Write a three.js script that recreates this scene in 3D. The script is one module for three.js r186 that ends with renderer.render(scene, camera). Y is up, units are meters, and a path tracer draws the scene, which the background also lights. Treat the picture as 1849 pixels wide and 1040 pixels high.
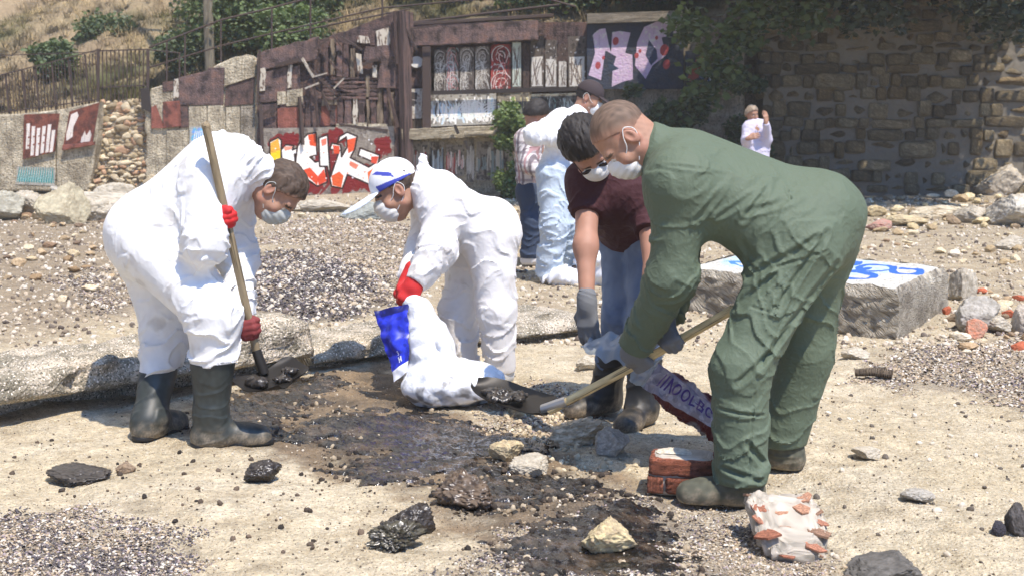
import * as THREE from 'three';
import { Sky } from 'three/addons/objects/Sky.js';
import { mergeGeometries, mergeVertices } from 'three/addons/utils/BufferGeometryUtils.js';
import { createNoise3D } from 'simplex-noise';

// ---------- camera, sky, sun, exposure ----------
const scene = new THREE.Scene();
const CAM_H = 1.4, PITCH = 7.6 * Math.PI / 180, F = 2400, W0 = 1849, H0 = 1040;
const camera = new THREE.PerspectiveCamera(2 * Math.atan(H0 / 2 / F) * 180 / Math.PI, 1024 / 575, 0.1, 900);
camera.position.set(0, CAM_H, 0);
camera.rotation.x = -PITCH;
camera.focus = 5.8; camera.userData.fStop = 6;
scene.add(camera);
const renderer = new THREE.WebGLRenderer({ antialias: true });
renderer.toneMapping = THREE.LinearToneMapping;
renderer.toneMappingExposure = 1.58;
renderer.shadowMap.enabled = true;
const SUN_EL = 62 * Math.PI / 180, SUN_AZ = 33 * Math.PI / 180;
const sunDir = new THREE.Vector3(Math.sin(SUN_AZ) * Math.cos(SUN_EL), Math.sin(SUN_EL), Math.cos(SUN_AZ) * Math.cos(SUN_EL));
const sky = new Sky(); sky.scale.setScalar(800); sky.name = 'sky';
Object.assign(sky.userData, { kind: 'structure', label: 'clear summer daylight sky over the beach' });
const su = sky.material.uniforms;
su.sunPosition.value.copy(sunDir); su.turbidity.value = 7; su.rayleigh.value = 0.4; su.mieCoefficient.value = 0.004;
scene.add(sky);
scene.environmentIntensity = 0.26;
scene.fog = new THREE.FogExp2(0xe6e4dc, 0.002);
const sun = new THREE.DirectionalLight(0xfff0da, 4.25);
sun.position.copy(sunDir).multiplyScalar(40).add(new THREE.Vector3(0, 0, -10));
sun.target.position.set(0, 0, -10); scene.add(sun, sun.target);
sun.castShadow = true; sun.shadow.mapSize.set(4096, 4096);
Object.assign(sun.shadow.camera, { left: -18, right: 18, top: 18, bottom: -18, near: 1, far: 90 });

// ---------- helpers ----------
const V = (x, y, z) => new THREE.Vector3(x, y, z);
function rngOf(seed) { let s = seed >>> 0; return () => { s = (s + 0x6d2b79f5) | 0; let t = Math.imul(s ^ (s >>> 15), 1 | s); t = (t + Math.imul(t ^ (t >>> 7), 61 | t)) ^ t; return ((t ^ (t >>> 14)) >>> 0) / 4294967296; }; }
const noise3 = createNoise3D(rngOf(11));
const clamp = (x, a = 0, b = 1) => Math.min(b, Math.max(a, x));
const lerp = (a, b, t) => a + (b - a) * t;
const sstep = (a, b, x) => { const t = clamp((x - a) / (b - a)); return t * t * (3 - 2 * t); };
const fbm = (x, y, z, o = 4) => { let s = 0, a = 0.5; for (let i = 0; i < o; i++) { s += a * noise3(x, y, z); x = x * 2.03 + 7.1; y = y * 2.03 + 3.7; z = z * 2.03 + 1.3; a *= 0.5; } return s; };
// measured points of the place: a sight line met with the ground, with an upright plane, or at a distance
const cosP = Math.cos(PITCH), sinP = Math.sin(PITCH);
function ray(px, py) { const x = (px - W0 / 2) / F, y = -(py - H0 / 2) / F; return V(x, y * cosP - sinP, -y * sinP - cosP); }
const D = (px, py, d) => ray(px, py).multiplyScalar(d).add(camera.position);
const G = (px, py, h = 0) => { const r = ray(px, py); return r.multiplyScalar((h - CAM_H) / r.y).add(camera.position); };
const Z = (px, py, z) => { const r = ray(px, py); return r.multiplyScalar(z / r.z).add(camera.position); };

const names = new Map();
function numbered(n) { const k = names.get(n) || 0; names.set(n, k + 1); return k ? n + '_' + String(k).padStart(3, '0') : n; }
function tag(o, label, category, group, kind) { o.userData.label = label; if (category) o.userData.category = category; if (group) o.userData.group = group; if (kind) o.userData.kind = kind; return o; }
function thing(name, label, category, pos = V(0, 0, 0), group) { const o = new THREE.Group(); o.name = numbered(name); o.position.copy(pos); scene.add(o); return tag(o, label, category, group); }
function mesh(name, geo, mat, parent = scene) { const m = new THREE.Mesh(geo, mat); m.name = parent === scene ? numbered(name) : name; m.castShadow = m.receiveShadow = true; parent.add(m); return m; }
function struct(name, geo, mat, label) { const m = mesh(name, geo, mat); m.userData.kind = 'structure'; if (label) m.userData.label = label; return m; }
// a piece modelled in place, put under a group that stands at its own base
function placed(name, geo, mat, parent) { geo.translate(-parent.position.x, -parent.position.y, -parent.position.z); return mesh(name, geo, mat, parent); }
const lin = (hex) => new THREE.Color(hex);           // sRGB hex -> linear colour
const std = (color, roughness = 0.9, extra = {}) => new THREE.MeshStandardMaterial({ color, roughness, ...extra });

// ---------- textures ----------
function tex(w, h, fn, srgb = true) {
  const d = new Uint8Array(w * h * 4);
  for (let j = 0; j < h; j++) for (let i = 0; i < w; i++) { const c = fn(i / w, j / h), o = (j * w + i) * 4; for (let k = 0; k < 3; k++) d[o + k] = clamp(c[k]) * 255; d[o + 3] = 255; }
  const t = new THREE.DataTexture(d, w, h); t.wrapS = t.wrapT = THREE.MirroredRepeatWrapping; t.magFilter = t.minFilter = THREE.LinearFilter;
  if (srgb) t.colorSpace = THREE.SRGBColorSpace; t.needsUpdate = true; return t;
}
function rep(t, sx, sy = sx) { const c = t.clone(); c.repeat.set(sx, sy); c.needsUpdate = true; return c; }
const mixc = (a, b, t) => [lerp(a[0], b[0], t), lerp(a[1], b[1], t), lerp(a[2], b[2], t)];
const rgb = (r, g, b) => [r / 255, g / 255, b / 255];
const T = {};
T.grain = tex(512, 512, (u, v) => { const n = 0.5 + 0.45 * fbm(u * 24, v * 24, 3, 5) + 0.25 * fbm(u * 6, v * 6, 9, 3); return [n, n, n]; }, false);
T.speck = tex(1024, 1024, (u, v) => {
  let n = 0.86 + 0.14 * fbm(u * 40, v * 40, 1, 4) + 0.1 * fbm(u * 9, v * 9, 5, 3); const s = noise3(u * 95, v * 95, 4), s2 = noise3(u * 60, v * 60, 14);
  let c = [n, n * 0.985, n * 0.965]; if (s > 0.72) c = mixc(c, [0.36, 0.32, 0.3], sstep(0.72, 0.86, s)); if (s2 > 0.76) c = mixc(c, [1, 1, 0.97], sstep(0.76, 0.84, s2)); return c;
});
T.rust = tex(512, 512, (u, v) => {
  const st = fbm(u * 26, v * 2.2, 2, 4), b = fbm(u * 5, v * 5, 7, 5), f = fbm(u * 40, v * 40, 1, 3); let c = mixc(rgb(78, 64, 62), rgb(120, 98, 92), clamp(0.5 + b * 0.9 + st * 0.5));
  c = mixc(c, rgb(118, 84, 70), sstep(0.12, 0.5, b + f * 0.3) * 0.5); c = mixc(c, rgb(38, 30, 29), sstep(0.15, 0.6, -b + st * 0.4) * 0.7); const k = 1 + f * 0.25; return c.map((x) => x * k);
});
T.redrust = tex(512, 512, (u, v) => { const st = fbm(u * 22, v * 2, 12, 4), b = fbm(u * 5, v * 5, 17, 5); let c = mixc(rgb(112, 66, 56), rgb(146, 88, 74), clamp(0.5 + b + st * 0.4)); c = mixc(c, rgb(78, 48, 42), sstep(0.1, 0.5, -b + st * 0.5) * 0.8); return c; });
T.concrete = tex(1024, 1024, (u, v) => {
  const b = fbm(u * 5, v * 5, 21, 6), st = fbm(u * 30, v * 2.5, 25, 3), f = fbm(u * 60, v * 60, 22, 3); let c = mixc(rgb(138, 130, 116), rgb(206, 198, 180), clamp(0.5 + b * 0.9));
  c = mixc(c, rgb(120, 112, 96), sstep(0.1, 0.5, st) * 0.5); c = mixc(c, rgb(84, 80, 74), sstep(0.3, 0.55, noise3(u * 34, v * 34, 2) * 0.6 + f * 0.5) * 0.75); const k = 1 + f * 0.22; return c.map((x) => x * k);
});
T.shore = tex(1024, 1024, (u, v) => {   // weedy, shelly old concrete near the waterline
  const b = fbm(u * 6, v * 6, 31, 6), f = fbm(u * 70, v * 70, 32, 3), g = fbm(u * 3, v * 3, 38, 3); let c = mixc(rgb(122, 120, 106), rgb(196, 190, 174), clamp(0.5 + b + f * 0.9));
  c = mixc(c, rgb(120, 118, 102), sstep(-0.05, 0.5, g + f * 0.4) * 0.6); const s = noise3(u * 90, v * 90, 6); c = mixc(c, rgb(70, 70, 60), sstep(0.45, 0.7, s) * 0.8); c = mixc(c, rgb(236, 232, 220), sstep(0.5, 0.75, noise3(u * 80, v * 80, 16)) * 0.9); return c;
});
T.plank = tex(256, 512, (u, v) => { const g = fbm(u * 30, v * 1.6, 41, 4), b = fbm(u * 3, v * 4, 42, 3); let c = mixc(rgb(86, 74, 62), rgb(150, 134, 112), clamp(0.5 + g * 0.9 + b * 0.4)); return mixc(c, rgb(50, 42, 38), sstep(0.3, 0.6, noise3(u * 26, v * 2.4, 6)) * 0.7); });
T.paintwood = tex(256, 512, (u, v) => { const g = fbm(u * 14, v * 4, 51, 5), b = fbm(u * 4, v * 5, 52, 4); return mixc(rgb(196, 188, 172), rgb(96, 78, 66), sstep(0.02, 0.3, g + b * 0.5)); });
T.stone = tex(512, 512, (u, v) => { const b = fbm(u * 5, v * 5, 61, 6), f = fbm(u * 40, v * 40, 62, 3); let c = mixc([0.72, 0.7, 0.66], [1, 0.98, 0.94], clamp(0.5 + b + f * 0.4)); return mixc(c, [0.42, 0.4, 0.36], sstep(0.3, 0.6, noise3(u * 22, v * 22, 8) * 0.7 + f * 0.4) * 0.7); });
T.crease = tex(512, 512, (u, v) => { const w = 0.25 * fbm(u * 5, v * 5, 81, 2); const a = Math.abs(noise3(u * 7 + w, v * 5.5, 82)), b = Math.abs(noise3(u * 13, v * 15 + w, 83)), c = Math.abs(noise3(u * 30 + w, v * 26, 84)), d = noise3(u * 110, v * 110, 85); const h = Math.min(1, a * 1.6) * 0.5 + Math.min(1, b * 1.7) * 0.28 + Math.min(1, c * 1.6) * 0.15 + 0.03 * d; return [h, h, h]; }, false);
// texture coordinates in metres for a modelled body: each face takes the plane it lies nearest to
function boxUV(geo) {
  const g = geo.index ? geo.toNonIndexed() : geo, P = g.attributes.position, N = g.attributes.normal, uv = new Float32Array(P.count * 2);
  for (let i = 0; i < P.count; i += 3) { let x = 0, y = 0, z = 0; for (let k = 0; k < 3; k++) { x += N.getX(i + k); y += N.getY(i + k); z += N.getZ(i + k); } x = Math.abs(x); y = Math.abs(y); z = Math.abs(z); for (let k = 0; k < 3; k++) { const a = P.getX(i + k), b = P.getY(i + k), c = P.getZ(i + k); uv.set(z >= x && z >= y ? [a, b] : x >= y ? [c, b] : [a, c], (i + k) * 2); } }
  g.setAttribute('uv', new THREE.BufferAttribute(uv, 2)); return g;
}
function canvasTex(w, h, draw) { const c = document.createElement('canvas'); c.width = w; c.height = h; const g = c.getContext('2d'); draw(g, w, h); const t = new THREE.CanvasTexture(c); t.colorSpace = THREE.SRGBColorSpace; t.wrapS = t.wrapT = THREE.ClampToEdgeWrapping; return t; }
// ---------- ground ----------
const ptIn = (poly, x, y) => { let c = false; for (let i = 0, j = poly.length - 1; i < poly.length; j = i++) { const [a, b] = poly[i], [e, f] = poly[j]; if ((b > y) !== (f > y) && x < ((e - a) * (y - b)) / (f - b) + a) c = !c; } return c; };
const groundPoly = (px) => px.map(([x, y]) => { const p = G(x, y); return [p.x, p.z]; });
// signed nearness to a polygon's edge: > 0 inside
function polyDepth(poly, x, z) { let m = 1e9; for (let i = 0, j = poly.length - 1; i < poly.length; j = i++) { const [a, b] = poly[i], [e, f] = poly[j]; const dx = e - a, dz = f - b, t = clamp(((x - a) * dx + (z - b) * dz) / (dx * dx + dz * dz)); m = Math.min(m, Math.hypot(x - a - dx * t, z - b - dz * t)); } return ptIn(poly, x, z) ? m : -m; }
const OIL = [
  groundPoly([[500, 792], [560, 760], [640, 735], [700, 742], [745, 735], [830, 752], [930, 775], [1010, 800], [985, 822], [900, 835], [890, 868], [860, 900], [800, 870], [730, 872], [660, 880], [640, 862], [570, 848], [600, 832], [650, 822], [690, 812], [600, 806]]),
  groundPoly([[800, 870], [870, 850], [985, 852], [1080, 862], [1110, 890], [1010, 905], [930, 915], [840, 918], [800, 900]]),
  groundPoly([[860, 985], [960, 940], [1060, 905], [1150, 895], [1215, 925], [1225, 985], [1250, 1040], [1150, 1060], [960, 1050], [900, 1010]]),
  groundPoly([[330, 772], [400, 722], [500, 690], [590, 676], [640, 690], [560, 730], [510, 775], [430, 800]]),
];
const SHELL = [   // banks of mussel shell and dark gravel
  { poly: groundPoly([[420, 490], [470, 462], [540, 448], [620, 470], [690, 520], [700, 560], [640, 585], [520, 590], [440, 560]]), n: 20000, r: 0.013, dark: 0.78 },
  { poly: groundPoly([[440, 440], [520, 395], [700, 385], [760, 420], [730, 560], [690, 560], [620, 480], [540, 445]]), n: 13000, r: 0.014, dark: 0.12 },
  { poly: groundPoly([[-60, 960], [60, 925], [180, 925], [300, 965], [345, 1010], [380, 1080], [-60, 1080]]), n: 15000, r: 0.0065, dark: 0.55 },
  { poly: groundPoly([[860, 1010], [960, 945], [1080, 900], [1170, 890], [1215, 930], [1250, 1060], [850, 1070]]), n: 9000, r: 0.006, dark: 0.5 },
  { poly: groundPoly([[1560, 690], [1600, 640], [1700, 615], [1880, 600], [1880, 740], [1740, 705], [1640, 700]]), n: 9000, r: 0.01, dark: 0.22 },
  { poly: groundPoly([[1200, 930], [1300, 905], [1420, 940], [1500, 1000], [1560, 1060], [1240, 1060]]), n: 5000, r: 0.006, dark: 0.2 },
  { poly: groundPoly([[180, 480], [240, 560], [190, 570], [120, 540], [100, 500]]), n: 2500, r: 0.012, dark: 0.3 },
  { poly: groundPoly([[880, 720], [990, 700], [1080, 760], [1060, 800], [960, 800], [870, 770]]), n: 3500, r: 0.008, dark: 0.1 },
];
const bank = (x, z) => Math.exp(-(((x + 1.45) / 0.9) ** 2) - (((z + 10.2) / 1.3) ** 2)) * 0.1;
function gh(x, z) {
  const d = Math.hypot(x, z), far = sstep(16, 22, d);
  let h = 0.02 * noise3(x * 0.9, z * 0.9, 2) + 0.012 * noise3(x * 2.6, z * 2.6, 4) * (1 - far) + bank(x, z) + 0.03 * far * noise3(x * 0.5, z * 0.5, 9);
  if (d < 13) { const q = noise3(x * 9, z * 9, 6); h += 0.0045 * noise3(x * 11, z * 7, 3) + 0.003 * noise3(x * 27, z * 27, 5) - 0.01 * sstep(0.55, 0.9, q) * 0.8; }
  return h - 0.004;
}
const SAND = lin(0xccc0a5), SANDW = lin(0xb5a78b), EARTH = lin(0xa59781), PALE = lin(0xdad0b9), WET = lin(0x7d684d);
const col3 = (c) => [c.r, c.g, c.b];
const RUB = groundPoly([[-60, 395], [200, 380], [240, 440], [230, 560], [120, 600], [-60, 640]]), RIGHTB = groundPoly([[1560, 420], [1900, 430], [1900, 600], [1740, 600], [1560, 560]]);
const STAIN = groundPoly([[420, 800], [300, 790], [400, 715], [560, 675], [720, 652], [780, 700], [850, 745], [900, 770], [1000, 820], [1130, 860], [1160, 900], [1100, 960], [880, 980], [820, 950], [760, 900], [600, 850]]);
const DRAG = groundPoly([[1000, 830], [1160, 850], [1200, 900], [1140, 920], [1010, 880]]);
function groundColour(x, z) {
  const n = fbm(x * 0.8, z * 0.8, 71, 4), m = fbm(x * 4, z * 4, 72, 4), f = noise3(x * 16, z * 16, 73);
  let c = mixc(col3(SAND), col3(PALE), clamp(0.45 + n * 1.1)); c = mixc(c, col3(SANDW), sstep(0.0, 0.45, m + n * 0.5) * 0.55); c = c.map((v) => v * (1 + 0.07 * f));
  const farE = sstep(-8.2, -9.5, z); c = mixc(c, mixc(col3(EARTH), col3(SAND), clamp(0.35 + m * 1.2)), farE * 0.75);
  if (z < -6) { const r = polyDepth(RUB, x, z); c = mixc(c, mixc(col3(EARTH), [0.2, 0.155, 0.115], clamp(0.4 + m)), sstep(-0.3, 0.4, r) * 0.75); }
  if (z > -8) { let s = polyDepth(STAIN, x, z); c = mixc(c, mixc([0.085, 0.06, 0.04], [0.26, 0.19, 0.12], clamp(0.5 + m * 1.4)), sstep(-0.08, 0.14, s + m * 0.2) * 0.9); s = polyDepth(DRAG, x, z); }
  for (const S of SHELL) { const d = polyDepth(S.poly, x, z); if (d > -0.4) c = mixc(c, mixc([0.34, 0.29, 0.23], [0.09, 0.075, 0.07], S.dark * 1.3), sstep(-0.14, 0.16, d + m * 0.2) * 0.7); }
  return c;
}
{
  const xs = [], zs = []; for (let x = -4; x <= 4.0001; x += 0.02) xs.push(x); { let s = 0.03, x = 4; const e = []; while (x < 220) { x += s; s *= 1.13; e.push(x); } xs.unshift(...e.map((v) => -v).reverse()); xs.push(...e); }
  { let z = -3.3, s = 0.014; while (z > -26) { zs.push(z); z -= s; s = Math.max(0.014, -z * 0.0042); } let q = 0.5; while (z > -60) { zs.push(z); z -= q; q *= 1.3; } const e = []; z = -3.3; q = 0.05; while (z < 200) { z += q; q *= 1.5; e.push(z); } zs.unshift(...e.reverse()); }
  const nx = xs.length, nzr = zs.length, pos = new Float32Array(nx * nzr * 3), col = new Float32Array(nx * nzr * 3), uv = new Float32Array(nx * nzr * 2), idx = [];
  for (let j = 0; j < nzr; j++) for (let i = 0; i < nx; i++) { const o = j * nx + i, x = xs[i], z = zs[j]; pos.set([x, gh(x, z), z], o * 3); col.set(groundColour(x, z), o * 3); uv.set([x, z], o * 2); if (i < nx - 1 && j < nzr - 1) idx.push(o, o + 1, o + nx + 1, o, o + nx + 1, o + nx); }
  const g = new THREE.BufferGeometry(); g.setAttribute('position', new THREE.BufferAttribute(pos, 3)); g.setAttribute('color', new THREE.BufferAttribute(col, 3)); g.setAttribute('uv', new THREE.BufferAttribute(uv, 2)); g.setIndex(idx); g.computeVertexNormals();
  struct('ground', g, std(0xffffff, 0.95, { vertexColors: true, map: rep(T.speck, 0.83), bumpMap: rep(T.grain, 2.1), bumpScale: 0.012 }), 'pale sandy beach strewn with shell, gravel and stones');
}
// ---------- oil ----------
function oilSheet(poly, seed, cell, rag = 1) {
  let x0 = 1e9, x1 = -1e9, z0 = 1e9, z1 = -1e9; for (const [x, z] of poly) { x0 = Math.min(x0, x); x1 = Math.max(x1, x); z0 = Math.min(z0, z); z1 = Math.max(z1, z); }
  x0 -= 0.12; x1 += 0.12; z0 -= 0.12; z1 += 0.12; const nx = Math.ceil((x1 - x0) / cell), nz = Math.ceil((z1 - z0) / cell), val = [], pos = [], idx = [], uv = [], col = [];
  const f = (x, z) => polyDepth(poly, x, z) + rag * (0.12 * fbm(x * 6, z * 11, seed, 5) + 0.06 * noise3(x * 5, z * 14, seed + 4) + 0.04 * noise3(x * 26, z * 40, seed + 8) - 0.1 * sstep(0.22, 0.6, noise3(x * 5 + seed, z * 9, 61))) - 0.006;
  for (let j = 0; j <= nz; j++) for (let i = 0; i <= nx; i++) { const x = x0 + i * cell, z = z0 + j * cell, v = f(x, z); val.push(v); pos.push(x, gh(x, z) - 0.005 + 0.0105 * sstep(-0.004, 0.035, v) + 0.008 * sstep(0.02, 0.07, v) * (0.5 + 0.5 * noise3(x * 22, z * 30, seed)) + 0.005 * noise3(x * 50, z * 60, seed + 9) * sstep(0.03, 0.06, v), z); uv.push(x, z); const q = clamp(0.5 + fbm(x * 6, z * 9, seed + 20, 4) * 1.4); col.push(...mixc([0.008, 0.0065, 0.0055], [0.075, 0.052, 0.034], q * q * q)); }
  const W = nx + 1; for (let j = 0; j < nz; j++) for (let i = 0; i < nx; i++) { const a = j * W + i; if (val[a] + val[a + 1] + val[a + W] + val[a + W + 1] > 0) { if (Math.min(val[a], val[a + W + 1]) > -0.05) idx.push(a, a + W, a + W + 1, a, a + W + 1, a + 1); } }
  let g = new THREE.BufferGeometry(); g.setAttribute('position', new THREE.Float32BufferAttribute(pos, 3)); g.setAttribute('uv', new THREE.Float32BufferAttribute(uv, 2)); g.setAttribute('color', new THREE.Float32BufferAttribute(col, 3)); g.setIndex(idx); g = g.toNonIndexed(); g = mergeVertices(g); g.computeVertexNormals(); return g;
}
const mOil = new THREE.MeshPhysicalMaterial({ vertexColors: true, roughness: 0.3, roughnessMap: rep(T.grain, 3), bumpMap: rep(T.grain, 2.2), bumpScale: 0.007, clearcoat: 0.6, clearcoatRoughness: 0.14 });
[['large ragged black oil slick on the sand in the middle of the work party', 3], ['brown-black oil patch in front of the yellowish stones', 13], ['dark oily patch around the yellow stone at the near edge', 23], ['dark oil pool under the raised blade by the concrete slab', 33]].forEach(([label, seed], i) => tag(mesh('oil_slick', oilSheet(OIL[i], seed, 0.011), mOil), label, 'oil slick'));

// ---------- rocks ----------
function rockGeo(seed, sx, sy, sz, o = {}) {
  const r = rngOf(seed * 7919 + 5); let g = new THREE.IcosahedronGeometry(1, o.detail ?? 20); g.deleteAttribute('uv'); g.deleteAttribute('normal'); g = mergeVertices(g, 1e-4);
  const P = g.attributes.position, planes = []; for (let i = 0; i < (o.cuts ?? 9); i++) { const n = V(r() * 2 - 1, r() * 2 - 1, r() * 2 - 1).normalize(); planes.push([n, 0.5 + r() * 0.32]); }
  const v = V(), col = new Float32Array(P.count * 3), c0 = o.c0 || [0.42, 0.38, 0.31], c1 = o.c1 || [0.25, 0.22, 0.18], spots = o.spots, uv = new Float32Array(P.count * 2);
  for (let i = 0; i < P.count; i++) {
    v.fromBufferAttribute(P, i); for (const [n, c] of planes) { const d = v.dot(n) - c; if (d > 0) v.addScaledVector(n, -d * 0.92); }
    const rough = o.rough ?? 0.07; const k = 1 + rough * 1.6 * fbm(v.x * 2.2 + seed, v.y * 2.2, v.z * 2.2, 4) + rough * 0.7 * noise3(v.x * 8, v.y * 8 + seed, v.z * 8) + rough * 0.4 * noise3(v.x * 18, v.y * 18 + seed, v.z * 18) + rough * 0.2 * noise3(v.x * 40, v.y * 40 + seed, v.z * 40); v.multiplyScalar(k);
    const m = clamp(0.5 + 1.2 * fbm(v.x * 2.5 + seed, v.y * 2.5 + 4, v.z * 2.5, 4)); let c = mixc(c0, c1, m); c = mul3b(c, 1 + 0.25 * noise3(v.x * 14, v.y * 14, v.z * 14 + seed));
    if (spots) { const s = spots(v, seed); if (s) c = s; }
    col.set(c, i * 3); uv.set([v.x * sx + v.y * sy * 0.5, v.z * sz + v.y * sy * 0.8], i * 2); P.setXYZ(i, v.x * sx, v.y * sy, v.z * sz);
  }
  g.setAttribute('color', new THREE.BufferAttribute(col, 3)); g.setAttribute('uv', new THREE.BufferAttribute(uv, 2)); g.computeVertexNormals(); return g;
}
function mul3b(c, k) { return [c[0] * k, c[1] * k, c[2] * k]; }
const mRock = std(0xffffff, 0.92, { vertexColors: true, roughness: 0.92 }), mTar = new THREE.MeshPhysicalMaterial({ vertexColors: true, roughness: 0.4, clearcoat: 0.3, clearcoatRoughness: 0.25 });
// a rock that covers a known width and height, standing at a known ground point
function rockAt(px, py, wpx, hpx, seed, label, o = {}) {
  const b = G(px, py), d = -ray(px, py).z === 0 ? 1 : (b.z / ray(px, py).z), s = d / F, w = wpx * s / 2 * (o.dark ? 1 : 1), h = hpx * s / 2; const depth = (o.depth ?? 0.85) * w;
  const m = mesh(o.name || 'rock', rockGeo(seed, w * 1.28, h * 1.25, depth * 1.2, o), o.mat || (o.dark ? mTar : mRock)); m.position.set(b.x, gh(b.x, b.z) + h * 0.72 - (o.sink ?? 0) * h, b.z - depth * 0.45); m.rotation.y = o.turn ?? (seed % 7) * 0.25 - 0.7; if (o.tilt) m.rotation.z = o.tilt;
  return tag(m, label, o.category || 'rock', o.group);
}

// ---------- the old concrete slabs along the shore ----------
function slabGeo(A, B, wid, h, seed, o = {}) {   // A, B: front foot points; the slab lies behind that line
  const along = B.clone().sub(A), L = along.length(), u = along.clone().normalize(), back = V(u.z, 0, -u.x); if (back.z > 0) back.negate();
  const prof = o.prof || [[0.3, -0.06], [0.28, 0.06], [0.03, 0.1], [0, 0.125], [0.004, h * 0.82], [0.025, h * 0.96], [0.08, h], [wid * 0.5, h * 1.0], [wid * 0.85, h * 0.93], [wid, h * 0.8], [wid + 0.03, -0.08]];
  const pts = []; for (let i = 0; i < prof.length - 1; i++) { const [a, b] = prof[i], [c, e] = prof[i + 1], n = Math.max(1, Math.ceil(Math.hypot(c - a, e - b) / 0.03)); for (let k = 0; k < n; k++) pts.push([lerp(a, c, k / n), lerp(b, e, k / n)]); } pts.push(prof[prof.length - 1]);
  const n = Math.ceil(L / 0.03), pos = [], idx = [], uv = [], m = pts.length;
  for (let i = 0; i <= n; i++) { const t = i / n, endR = Math.min(t, 1 - t) * L, rnd = 1 - Math.exp(-endR / 0.06); let acc = 0; for (let j = 0; j < m; j++) { const [q, y] = pts[j]; if (j) acc += Math.hypot(q - pts[j - 1][0], y - pts[j - 1][1]); const p = A.clone().addScaledVector(u, t * L).addScaledVector(back, wid / 2 + (q - wid / 2) * (0.9 + 0.1 * rnd)); p.y = y * (0.8 + 0.2 * rnd) + gh(p.x, p.z) * 0; const dn = 0.022 * fbm(p.x * 4 + seed, y * 4, p.z * 4, 5) - 0.035 * sstep(0.25, 0.5, noise3(p.x * 3, y * 5, p.z * 3 + seed * 2)) + 0.009 * noise3(p.x * 22, y * 22 + seed, p.z * 22) + 0.018 * noise3(p.x * 2, y * 3, p.z * 2 + seed); const nrm = j < m * 0.4 ? -1 : 0; p.addScaledVector(back, nrm * dn); p.y += (nrm ? 0.3 : 1) * dn; pos.push(p.x, p.y, p.z); uv.push(t * L, acc); } }
  for (let i = 0; i < n; i++) for (let j = 0; j < m - 1; j++) { const a = i * m + j; idx.push(a, a + m, a + m + 1, a, a + m + 1, a + 1); }
  for (const e of [0, n]) { const c = pos.length / 3, b = A.clone().addScaledVector(u, e / n * L).addScaledVector(back, wid / 2); pos.push(b.x, h * 0.45, b.z); uv.push(0, 0); for (let j = 0; j < m - 1; j++) e ? idx.push(c, e * m + j + 1, e * m + j) : idx.push(c, j, j + 1); }
  const g = new THREE.BufferGeometry(); g.setAttribute('position', new THREE.Float32BufferAttribute(pos, 3)); g.setAttribute('uv', new THREE.Float32BufferAttribute(uv, 2)); g.setIndex(idx); g.computeVertexNormals(); return g;
}
const mShore = std(new THREE.Color(1.02, 0.95, 0.92), 0.93, { map: rep(T.shore, 0.7), bumpMap: rep(T.grain, 1.6), bumpScale: 0.012, side: THREE.DoubleSide });
tag(mesh('concrete_slab', slabGeo(G(-260, 818), G(428, 702), 0.74, 0.24, 4), mShore), 'long weedy grey concrete slab lying in the sand at left', 'slab');
tag(mesh('concrete_slab', slabGeo(G(425, 702), G(572, 676), 0.78, 0.33, 9), mShore), 'blunt higher end block of the weedy concrete slab, by the shovel blade', 'slab');
tag(mesh('concrete_slab', slabGeo(G(570, 672), G(1075, 606), 0.7, 0.2, 14, { prof: [[0.12, -0.06], [0.1, 0.02], [0, 0.05], [0.01, 0.09], [0.05, 0.13], [0.14, 0.15], [0.35, 0.15], [0.6, 0.13], [0.9, 0.07], [1.25, -0.05]] }), mShore), 'low pale concrete slab half sunk in sand behind the white sack', 'slab');
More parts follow.
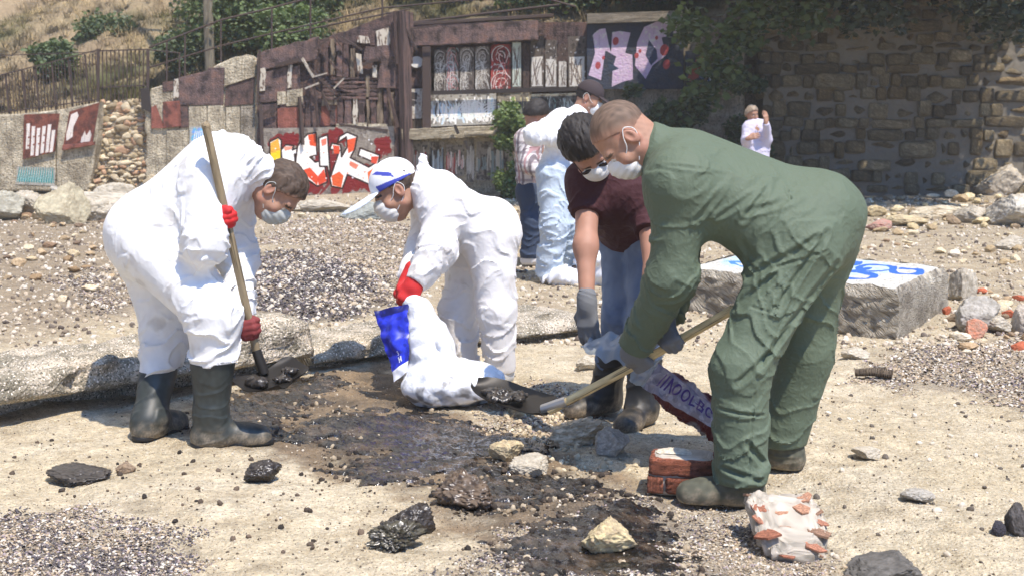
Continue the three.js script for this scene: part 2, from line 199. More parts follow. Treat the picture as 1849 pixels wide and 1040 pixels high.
{ // block with blue spray paint
  const a = G(1225, 560), b = G(1621, 612), c = G(1712, 560), h = 0.315, u = b.clone().sub(a), w = c.clone().sub(b), dpt = w.clone().multiplyScalar(1.05), d = a.clone().add(dpt), t = thing('concrete_block', 'broad concrete block with blue spray-paint scrawl on its pale top', 'block', V(b.x, 0, b.z));
  const N = 70, M = 40, pos = [], idx = [], uv = [], Q = (s, q, y) => { const p = a.clone().addScaledVector(u, s).addScaledVector(dpt, q); p.y = y; return p; };
  const face = (fn, n, m) => { const o = pos.length / 3; for (let i = 0; i <= n; i++) for (let j = 0; j <= m; j++) { const p = fn(i / n, j / m); const e = fbm(p.x * 5, p.y * 5, p.z * 5, 4) * 0.02 + 0.007 * noise3(p.x * 24, p.y * 24, p.z * 24); pos.push(p.x + e, p.y + e * 0.8, p.z - e); uv.push(p.x * 0.8 + p.y, p.z * 0.8 + p.y * 0.7); } for (let i = 0; i < n; i++) for (let j = 0; j < m; j++) { const k = o + i * (m + 1) + j; idx.push(k, k + m + 1, k + m + 2, k, k + m + 2, k + 1); } };
  const side = (p, q) => face((s, y) => { const r = p.clone().lerp(q, s); const ctr = b.clone().add(d).multiplyScalar(0.5), inn = ctr.sub(r).setY(0).normalize(), bev = y > 0.78 ? Math.pow((y - 0.78) / 0.22, 2) * 0.05 : 0; r.addScaledVector(inn, bev + (y > 0.42 ? 0 : -0.0)); r.y = -0.08 + (h + 0.08) * (y > 0.97 ? 0.985 : y); return r; }, 50, 22);
  side(a, b); side(b, c); side(c, d); side(d, a);
  const g = new THREE.BufferGeometry(); g.setAttribute('position', new THREE.Float32BufferAttribute(pos, 3)); g.setAttribute('uv', new THREE.Float32BufferAttribute(uv, 2)); g.setIndex(idx); g.computeVertexNormals(); placed('side', g, std(0xffffff, 0.93, { map: rep(T.concrete, 0.9), bumpMap: rep(T.grain, 3), bumpScale: 0.03, side: THREE.DoubleSide }), t);
  const tp = []; const ti = [], tu = []; for (let i = 0; i <= N; i++) for (let j = 0; j <= M; j++) { const s = i / N, q = j / M, p = Q(0.02 + s * 0.96, 0.03 + q * 0.94, h - 0.004), edge = Math.min(s, 1 - s, q, 1 - q); p.y += 0.012 * fbm(p.x * 5, p.z * 5, 3, 4) - 0.02 * (1 - sstep(0, 0.05, edge)); tp.push(p.x, p.y, p.z); tu.push(s, q); if (i < N && j < M) { const k = i * (M + 1) + j; ti.push(k, k + M + 1, k + M + 2, k, k + M + 2, k + 1); } }
  const tg = new THREE.BufferGeometry(); tg.setAttribute('position', new THREE.Float32BufferAttribute(tp, 3)); tg.setAttribute('uv', new THREE.Float32BufferAttribute(tu, 2)); tg.setIndex(ti); tg.computeVertexNormals();
  const ct = canvasTex(1024, 512, (g2, W, H) => {   // x along the block, y from the far edge (top) to the near edge
    const r = rngOf(5); g2.fillStyle = '#b9b8b0'; g2.fillRect(0, 0, W, H);
    for (let i = 0; i < 5000; i++) { g2.fillStyle = r() < 0.5 ? 'rgba(80,78,72,.25)' : 'rgba(240,238,230,.35)'; g2.beginPath(); g2.arc(r() * W, r() * H, 1 + r() * 4, 0, 7); g2.fill(); }
    const gr = (x, y, w, h2) => { for (let i = 0; i < 900; i++) { const a2 = r() * 6.28, k = Math.sqrt(r()); g2.fillStyle = `rgba(150,190,225,${0.1 + 0.14 * r()})`; g2.beginPath(); g2.arc(x + Math.cos(a2) * w * k, y + Math.sin(a2) * h2 * k, 6 + r() * 12, 0, 7); g2.fill(); } }; gr(230, 250, 190, 180); gr(640, 230, 230, 190);
    g2.strokeStyle = '#3f78c4'; g2.lineCap = 'round'; g2.lineWidth = 26; const P2 = (pts) => { g2.beginPath(); g2.moveTo(pts[0], pts[1]); for (let i = 2; i < pts.length; i += 4) g2.quadraticCurveTo(pts[i], pts[i + 1], pts[i + 2], pts[i + 3]); g2.stroke(); };
    P2([130, 160, 220, 90, 280, 170, 290, 260, 120, 330, 200, 340, 340, 280]); P2([120, 340, 220, 260, 320, 350, 220, 440, 120, 340]); g2.strokeStyle = '#2b5fb6';
    g2.save(); g2.translate(20, -40); g2.scale(1.13, 1.2); g2.lineWidth = 30; P2([470, 120, 560, 60, 560, 160, 470, 220, 480, 300, 600, 330, 640, 200]); P2([600, 130, 720, 90, 740, 200, 660, 300, 600, 200, 590, 150, 600, 130]); P2([700, 300, 620, 250, 560, 330, 620, 420, 720, 380, 760, 320, 690, 280]); P2([480, 380, 560, 350, 600, 430]); P2([760, 150, 860, 120, 850, 220, 780, 280, 750, 210]); g2.restore();
  }); ct.flipY = true; placed('painted_top', tg, std(0xffffff, 0.9, { map: ct, bumpMap: T.grain, bumpScale: 0.01, side: THREE.DoubleSide }), t);
}
// ---------- the retaining wall ----------
const ZW = -22.3;
const wp = (x, y, z = ZW) => { const p = Z(x, y, z); return [p.x, p.y]; };
const PX = -ZW / F * 1.0;       // metres per photo pixel on the wall
function plateGeo(px, z, thick = 0.03, bev = 0.006, seed = 0, rough = 0) {
  let pts = px.map(([x, y]) => wp(x, y, z));
  if (rough) { const out = [], r = rngOf(seed + 3); for (let i = 0; i < pts.length; i++) { const [a, b] = pts[i], [c, d] = pts[(i + 1) % pts.length], n = Math.max(1, Math.floor(Math.hypot(c - a, d - b) / 0.1)); for (let k = 0; k < n; k++) out.push([lerp(a, c, k / n) + (k ? (r() - 0.5) * rough : 0), lerp(b, d, k / n) + (k ? (r() - 0.5) * rough : 0)]); } pts = out; }
  const g = new THREE.ExtrudeGeometry(new THREE.Shape(pts.map(([x, y]) => new THREE.Vector2(x, y))), { depth: thick, bevelEnabled: bev > 0, bevelSize: bev, bevelThickness: bev, bevelOffset: -bev, bevelSegments: 1, steps: 1 }); g.translate(0, 0, z - thick); return g;
}
const rectP = (x0, y0, x1, y1, j = 0) => [[x0, y1], [x1, y1 + j], [x1, y0 + j], [x0, y0]];
const mRust = std(0xffffff, 0.88, { map: rep(T.rust, 0.7), bumpMap: rep(T.grain, 1.2), bumpScale: 0.012 }), mRustB = std(new THREE.Color(0.75, 0.72, 0.72), 0.88, { map: rep(T.rust, 1.1), bumpMap: rep(T.grain, 1.2), bumpScale: 0.012 }), mRed = std(0xffffff, 0.85, { map: rep(T.redrust, 0.8), bumpMap: rep(T.grain, 1.2), bumpScale: 0.008 });
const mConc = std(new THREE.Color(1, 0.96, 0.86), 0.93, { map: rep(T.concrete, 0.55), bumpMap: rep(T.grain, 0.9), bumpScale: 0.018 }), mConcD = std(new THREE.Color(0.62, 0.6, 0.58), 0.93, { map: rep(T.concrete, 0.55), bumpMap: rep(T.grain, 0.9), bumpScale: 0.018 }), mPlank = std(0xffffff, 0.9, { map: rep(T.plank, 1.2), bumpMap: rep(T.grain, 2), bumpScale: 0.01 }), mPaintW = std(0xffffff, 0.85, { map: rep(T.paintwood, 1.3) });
const mDark = std(new THREE.Color(0.035, 0.028, 0.026), 0.9), mIron = std(new THREE.Color(0.06, 0.04, 0.034), 0.85);
const bar = (a, b, r, seg = 6) => { const d = b.clone().sub(a), g = new THREE.CylinderGeometry(r, r, d.length(), seg); g.applyQuaternion(new THREE.Quaternion().setFromUnitVectors(V(0, 1, 0), d.normalize())); g.translate((a.x + b.x) / 2, (a.y + b.y) / 2, (a.z + b.z) / 2); return g; };
const boxBar = (a, b, w, t = w) => { const d = b.clone().sub(a), g = new THREE.BoxGeometry(w, d.length(), t); g.applyQuaternion(new THREE.Quaternion().setFromUnitVectors(V(0, 1, 0), d.normalize())); g.translate((a.x + b.x) / 2, (a.y + b.y) / 2, (a.z + b.z) / 2); return g; };
const wz = (x, y, z = ZW) => Z(x, y, z);
function printed(w, h, z, px, draw, thick = 0.02, mat = {}) {   // a flat panel with a painted face: px = four corners, from the lower left round
  const [a, b, c, d] = px.map(([x, y]) => Z(x, y, z)), N = 10, pos = [], uv = [], idx = []; for (let j = 0; j <= N; j++) for (let i = 0; i <= N; i++) { const u = i / N, v = j / N, p = a.clone().lerp(b, u).lerp(d.clone().lerp(c, u), v); pos.push(p.x, p.y, z); uv.push(u, v); if (i < N && j < N) { const k = j * (N + 1) + i; idx.push(k, k + 1, k + N + 2, k, k + N + 2, k + N + 1); } }
  const o = pos.length / 3; for (const p of [a, b, c, d]) { pos.push(p.x, p.y, z, p.x, p.y, z - thick); uv.push(0.01, 0.01, 0.01, 0.01); } for (let i = 0; i < 4; i++) { const k = o + i * 2, n = o + ((i + 1) % 4) * 2; idx.push(k, k + 1, n + 1, k, n + 1, n); }
  const g = new THREE.BufferGeometry(); g.setAttribute('position', new THREE.Float32BufferAttribute(pos, 3)); g.setAttribute('uv', new THREE.Float32BufferAttribute(uv, 2)); g.setIndex(idx); g.computeVertexNormals();
  return [g, std(0xffffff, 0.88, { map: canvasTex(w, h, draw), bumpMap: T.grain, bumpScale: 0.01, ...mat })];
}
function mottle(g, w, h, base, spots, n, r, smin = 2, smax = 14) { if (base) { g.fillStyle = base; g.fillRect(0, 0, w, h); } for (let i = 0; i < n; i++) { g.fillStyle = spots[Math.floor(r() * spots.length)]; g.beginPath(); const s = smin + r() * r() * (smax - smin); g.ellipse(r() * w, r() * h, s * (0.5 + r()), s * (0.4 + r()), r() * 3, 0, 7); g.fill(); } }
function streaks(g, w, h, cols, n, r) { for (let i = 0; i < n; i++) { g.strokeStyle = cols[Math.floor(r() * cols.length)]; g.lineWidth = 0.6 + r() * 3; const x = r() * w, y = r() * h; g.beginPath(); g.moveTo(x, y); g.quadraticCurveTo(x + (r() - 0.5) * 8, y + 20, x + (r() - 0.5) * 10, y + 20 + r() * h * 0.3); g.stroke(); } }
const poly = (g, pts, fill, stroke, lw = 4) => { g.beginPath(); pts.forEach(([x, y], i) => (i ? g.lineTo(x, y) : g.moveTo(x, y))); g.closePath(); if (fill) { g.fillStyle = fill; g.fill(); } if (stroke) { g.strokeStyle = stroke; g.lineWidth = lw; g.lineJoin = 'round'; g.stroke(); } };

{ // left stretch: rendered concrete with rust-red plates
  const t = thing('concrete_wall', 'weathered concrete wall at left with two red-brown painted plates', 'wall', V(wz(90, 350).x, 0, ZW));
  const face = (px, z, seed, depth = 0.5) => { // a rough slab of concrete: front face on a grid
    const b = new THREE.Box2(); const q = px.map(([x, y]) => new THREE.Vector2(...wp(x, y, z))); q.forEach((p) => b.expandByPoint(p)); const pol = q.map((p) => [p.x, p.y]);
    const g = new THREE.ExtrudeGeometry(new THREE.Shape(q), { depth, bevelEnabled: true, bevelSize: 0.03, bevelThickness: 0.03, bevelOffset: -0.03, bevelSegments: 2 }); g.translate(0, 0, z - depth); return g; };
  placed('panel', face([[-620, 345], [-620, 218], [30, 206], [100, 199], [100, 345]], ZW, 1), mConc, t);
  placed('panel', face([[101, 345], [101, 199], [178, 184], [176, 250], [168, 300], [160, 346]], ZW + 0.03, 2), mConc, t);
  const paint = (draw) => (g, w, h) => { const r = rngOf(8); mottle(g, w, h, '#7c4436', ['rgba(90,50,42,.5)', 'rgba(130,76,60,.5)', 'rgba(70,44,40,.4)'], 400, r, 4, 30); draw(g, w, h, r); streaks(g, w, h, ['rgba(60,36,32,.35)'], 40, r); };
  { const [g, m] = printed(256, 256, ZW + 0.09, [[40, 288], [97, 274], [106, 205], [42, 207]], paint((c, w, h, r) => { c.fillStyle = 'rgba(236,230,220,.95)'; for (const [x, a, b] of [[20, 50, 200], [60, 60, 235], [100, 70, 240], [140, 70, 240], [180, 60, 240], [215, 90, 235]]) { c.fillRect(x, a + r() * 20, 26, b - a); } c.fillStyle = 'rgba(124,68,54,.9)'; for (const x of [50, 92, 132, 172]) { c.fillRect(x, 90, 7, 130); c.fillRect(x - 18, 130, 20, 9); c.fillRect(x - 18, 178, 20, 9); } })); placed('plate', g, m, t); }
  { const [g, m] = printed(256, 320, ZW + 0.1, [[112, 268], [165, 262], [178, 185], [124, 202]], paint((c, w, h, r) => { c.fillStyle = 'rgba(236,230,220,.95)'; poly(c, [[20, 30], [70, 20], [90, 60], [60, 150], [70, 230], [20, 260], [8, 200]], 'rgba(236,228,216,.95)'); poly(c, [[150, 250], [170, 200], [190, 240], [215, 200], [235, 240], [230, 290], [150, 290]], 'rgba(232,226,216,.9)'); })); placed('plate', g, m, t); }
  placed('ledge', plateGeo([[110, 272], [168, 262], [168, 256], [112, 262]], ZW + 0.14, 0.1), mRed, t);
  { const [g, m] = printed(512, 128, ZW + 0.036 + 0.002, [[26, 333], [98, 336], [98, 303], [30, 301]], (c, w, h) => { const r = rngOf(3); mottle(c, w, h, '#a5a196', ['rgba(120,118,110,.4)', 'rgba(190,186,172,.4)'], 300, r, 4, 20); c.strokeStyle = '#3f8f8d'; c.lineWidth = 11; for (let i = 0; i < 15; i++) { const x = 20 + i * 32; c.beginPath(); c.moveTo(x, 112); c.lineTo(x + 12, 18); c.lineTo(x + 24, 108); c.stroke(); } c.strokeStyle = '#cfe6e2'; c.lineWidth = 4; for (let i = 0; i < 14; i++) { const x = 30 + i * 32; c.beginPath(); c.moveTo(x, 104); c.lineTo(x + 12, 24); c.stroke(); } }); placed('scrawl', g, m, t); }
}
// stones: a few shared shapes, turned and scaled
const stoneShapes = []; for (let s = 0; s < 12; s++) { const g = rockGeo(400 + s, 0.5, 0.5, 0.5, { detail: 2, cuts: 0, rough: 0.05, c0: [1, 0.97, 0.9], c1: [0.72, 0.68, 0.6] }); const P = g.attributes.position; for (let i = 0; i < P.count; i++) { const a = [P.getX(i) * 2, P.getY(i) * 2, P.getZ(i) * 2].map((v) => Math.sign(v) * Math.pow(Math.min(1, Math.abs(v)), 0.32) * 0.5); P.setXYZ(i, a[0] + 0.03 * noise3(a[1] * 3, a[2] * 3, s), a[1] + 0.05 * noise3(a[0] * 3, a[2] * 3, s + 30), a[2] + 0.05 * noise3(a[0] * 4, a[1] * 4, s + 60)); } g.computeVertexNormals(); stoneShapes.push(g); }
const cobShapes = []; for (let s = 0; s < 10; s++) cobShapes.push(rockGeo(500 + s, 0.5, 0.5, 0.5, { detail: 2, cuts: 8, rough: 0.1, c0: [1, 0.97, 0.9], c1: [0.7, 0.64, 0.55] }));
const stoneMat = (hexes, tx = 1.2) => hexes.map((h) => std(lin(h), 0.94, { vertexColors: true, map: rep(T.stone, tx), bumpMap: rep(T.grain, 1.8), bumpScale: 0.05 }));
{ // collapsed rubble pier
  const t = thing('rubble_masonry', 'crumbling rubble-stone pier between the concrete wall and the rusty plates', 'masonry', V(wz(230, 350).x, 0, ZW)), r = rngOf(21), mats = [0xc6baa2, 0xb4a68a, 0xd6cbb2, 0x9c8e76, 0xbc9c82].map((h) => std(lin(h), 0.94, { vertexColors: true }));
  const backing = new THREE.ExtrudeGeometry(new THREE.Shape([[160, 352], [310, 352], [300, 260], [285, 190], [262, 176], [180, 186], [176, 250]].map(([x, y]) => new THREE.Vector2(...wp(x, y)))), { depth: 0.8, bevelEnabled: false }); backing.translate(0, 0, ZW - 1.05); placed('mortar', backing, std(new THREE.Color(0.5, 0.42, 0.31), 0.95, { bumpMap: rep(T.grain, 1), bumpScale: 0.08 }), t);
  for (let y = 182; y < 352; y += 8) for (let x = 176 - (y - 180) * 0.1; x < 288 + (y > 250 ? (y - 250) * 0.3 : 0); x += 7 + r() * 6) { if (y < 190 && x > 268) continue; const p = wz(x + r() * 3, y + r() * 4, ZW), s = 0.055 + r() * r() * 0.14, m = mesh('stone', cobShapes[Math.floor(r() * 10)], mats[Math.floor(r() * 5)], t); m.position.set(p.x - t.position.x, p.y, -0.275 + r() * 0.05 + sstep(280, 352, y) * 0.4 * r()); m.scale.set(s * (1.1 + r() * 0.9), s * (0.8 + r() * 0.5), s * 0.8); m.rotation.set(r() * 0.4, r() * 0.5, r() * 0.5 - 0.25); }
}
{ // stretch behind the stooping man: concrete with dark plates
  const t = thing('patched_wall', 'patched concrete wall with dark rusty sheets beneath the sloping handrail', 'wall', V(wz(365, 350).x, 0, ZW - 0.1)), z = ZW - 0.1;
  placed('panel', plateGeo([[262, 360], [468, 360], [468, 112], [445, 98], [402, 112], [330, 150], [272, 160], [262, 190]], z, 0.6, 0.02, 4, 0.05), mConc, t);
  for (const [p, m, dz] of [[[[322, 190], [402, 190], [404, 122], [376, 122], [372, 128], [322, 140]], mRust, 0.05], [[[404, 192], [456, 188], [458, 140], [408, 156]], mRustB, 0.055], [[[404, 156], [460, 138], [458, 104], [440, 106], [405, 120]], mConc, 0.08], [[[294, 232], [326, 228], [323, 182], [293, 184]], mRed, 0.07], [[[272, 232], [296, 232], [280, 190], [272, 194]], mRed, 0.06], [[[293, 166], [312, 164], [312, 146], [292, 148]], mRustB, 0.03], [[[312, 178], [322, 176], [321, 142], [313, 143]], mPaintW, 0.05], [[[254, 195], [272, 205], [268, 158], [252, 160]], mDark, 0.06], [[[322, 232], [340, 230], [338, 190], [322, 190]], mRustB, 0.04]]) placed('sheet', plateGeo(p, z + dz, 0.03, 0.004), m, t);
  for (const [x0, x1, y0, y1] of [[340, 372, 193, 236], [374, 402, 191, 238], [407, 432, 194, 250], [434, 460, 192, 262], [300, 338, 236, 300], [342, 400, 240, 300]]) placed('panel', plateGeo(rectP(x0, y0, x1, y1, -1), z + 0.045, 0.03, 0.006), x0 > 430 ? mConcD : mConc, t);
  { const [g, m] = printed(128, 256, z + 0.06, [[340, 285], [372, 280], [374, 226], [342, 230]], (c, w, h) => { const r = rngOf(6); mottle(c, w, h, '#b9bcb8', ['rgba(150,150,145,.5)'], 200, r); for (let i = 0; i < 260; i++) { c.fillStyle = `rgba(${70 + r() * 70},${150 + r() * 50},${215 + r() * 30},.5)`; c.beginPath(); c.arc(64 + (r() - 0.5) * 90, 120 + (r() - 0.5) * 200, 3 + r() * 10, 0, 7); c.fill(); } c.strokeStyle = '#f2f6f8'; c.lineWidth = 6; for (let i = 0; i < 6; i++) { c.beginPath(); c.moveTo(20 + i * 16, 220); c.lineTo(40 + i * 14, 40); c.stroke(); } }); placed('blue_paint', g, m, t); }
}
{ // the rusty steel stretch
  const t = thing('rusty_steel_wall', 'tall patchwork of rusty steel sheets and bars above the red and white lettering', 'wall', V(wz(600, 352).x, 0, ZW)), r = rngOf(31), z = ZW;
  placed('backing', plateGeo([[464, 355], [742, 355], [742, 24], [705, 24], [600, 66], [500, 88], [464, 98]], z - 0.12, 0.4, 0), mRustB, t);
  const P = (px, m, dz, name = 'sheet', th = 0.02) => placed(name, plateGeo(px, z + dz, th, 0.004, r() * 1e4, 0.03), m, t);
  P([[464, 128], [572, 108], [576, 66], [500, 86], [464, 97]], mRust, 0.02); P([[466, 185], [504, 182], [504, 124], [466, 130]], mRust, 0.0); P([[504, 232], [544, 228], [540, 118], [504, 124]], mRust, 0.01);
  P([[464, 262], [500, 258], [500, 186], [464, 188]], mRust, -0.02); P([[500, 245], [545, 240], [545, 194], [500, 196]], mRed, 0.03); P([[545, 262], [600, 250], [596, 180], [566, 160], [545, 175]], mRust, -0.01); P([[575, 230], [612, 226], [606, 160], [585, 158]], mRed, -0.005);
  P([[468, 165], [478, 164], [478, 122], [469, 124]], mPaintW, 0.03, 'strip'); P([[517, 160], [526, 158], [528, 117], [521, 118]], mPaintW, 0.035, 'strip'); P([[500, 190], [516, 188], [515, 165], [500, 166]], mConc, 0.035, 'patch'); P([[516, 192], [546, 188], [546, 160], [517, 164]], mConc, 0.04, 'patch'); P([[580, 192], [608, 190], [608, 172], [582, 172]], mPlank, 0.03, 'patch');
  P([[655, 110], [705, 110], [705, 82], [660, 84]], mRust, 0.06); P([[680, 160], [735, 160], [735, 95], [690, 92]], mRust, 0.08); P([[578, 78], [700, 84], [705, 60], [640, 52], [600, 62]], mRustB, -0.02); P([[705, 115], [745, 115], [745, 22], [706, 22]], mRust, 0.1);
  P([[680, 86], [704, 86], [702, 50], [678, 56]], mPaintW, 0.03, 'patch'); P([[646, 130], [655, 134], [652, 98], [642, 96]], mPaintW, 0.05, 'strip'); P([[644, 76], [668, 78], [664, 66], [648, 64]], mPaintW, 0.01, 'patch'); P([[672, 140], [680, 140], [680, 118], [672, 118]], mPaintW, 0.07, 'strip');
  for (const [x, y0, y1, w, m, dz] of [[588, 75, 135, 9, mRustB, 0], [600, 70, 135, 8, mPlank, 0.01], [612, 76, 138, 10, mRust, 0.015], [624, 80, 140, 9, mRustB, 0], [636, 88, 140, 8, mPlank, 0.01], [627, 176, 224, 13, mRust, 0.03], [641, 176, 226, 8, mPaintW, 0.035], [652, 160, 224, 11, mRust, 0.03], [664, 136, 224, 6, mPlank, 0.05], [674, 165, 225, 10, mRustB, 0.03], [686, 160, 226, 9, mPlank, 0.04], [697, 165, 226, 8, mRust, 0.03], [706, 168, 300, 10, mPlank, 0.06], [716, 160, 330, 7, mRustB, 0.07], [614, 176, 224, 11, mRustB, 0.02], [555, 150, 250, 8, mRustB, 0.03], [600, 150, 226, 10, mRustB, 0.0]]) P(rectP(x - w / 2, y0, x + w / 2, y1, r() * 3 - 1.5), m, dz, 'plank', 0.03);
  for (let i = 0; i < 6; i++) P(rectP(582, 140 + i * 7, 682, 144.5 + i * 7, -1 + r() * 2), i % 2 ? mRust : mRustB, 0.025 + 0.005 * i, 'slat', 0.03);
  const B = (x0, y0, x1, y1, w, dz = 0.1, m = mIron, n = 'bar') => placed(n, boxBar(wz(x0, y0, z + dz), wz(x1, y1, z + dz + 0.02), w * PX), m, t);
  B(578, 92, 622, 140, 3.2, 0.14, mRustB); B(622, 140, 602, 160, 2.6, 0.15, mPaintW); B(566, 88, 594, 70, 3, 0.13); B(614, 66, 654, 90, 3, 0.13); B(604, 170, 556, 120, 3.4, 0.15); B(545, 105, 566, 140, 4, 0.16, mPaintW); B(566, 140, 574, 230, 3.4, 0.15, mRustB); B(580, 165, 595, 200, 4, 0.15); B(496, 117, 542, 107, 5, 0.07); B(654, 117, 682, 106, 5, 0.12); B(704, 103, 744, 110, 4, 0.14); B(470, 188, 476, 345, 6, 0.05); B(728, 20, 736, 350, 16, 0.18, mRust, 'post'); B(712, 20, 716, 115, 5, 0.2, mRustB); B(464, 190, 468, 90, 4, 0.1); B(600, 64, 616, 84, 2, 0.13); B(732, 50, 752, 90, 3.4, 0.22); B(742, 52, 790, 46, 3, 0.2); B(476, 205, 500, 192, 4, 0.06); B(540, 175, 546, 262, 5, 0.09); B(550, 160, 575, 150, 3, 0.16, mPaintW); B(568, 138, 590, 132, 2.4, 0.17, mPaintW); B(700, 160, 718, 230, 5, 0.16, mRust); B(612, 225, 700, 236, 4, 0.05);
  placed('footing', plateGeo([[464, 356], [742, 352], [742, 300], [640, 300], [600, 290], [464, 300]], z + 0.0, 0.3, 0.02), mConc, t);
  // painted panel with block letters
  const draw = (g, W, H) => {
    const r2 = rngOf(14), X = (x) => (x - 470) / 240 * W, Y = (y) => (y - 226) / 128 * H, pp = (a) => a.map(([x, y]) => [X(x), Y(y)]);
    mottle(g, W, H, '#8d8478', ['rgba(110,100,92,.5)', 'rgba(165,158,146,.5)', 'rgba(90,80,74,.45)'], 900, r2, 4, 40); streaks(g, W, H, ['rgba(80,66,58,.5)', 'rgba(190,184,172,.4)'], 160, r2);
    for (const [x, y, rx, ry] of [[520, 250, 22, 16], [560, 300, 70, 40], [600, 245, 30, 18], [690, 265, 18, 24], [590, 330, 60, 24], [650, 320, 50, 26], [500, 265, 24, 30], [675, 340, 20, 10]]) { g.fillStyle = 'rgba(122,24,26,.85)'; for (let i = 0; i < 40; i++) { g.beginPath(); g.ellipse(X(x + (r2() - 0.5) * rx * 1.3), Y(y + (r2() - 0.5) * ry * 1.3), W / 240 * rx * 0.35 * r2() + 6, H / 128 * ry * 0.35 * r2() + 6, r2() * 3, 0, 7); g.fill(); } }
    const L = [[[482, 252], [498, 244], [504, 250], [502, 298], [484, 296]], [[503, 268], [512, 258], [526, 260], [524, 268], [538, 262], [540, 280], [528, 276], [530, 306], [506, 300]], [[540, 250], [552, 238], [567, 236], [569, 278], [556, 282], [566, 292], [582, 288], [588, 330], [570, 338], [538, 315], [528, 306], [533, 262]], [[572, 246], [588, 240], [594, 320], [610, 270], [592, 268], [596, 256], [612, 260], [614, 282], [625, 262], [622, 245], [606, 256], [610, 244], [624, 236], [642, 244], [638, 268], [630, 284], [664, 302], [676, 294], [644, 280], [648, 266], [684, 280], [680, 302], [674, 330], [664, 334], [625, 316], [616, 342], [596, 338], [588, 300], [574, 300]]];
    for (const l of L) poly(g, pp(l), '#fbf6ec', '#2b1512', 13);
    const R = (l, c) => poly(g, pp(l), c); R([[484, 274], [502, 268], [502, 298], [486, 296]], '#f2d21e'); R([[484, 254], [498, 246], [502, 268], [484, 274]], '#f0b040'); R([[552, 240], [566, 238], [567, 262], [556, 260]], '#e5562c'); R([[540, 308], [556, 302], [572, 320], [570, 336]], '#e4502a'); R([[570, 320], [582, 305], [587, 328], [572, 336]], '#dd4a28'); R([[596, 318], [610, 310], [618, 318], [614, 340], [598, 336]], '#e2602c'); R([[598, 260], [610, 262], [610, 276], [600, 276]], '#e0502c'); R([[624, 250], [640, 246], [636, 270], [626, 276]], '#e4582e'); R([[662, 312], [678, 300], [673, 328], [664, 332]], '#ec6a24'); R([[668, 282], [682, 282], [678, 296], [668, 294]], '#dd4f36'); R([[576, 250], [586, 246], [586, 258], [578, 262]], '#e88066'); R([[508, 262], [524, 261], [522, 267], [510, 270]], '#ec9a80'); R([[630, 290], [646, 298], [640, 306], [628, 298]], '#e98468');
    for (let i = 0; i < 60; i++) { g.fillStyle = ['rgba(230,90,60,.5)', 'rgba(255,255,255,.8)'][i % 2]; g.beginPath(); g.arc(X(485 + r2() * 200), Y(250 + r2() * 80), 2 + r2() * 6, 0, 7); g.fill(); }
  };
  { const [g, m] = printed(1024, 546, z + 0.07, [[474, 352], [710, 352], [712, 228], [474, 232]], draw); placed('lettered_panel', g, m, t); }
  for (const [x0, x1, y0] of [[606, 640, 228], [643, 662, 226], [664, 700, 228]]) placed('panel', plateGeo(rectP(x0, y0 - 4, x1, y0 + 18), z + 0.05, 0.03, 0.004), mConc, t);
}
// concentric scribbles and wild letters, each drawn on its own board
const ringPaint = (seed, bg, cols, cx, cy) => (g, w, h) => { const r = rngOf(seed); mottle(g, w, h, bg, ['rgba(40,34,32,.5)', 'rgba(110,96,86,.4)', 'rgba(70,58,52,.5)'], 260, r, 3, 22); for (let k = 0; k < 3; k++) { const x = cx[k % cx.length] * w, y = cy[k % cy.length] * h; for (let i = 1; i < 9; i++) { g.strokeStyle = cols[(i + k) % cols.length]; g.lineWidth = w * 0.035; g.beginPath(); g.ellipse(x + (r() - 0.5) * 4, y, i * w * 0.075, i * w * 0.09, 0, r() * 2, 2.6 + r() * 3.4 + 1); g.stroke(); } } for (let i = 0; i < 12; i++) { g.strokeStyle = cols[i % cols.length]; g.lineWidth = w * 0.03; g.beginPath(); g.moveTo(r() * w, r() * h); g.quadraticCurveTo(r() * w, r() * h, r() * w, r() * h); g.stroke(); } streaks(g, w, h, ['rgba(60,48,42,.4)'], 50, r); };
const wildPaint = (seed, bg, cols, n = 46) => (g, w, h) => { const r = rngOf(seed); mottle(g, w, h, bg, ['rgba(60,54,50,.5)', 'rgba(150,142,130,.4)'], 300, r, 3, 24); for (let i = 0; i < n; i++) { const x = w * (0.03 + 0.94 * i / n), y = h * (0.15 + 0.4 * r()); g.strokeStyle = cols[Math.floor(r() * cols.length)]; g.lineWidth = h * (0.03 + 0.04 * r()); g.lineCap = 'round'; g.beginPath(); g.moveTo(x, y); g.bezierCurveTo(x + (r() - 0.3) * w * 0.12, y + h * 0.2, x - (r() - 0.5) * w * 0.1, y + h * 0.35, x + (r() - 0.5) * w * 0.08, h * (0.6 + 0.35 * r())); g.stroke(); } streaks(g, w, h, ['rgba(60,48,42,.3)'], 50, r); };
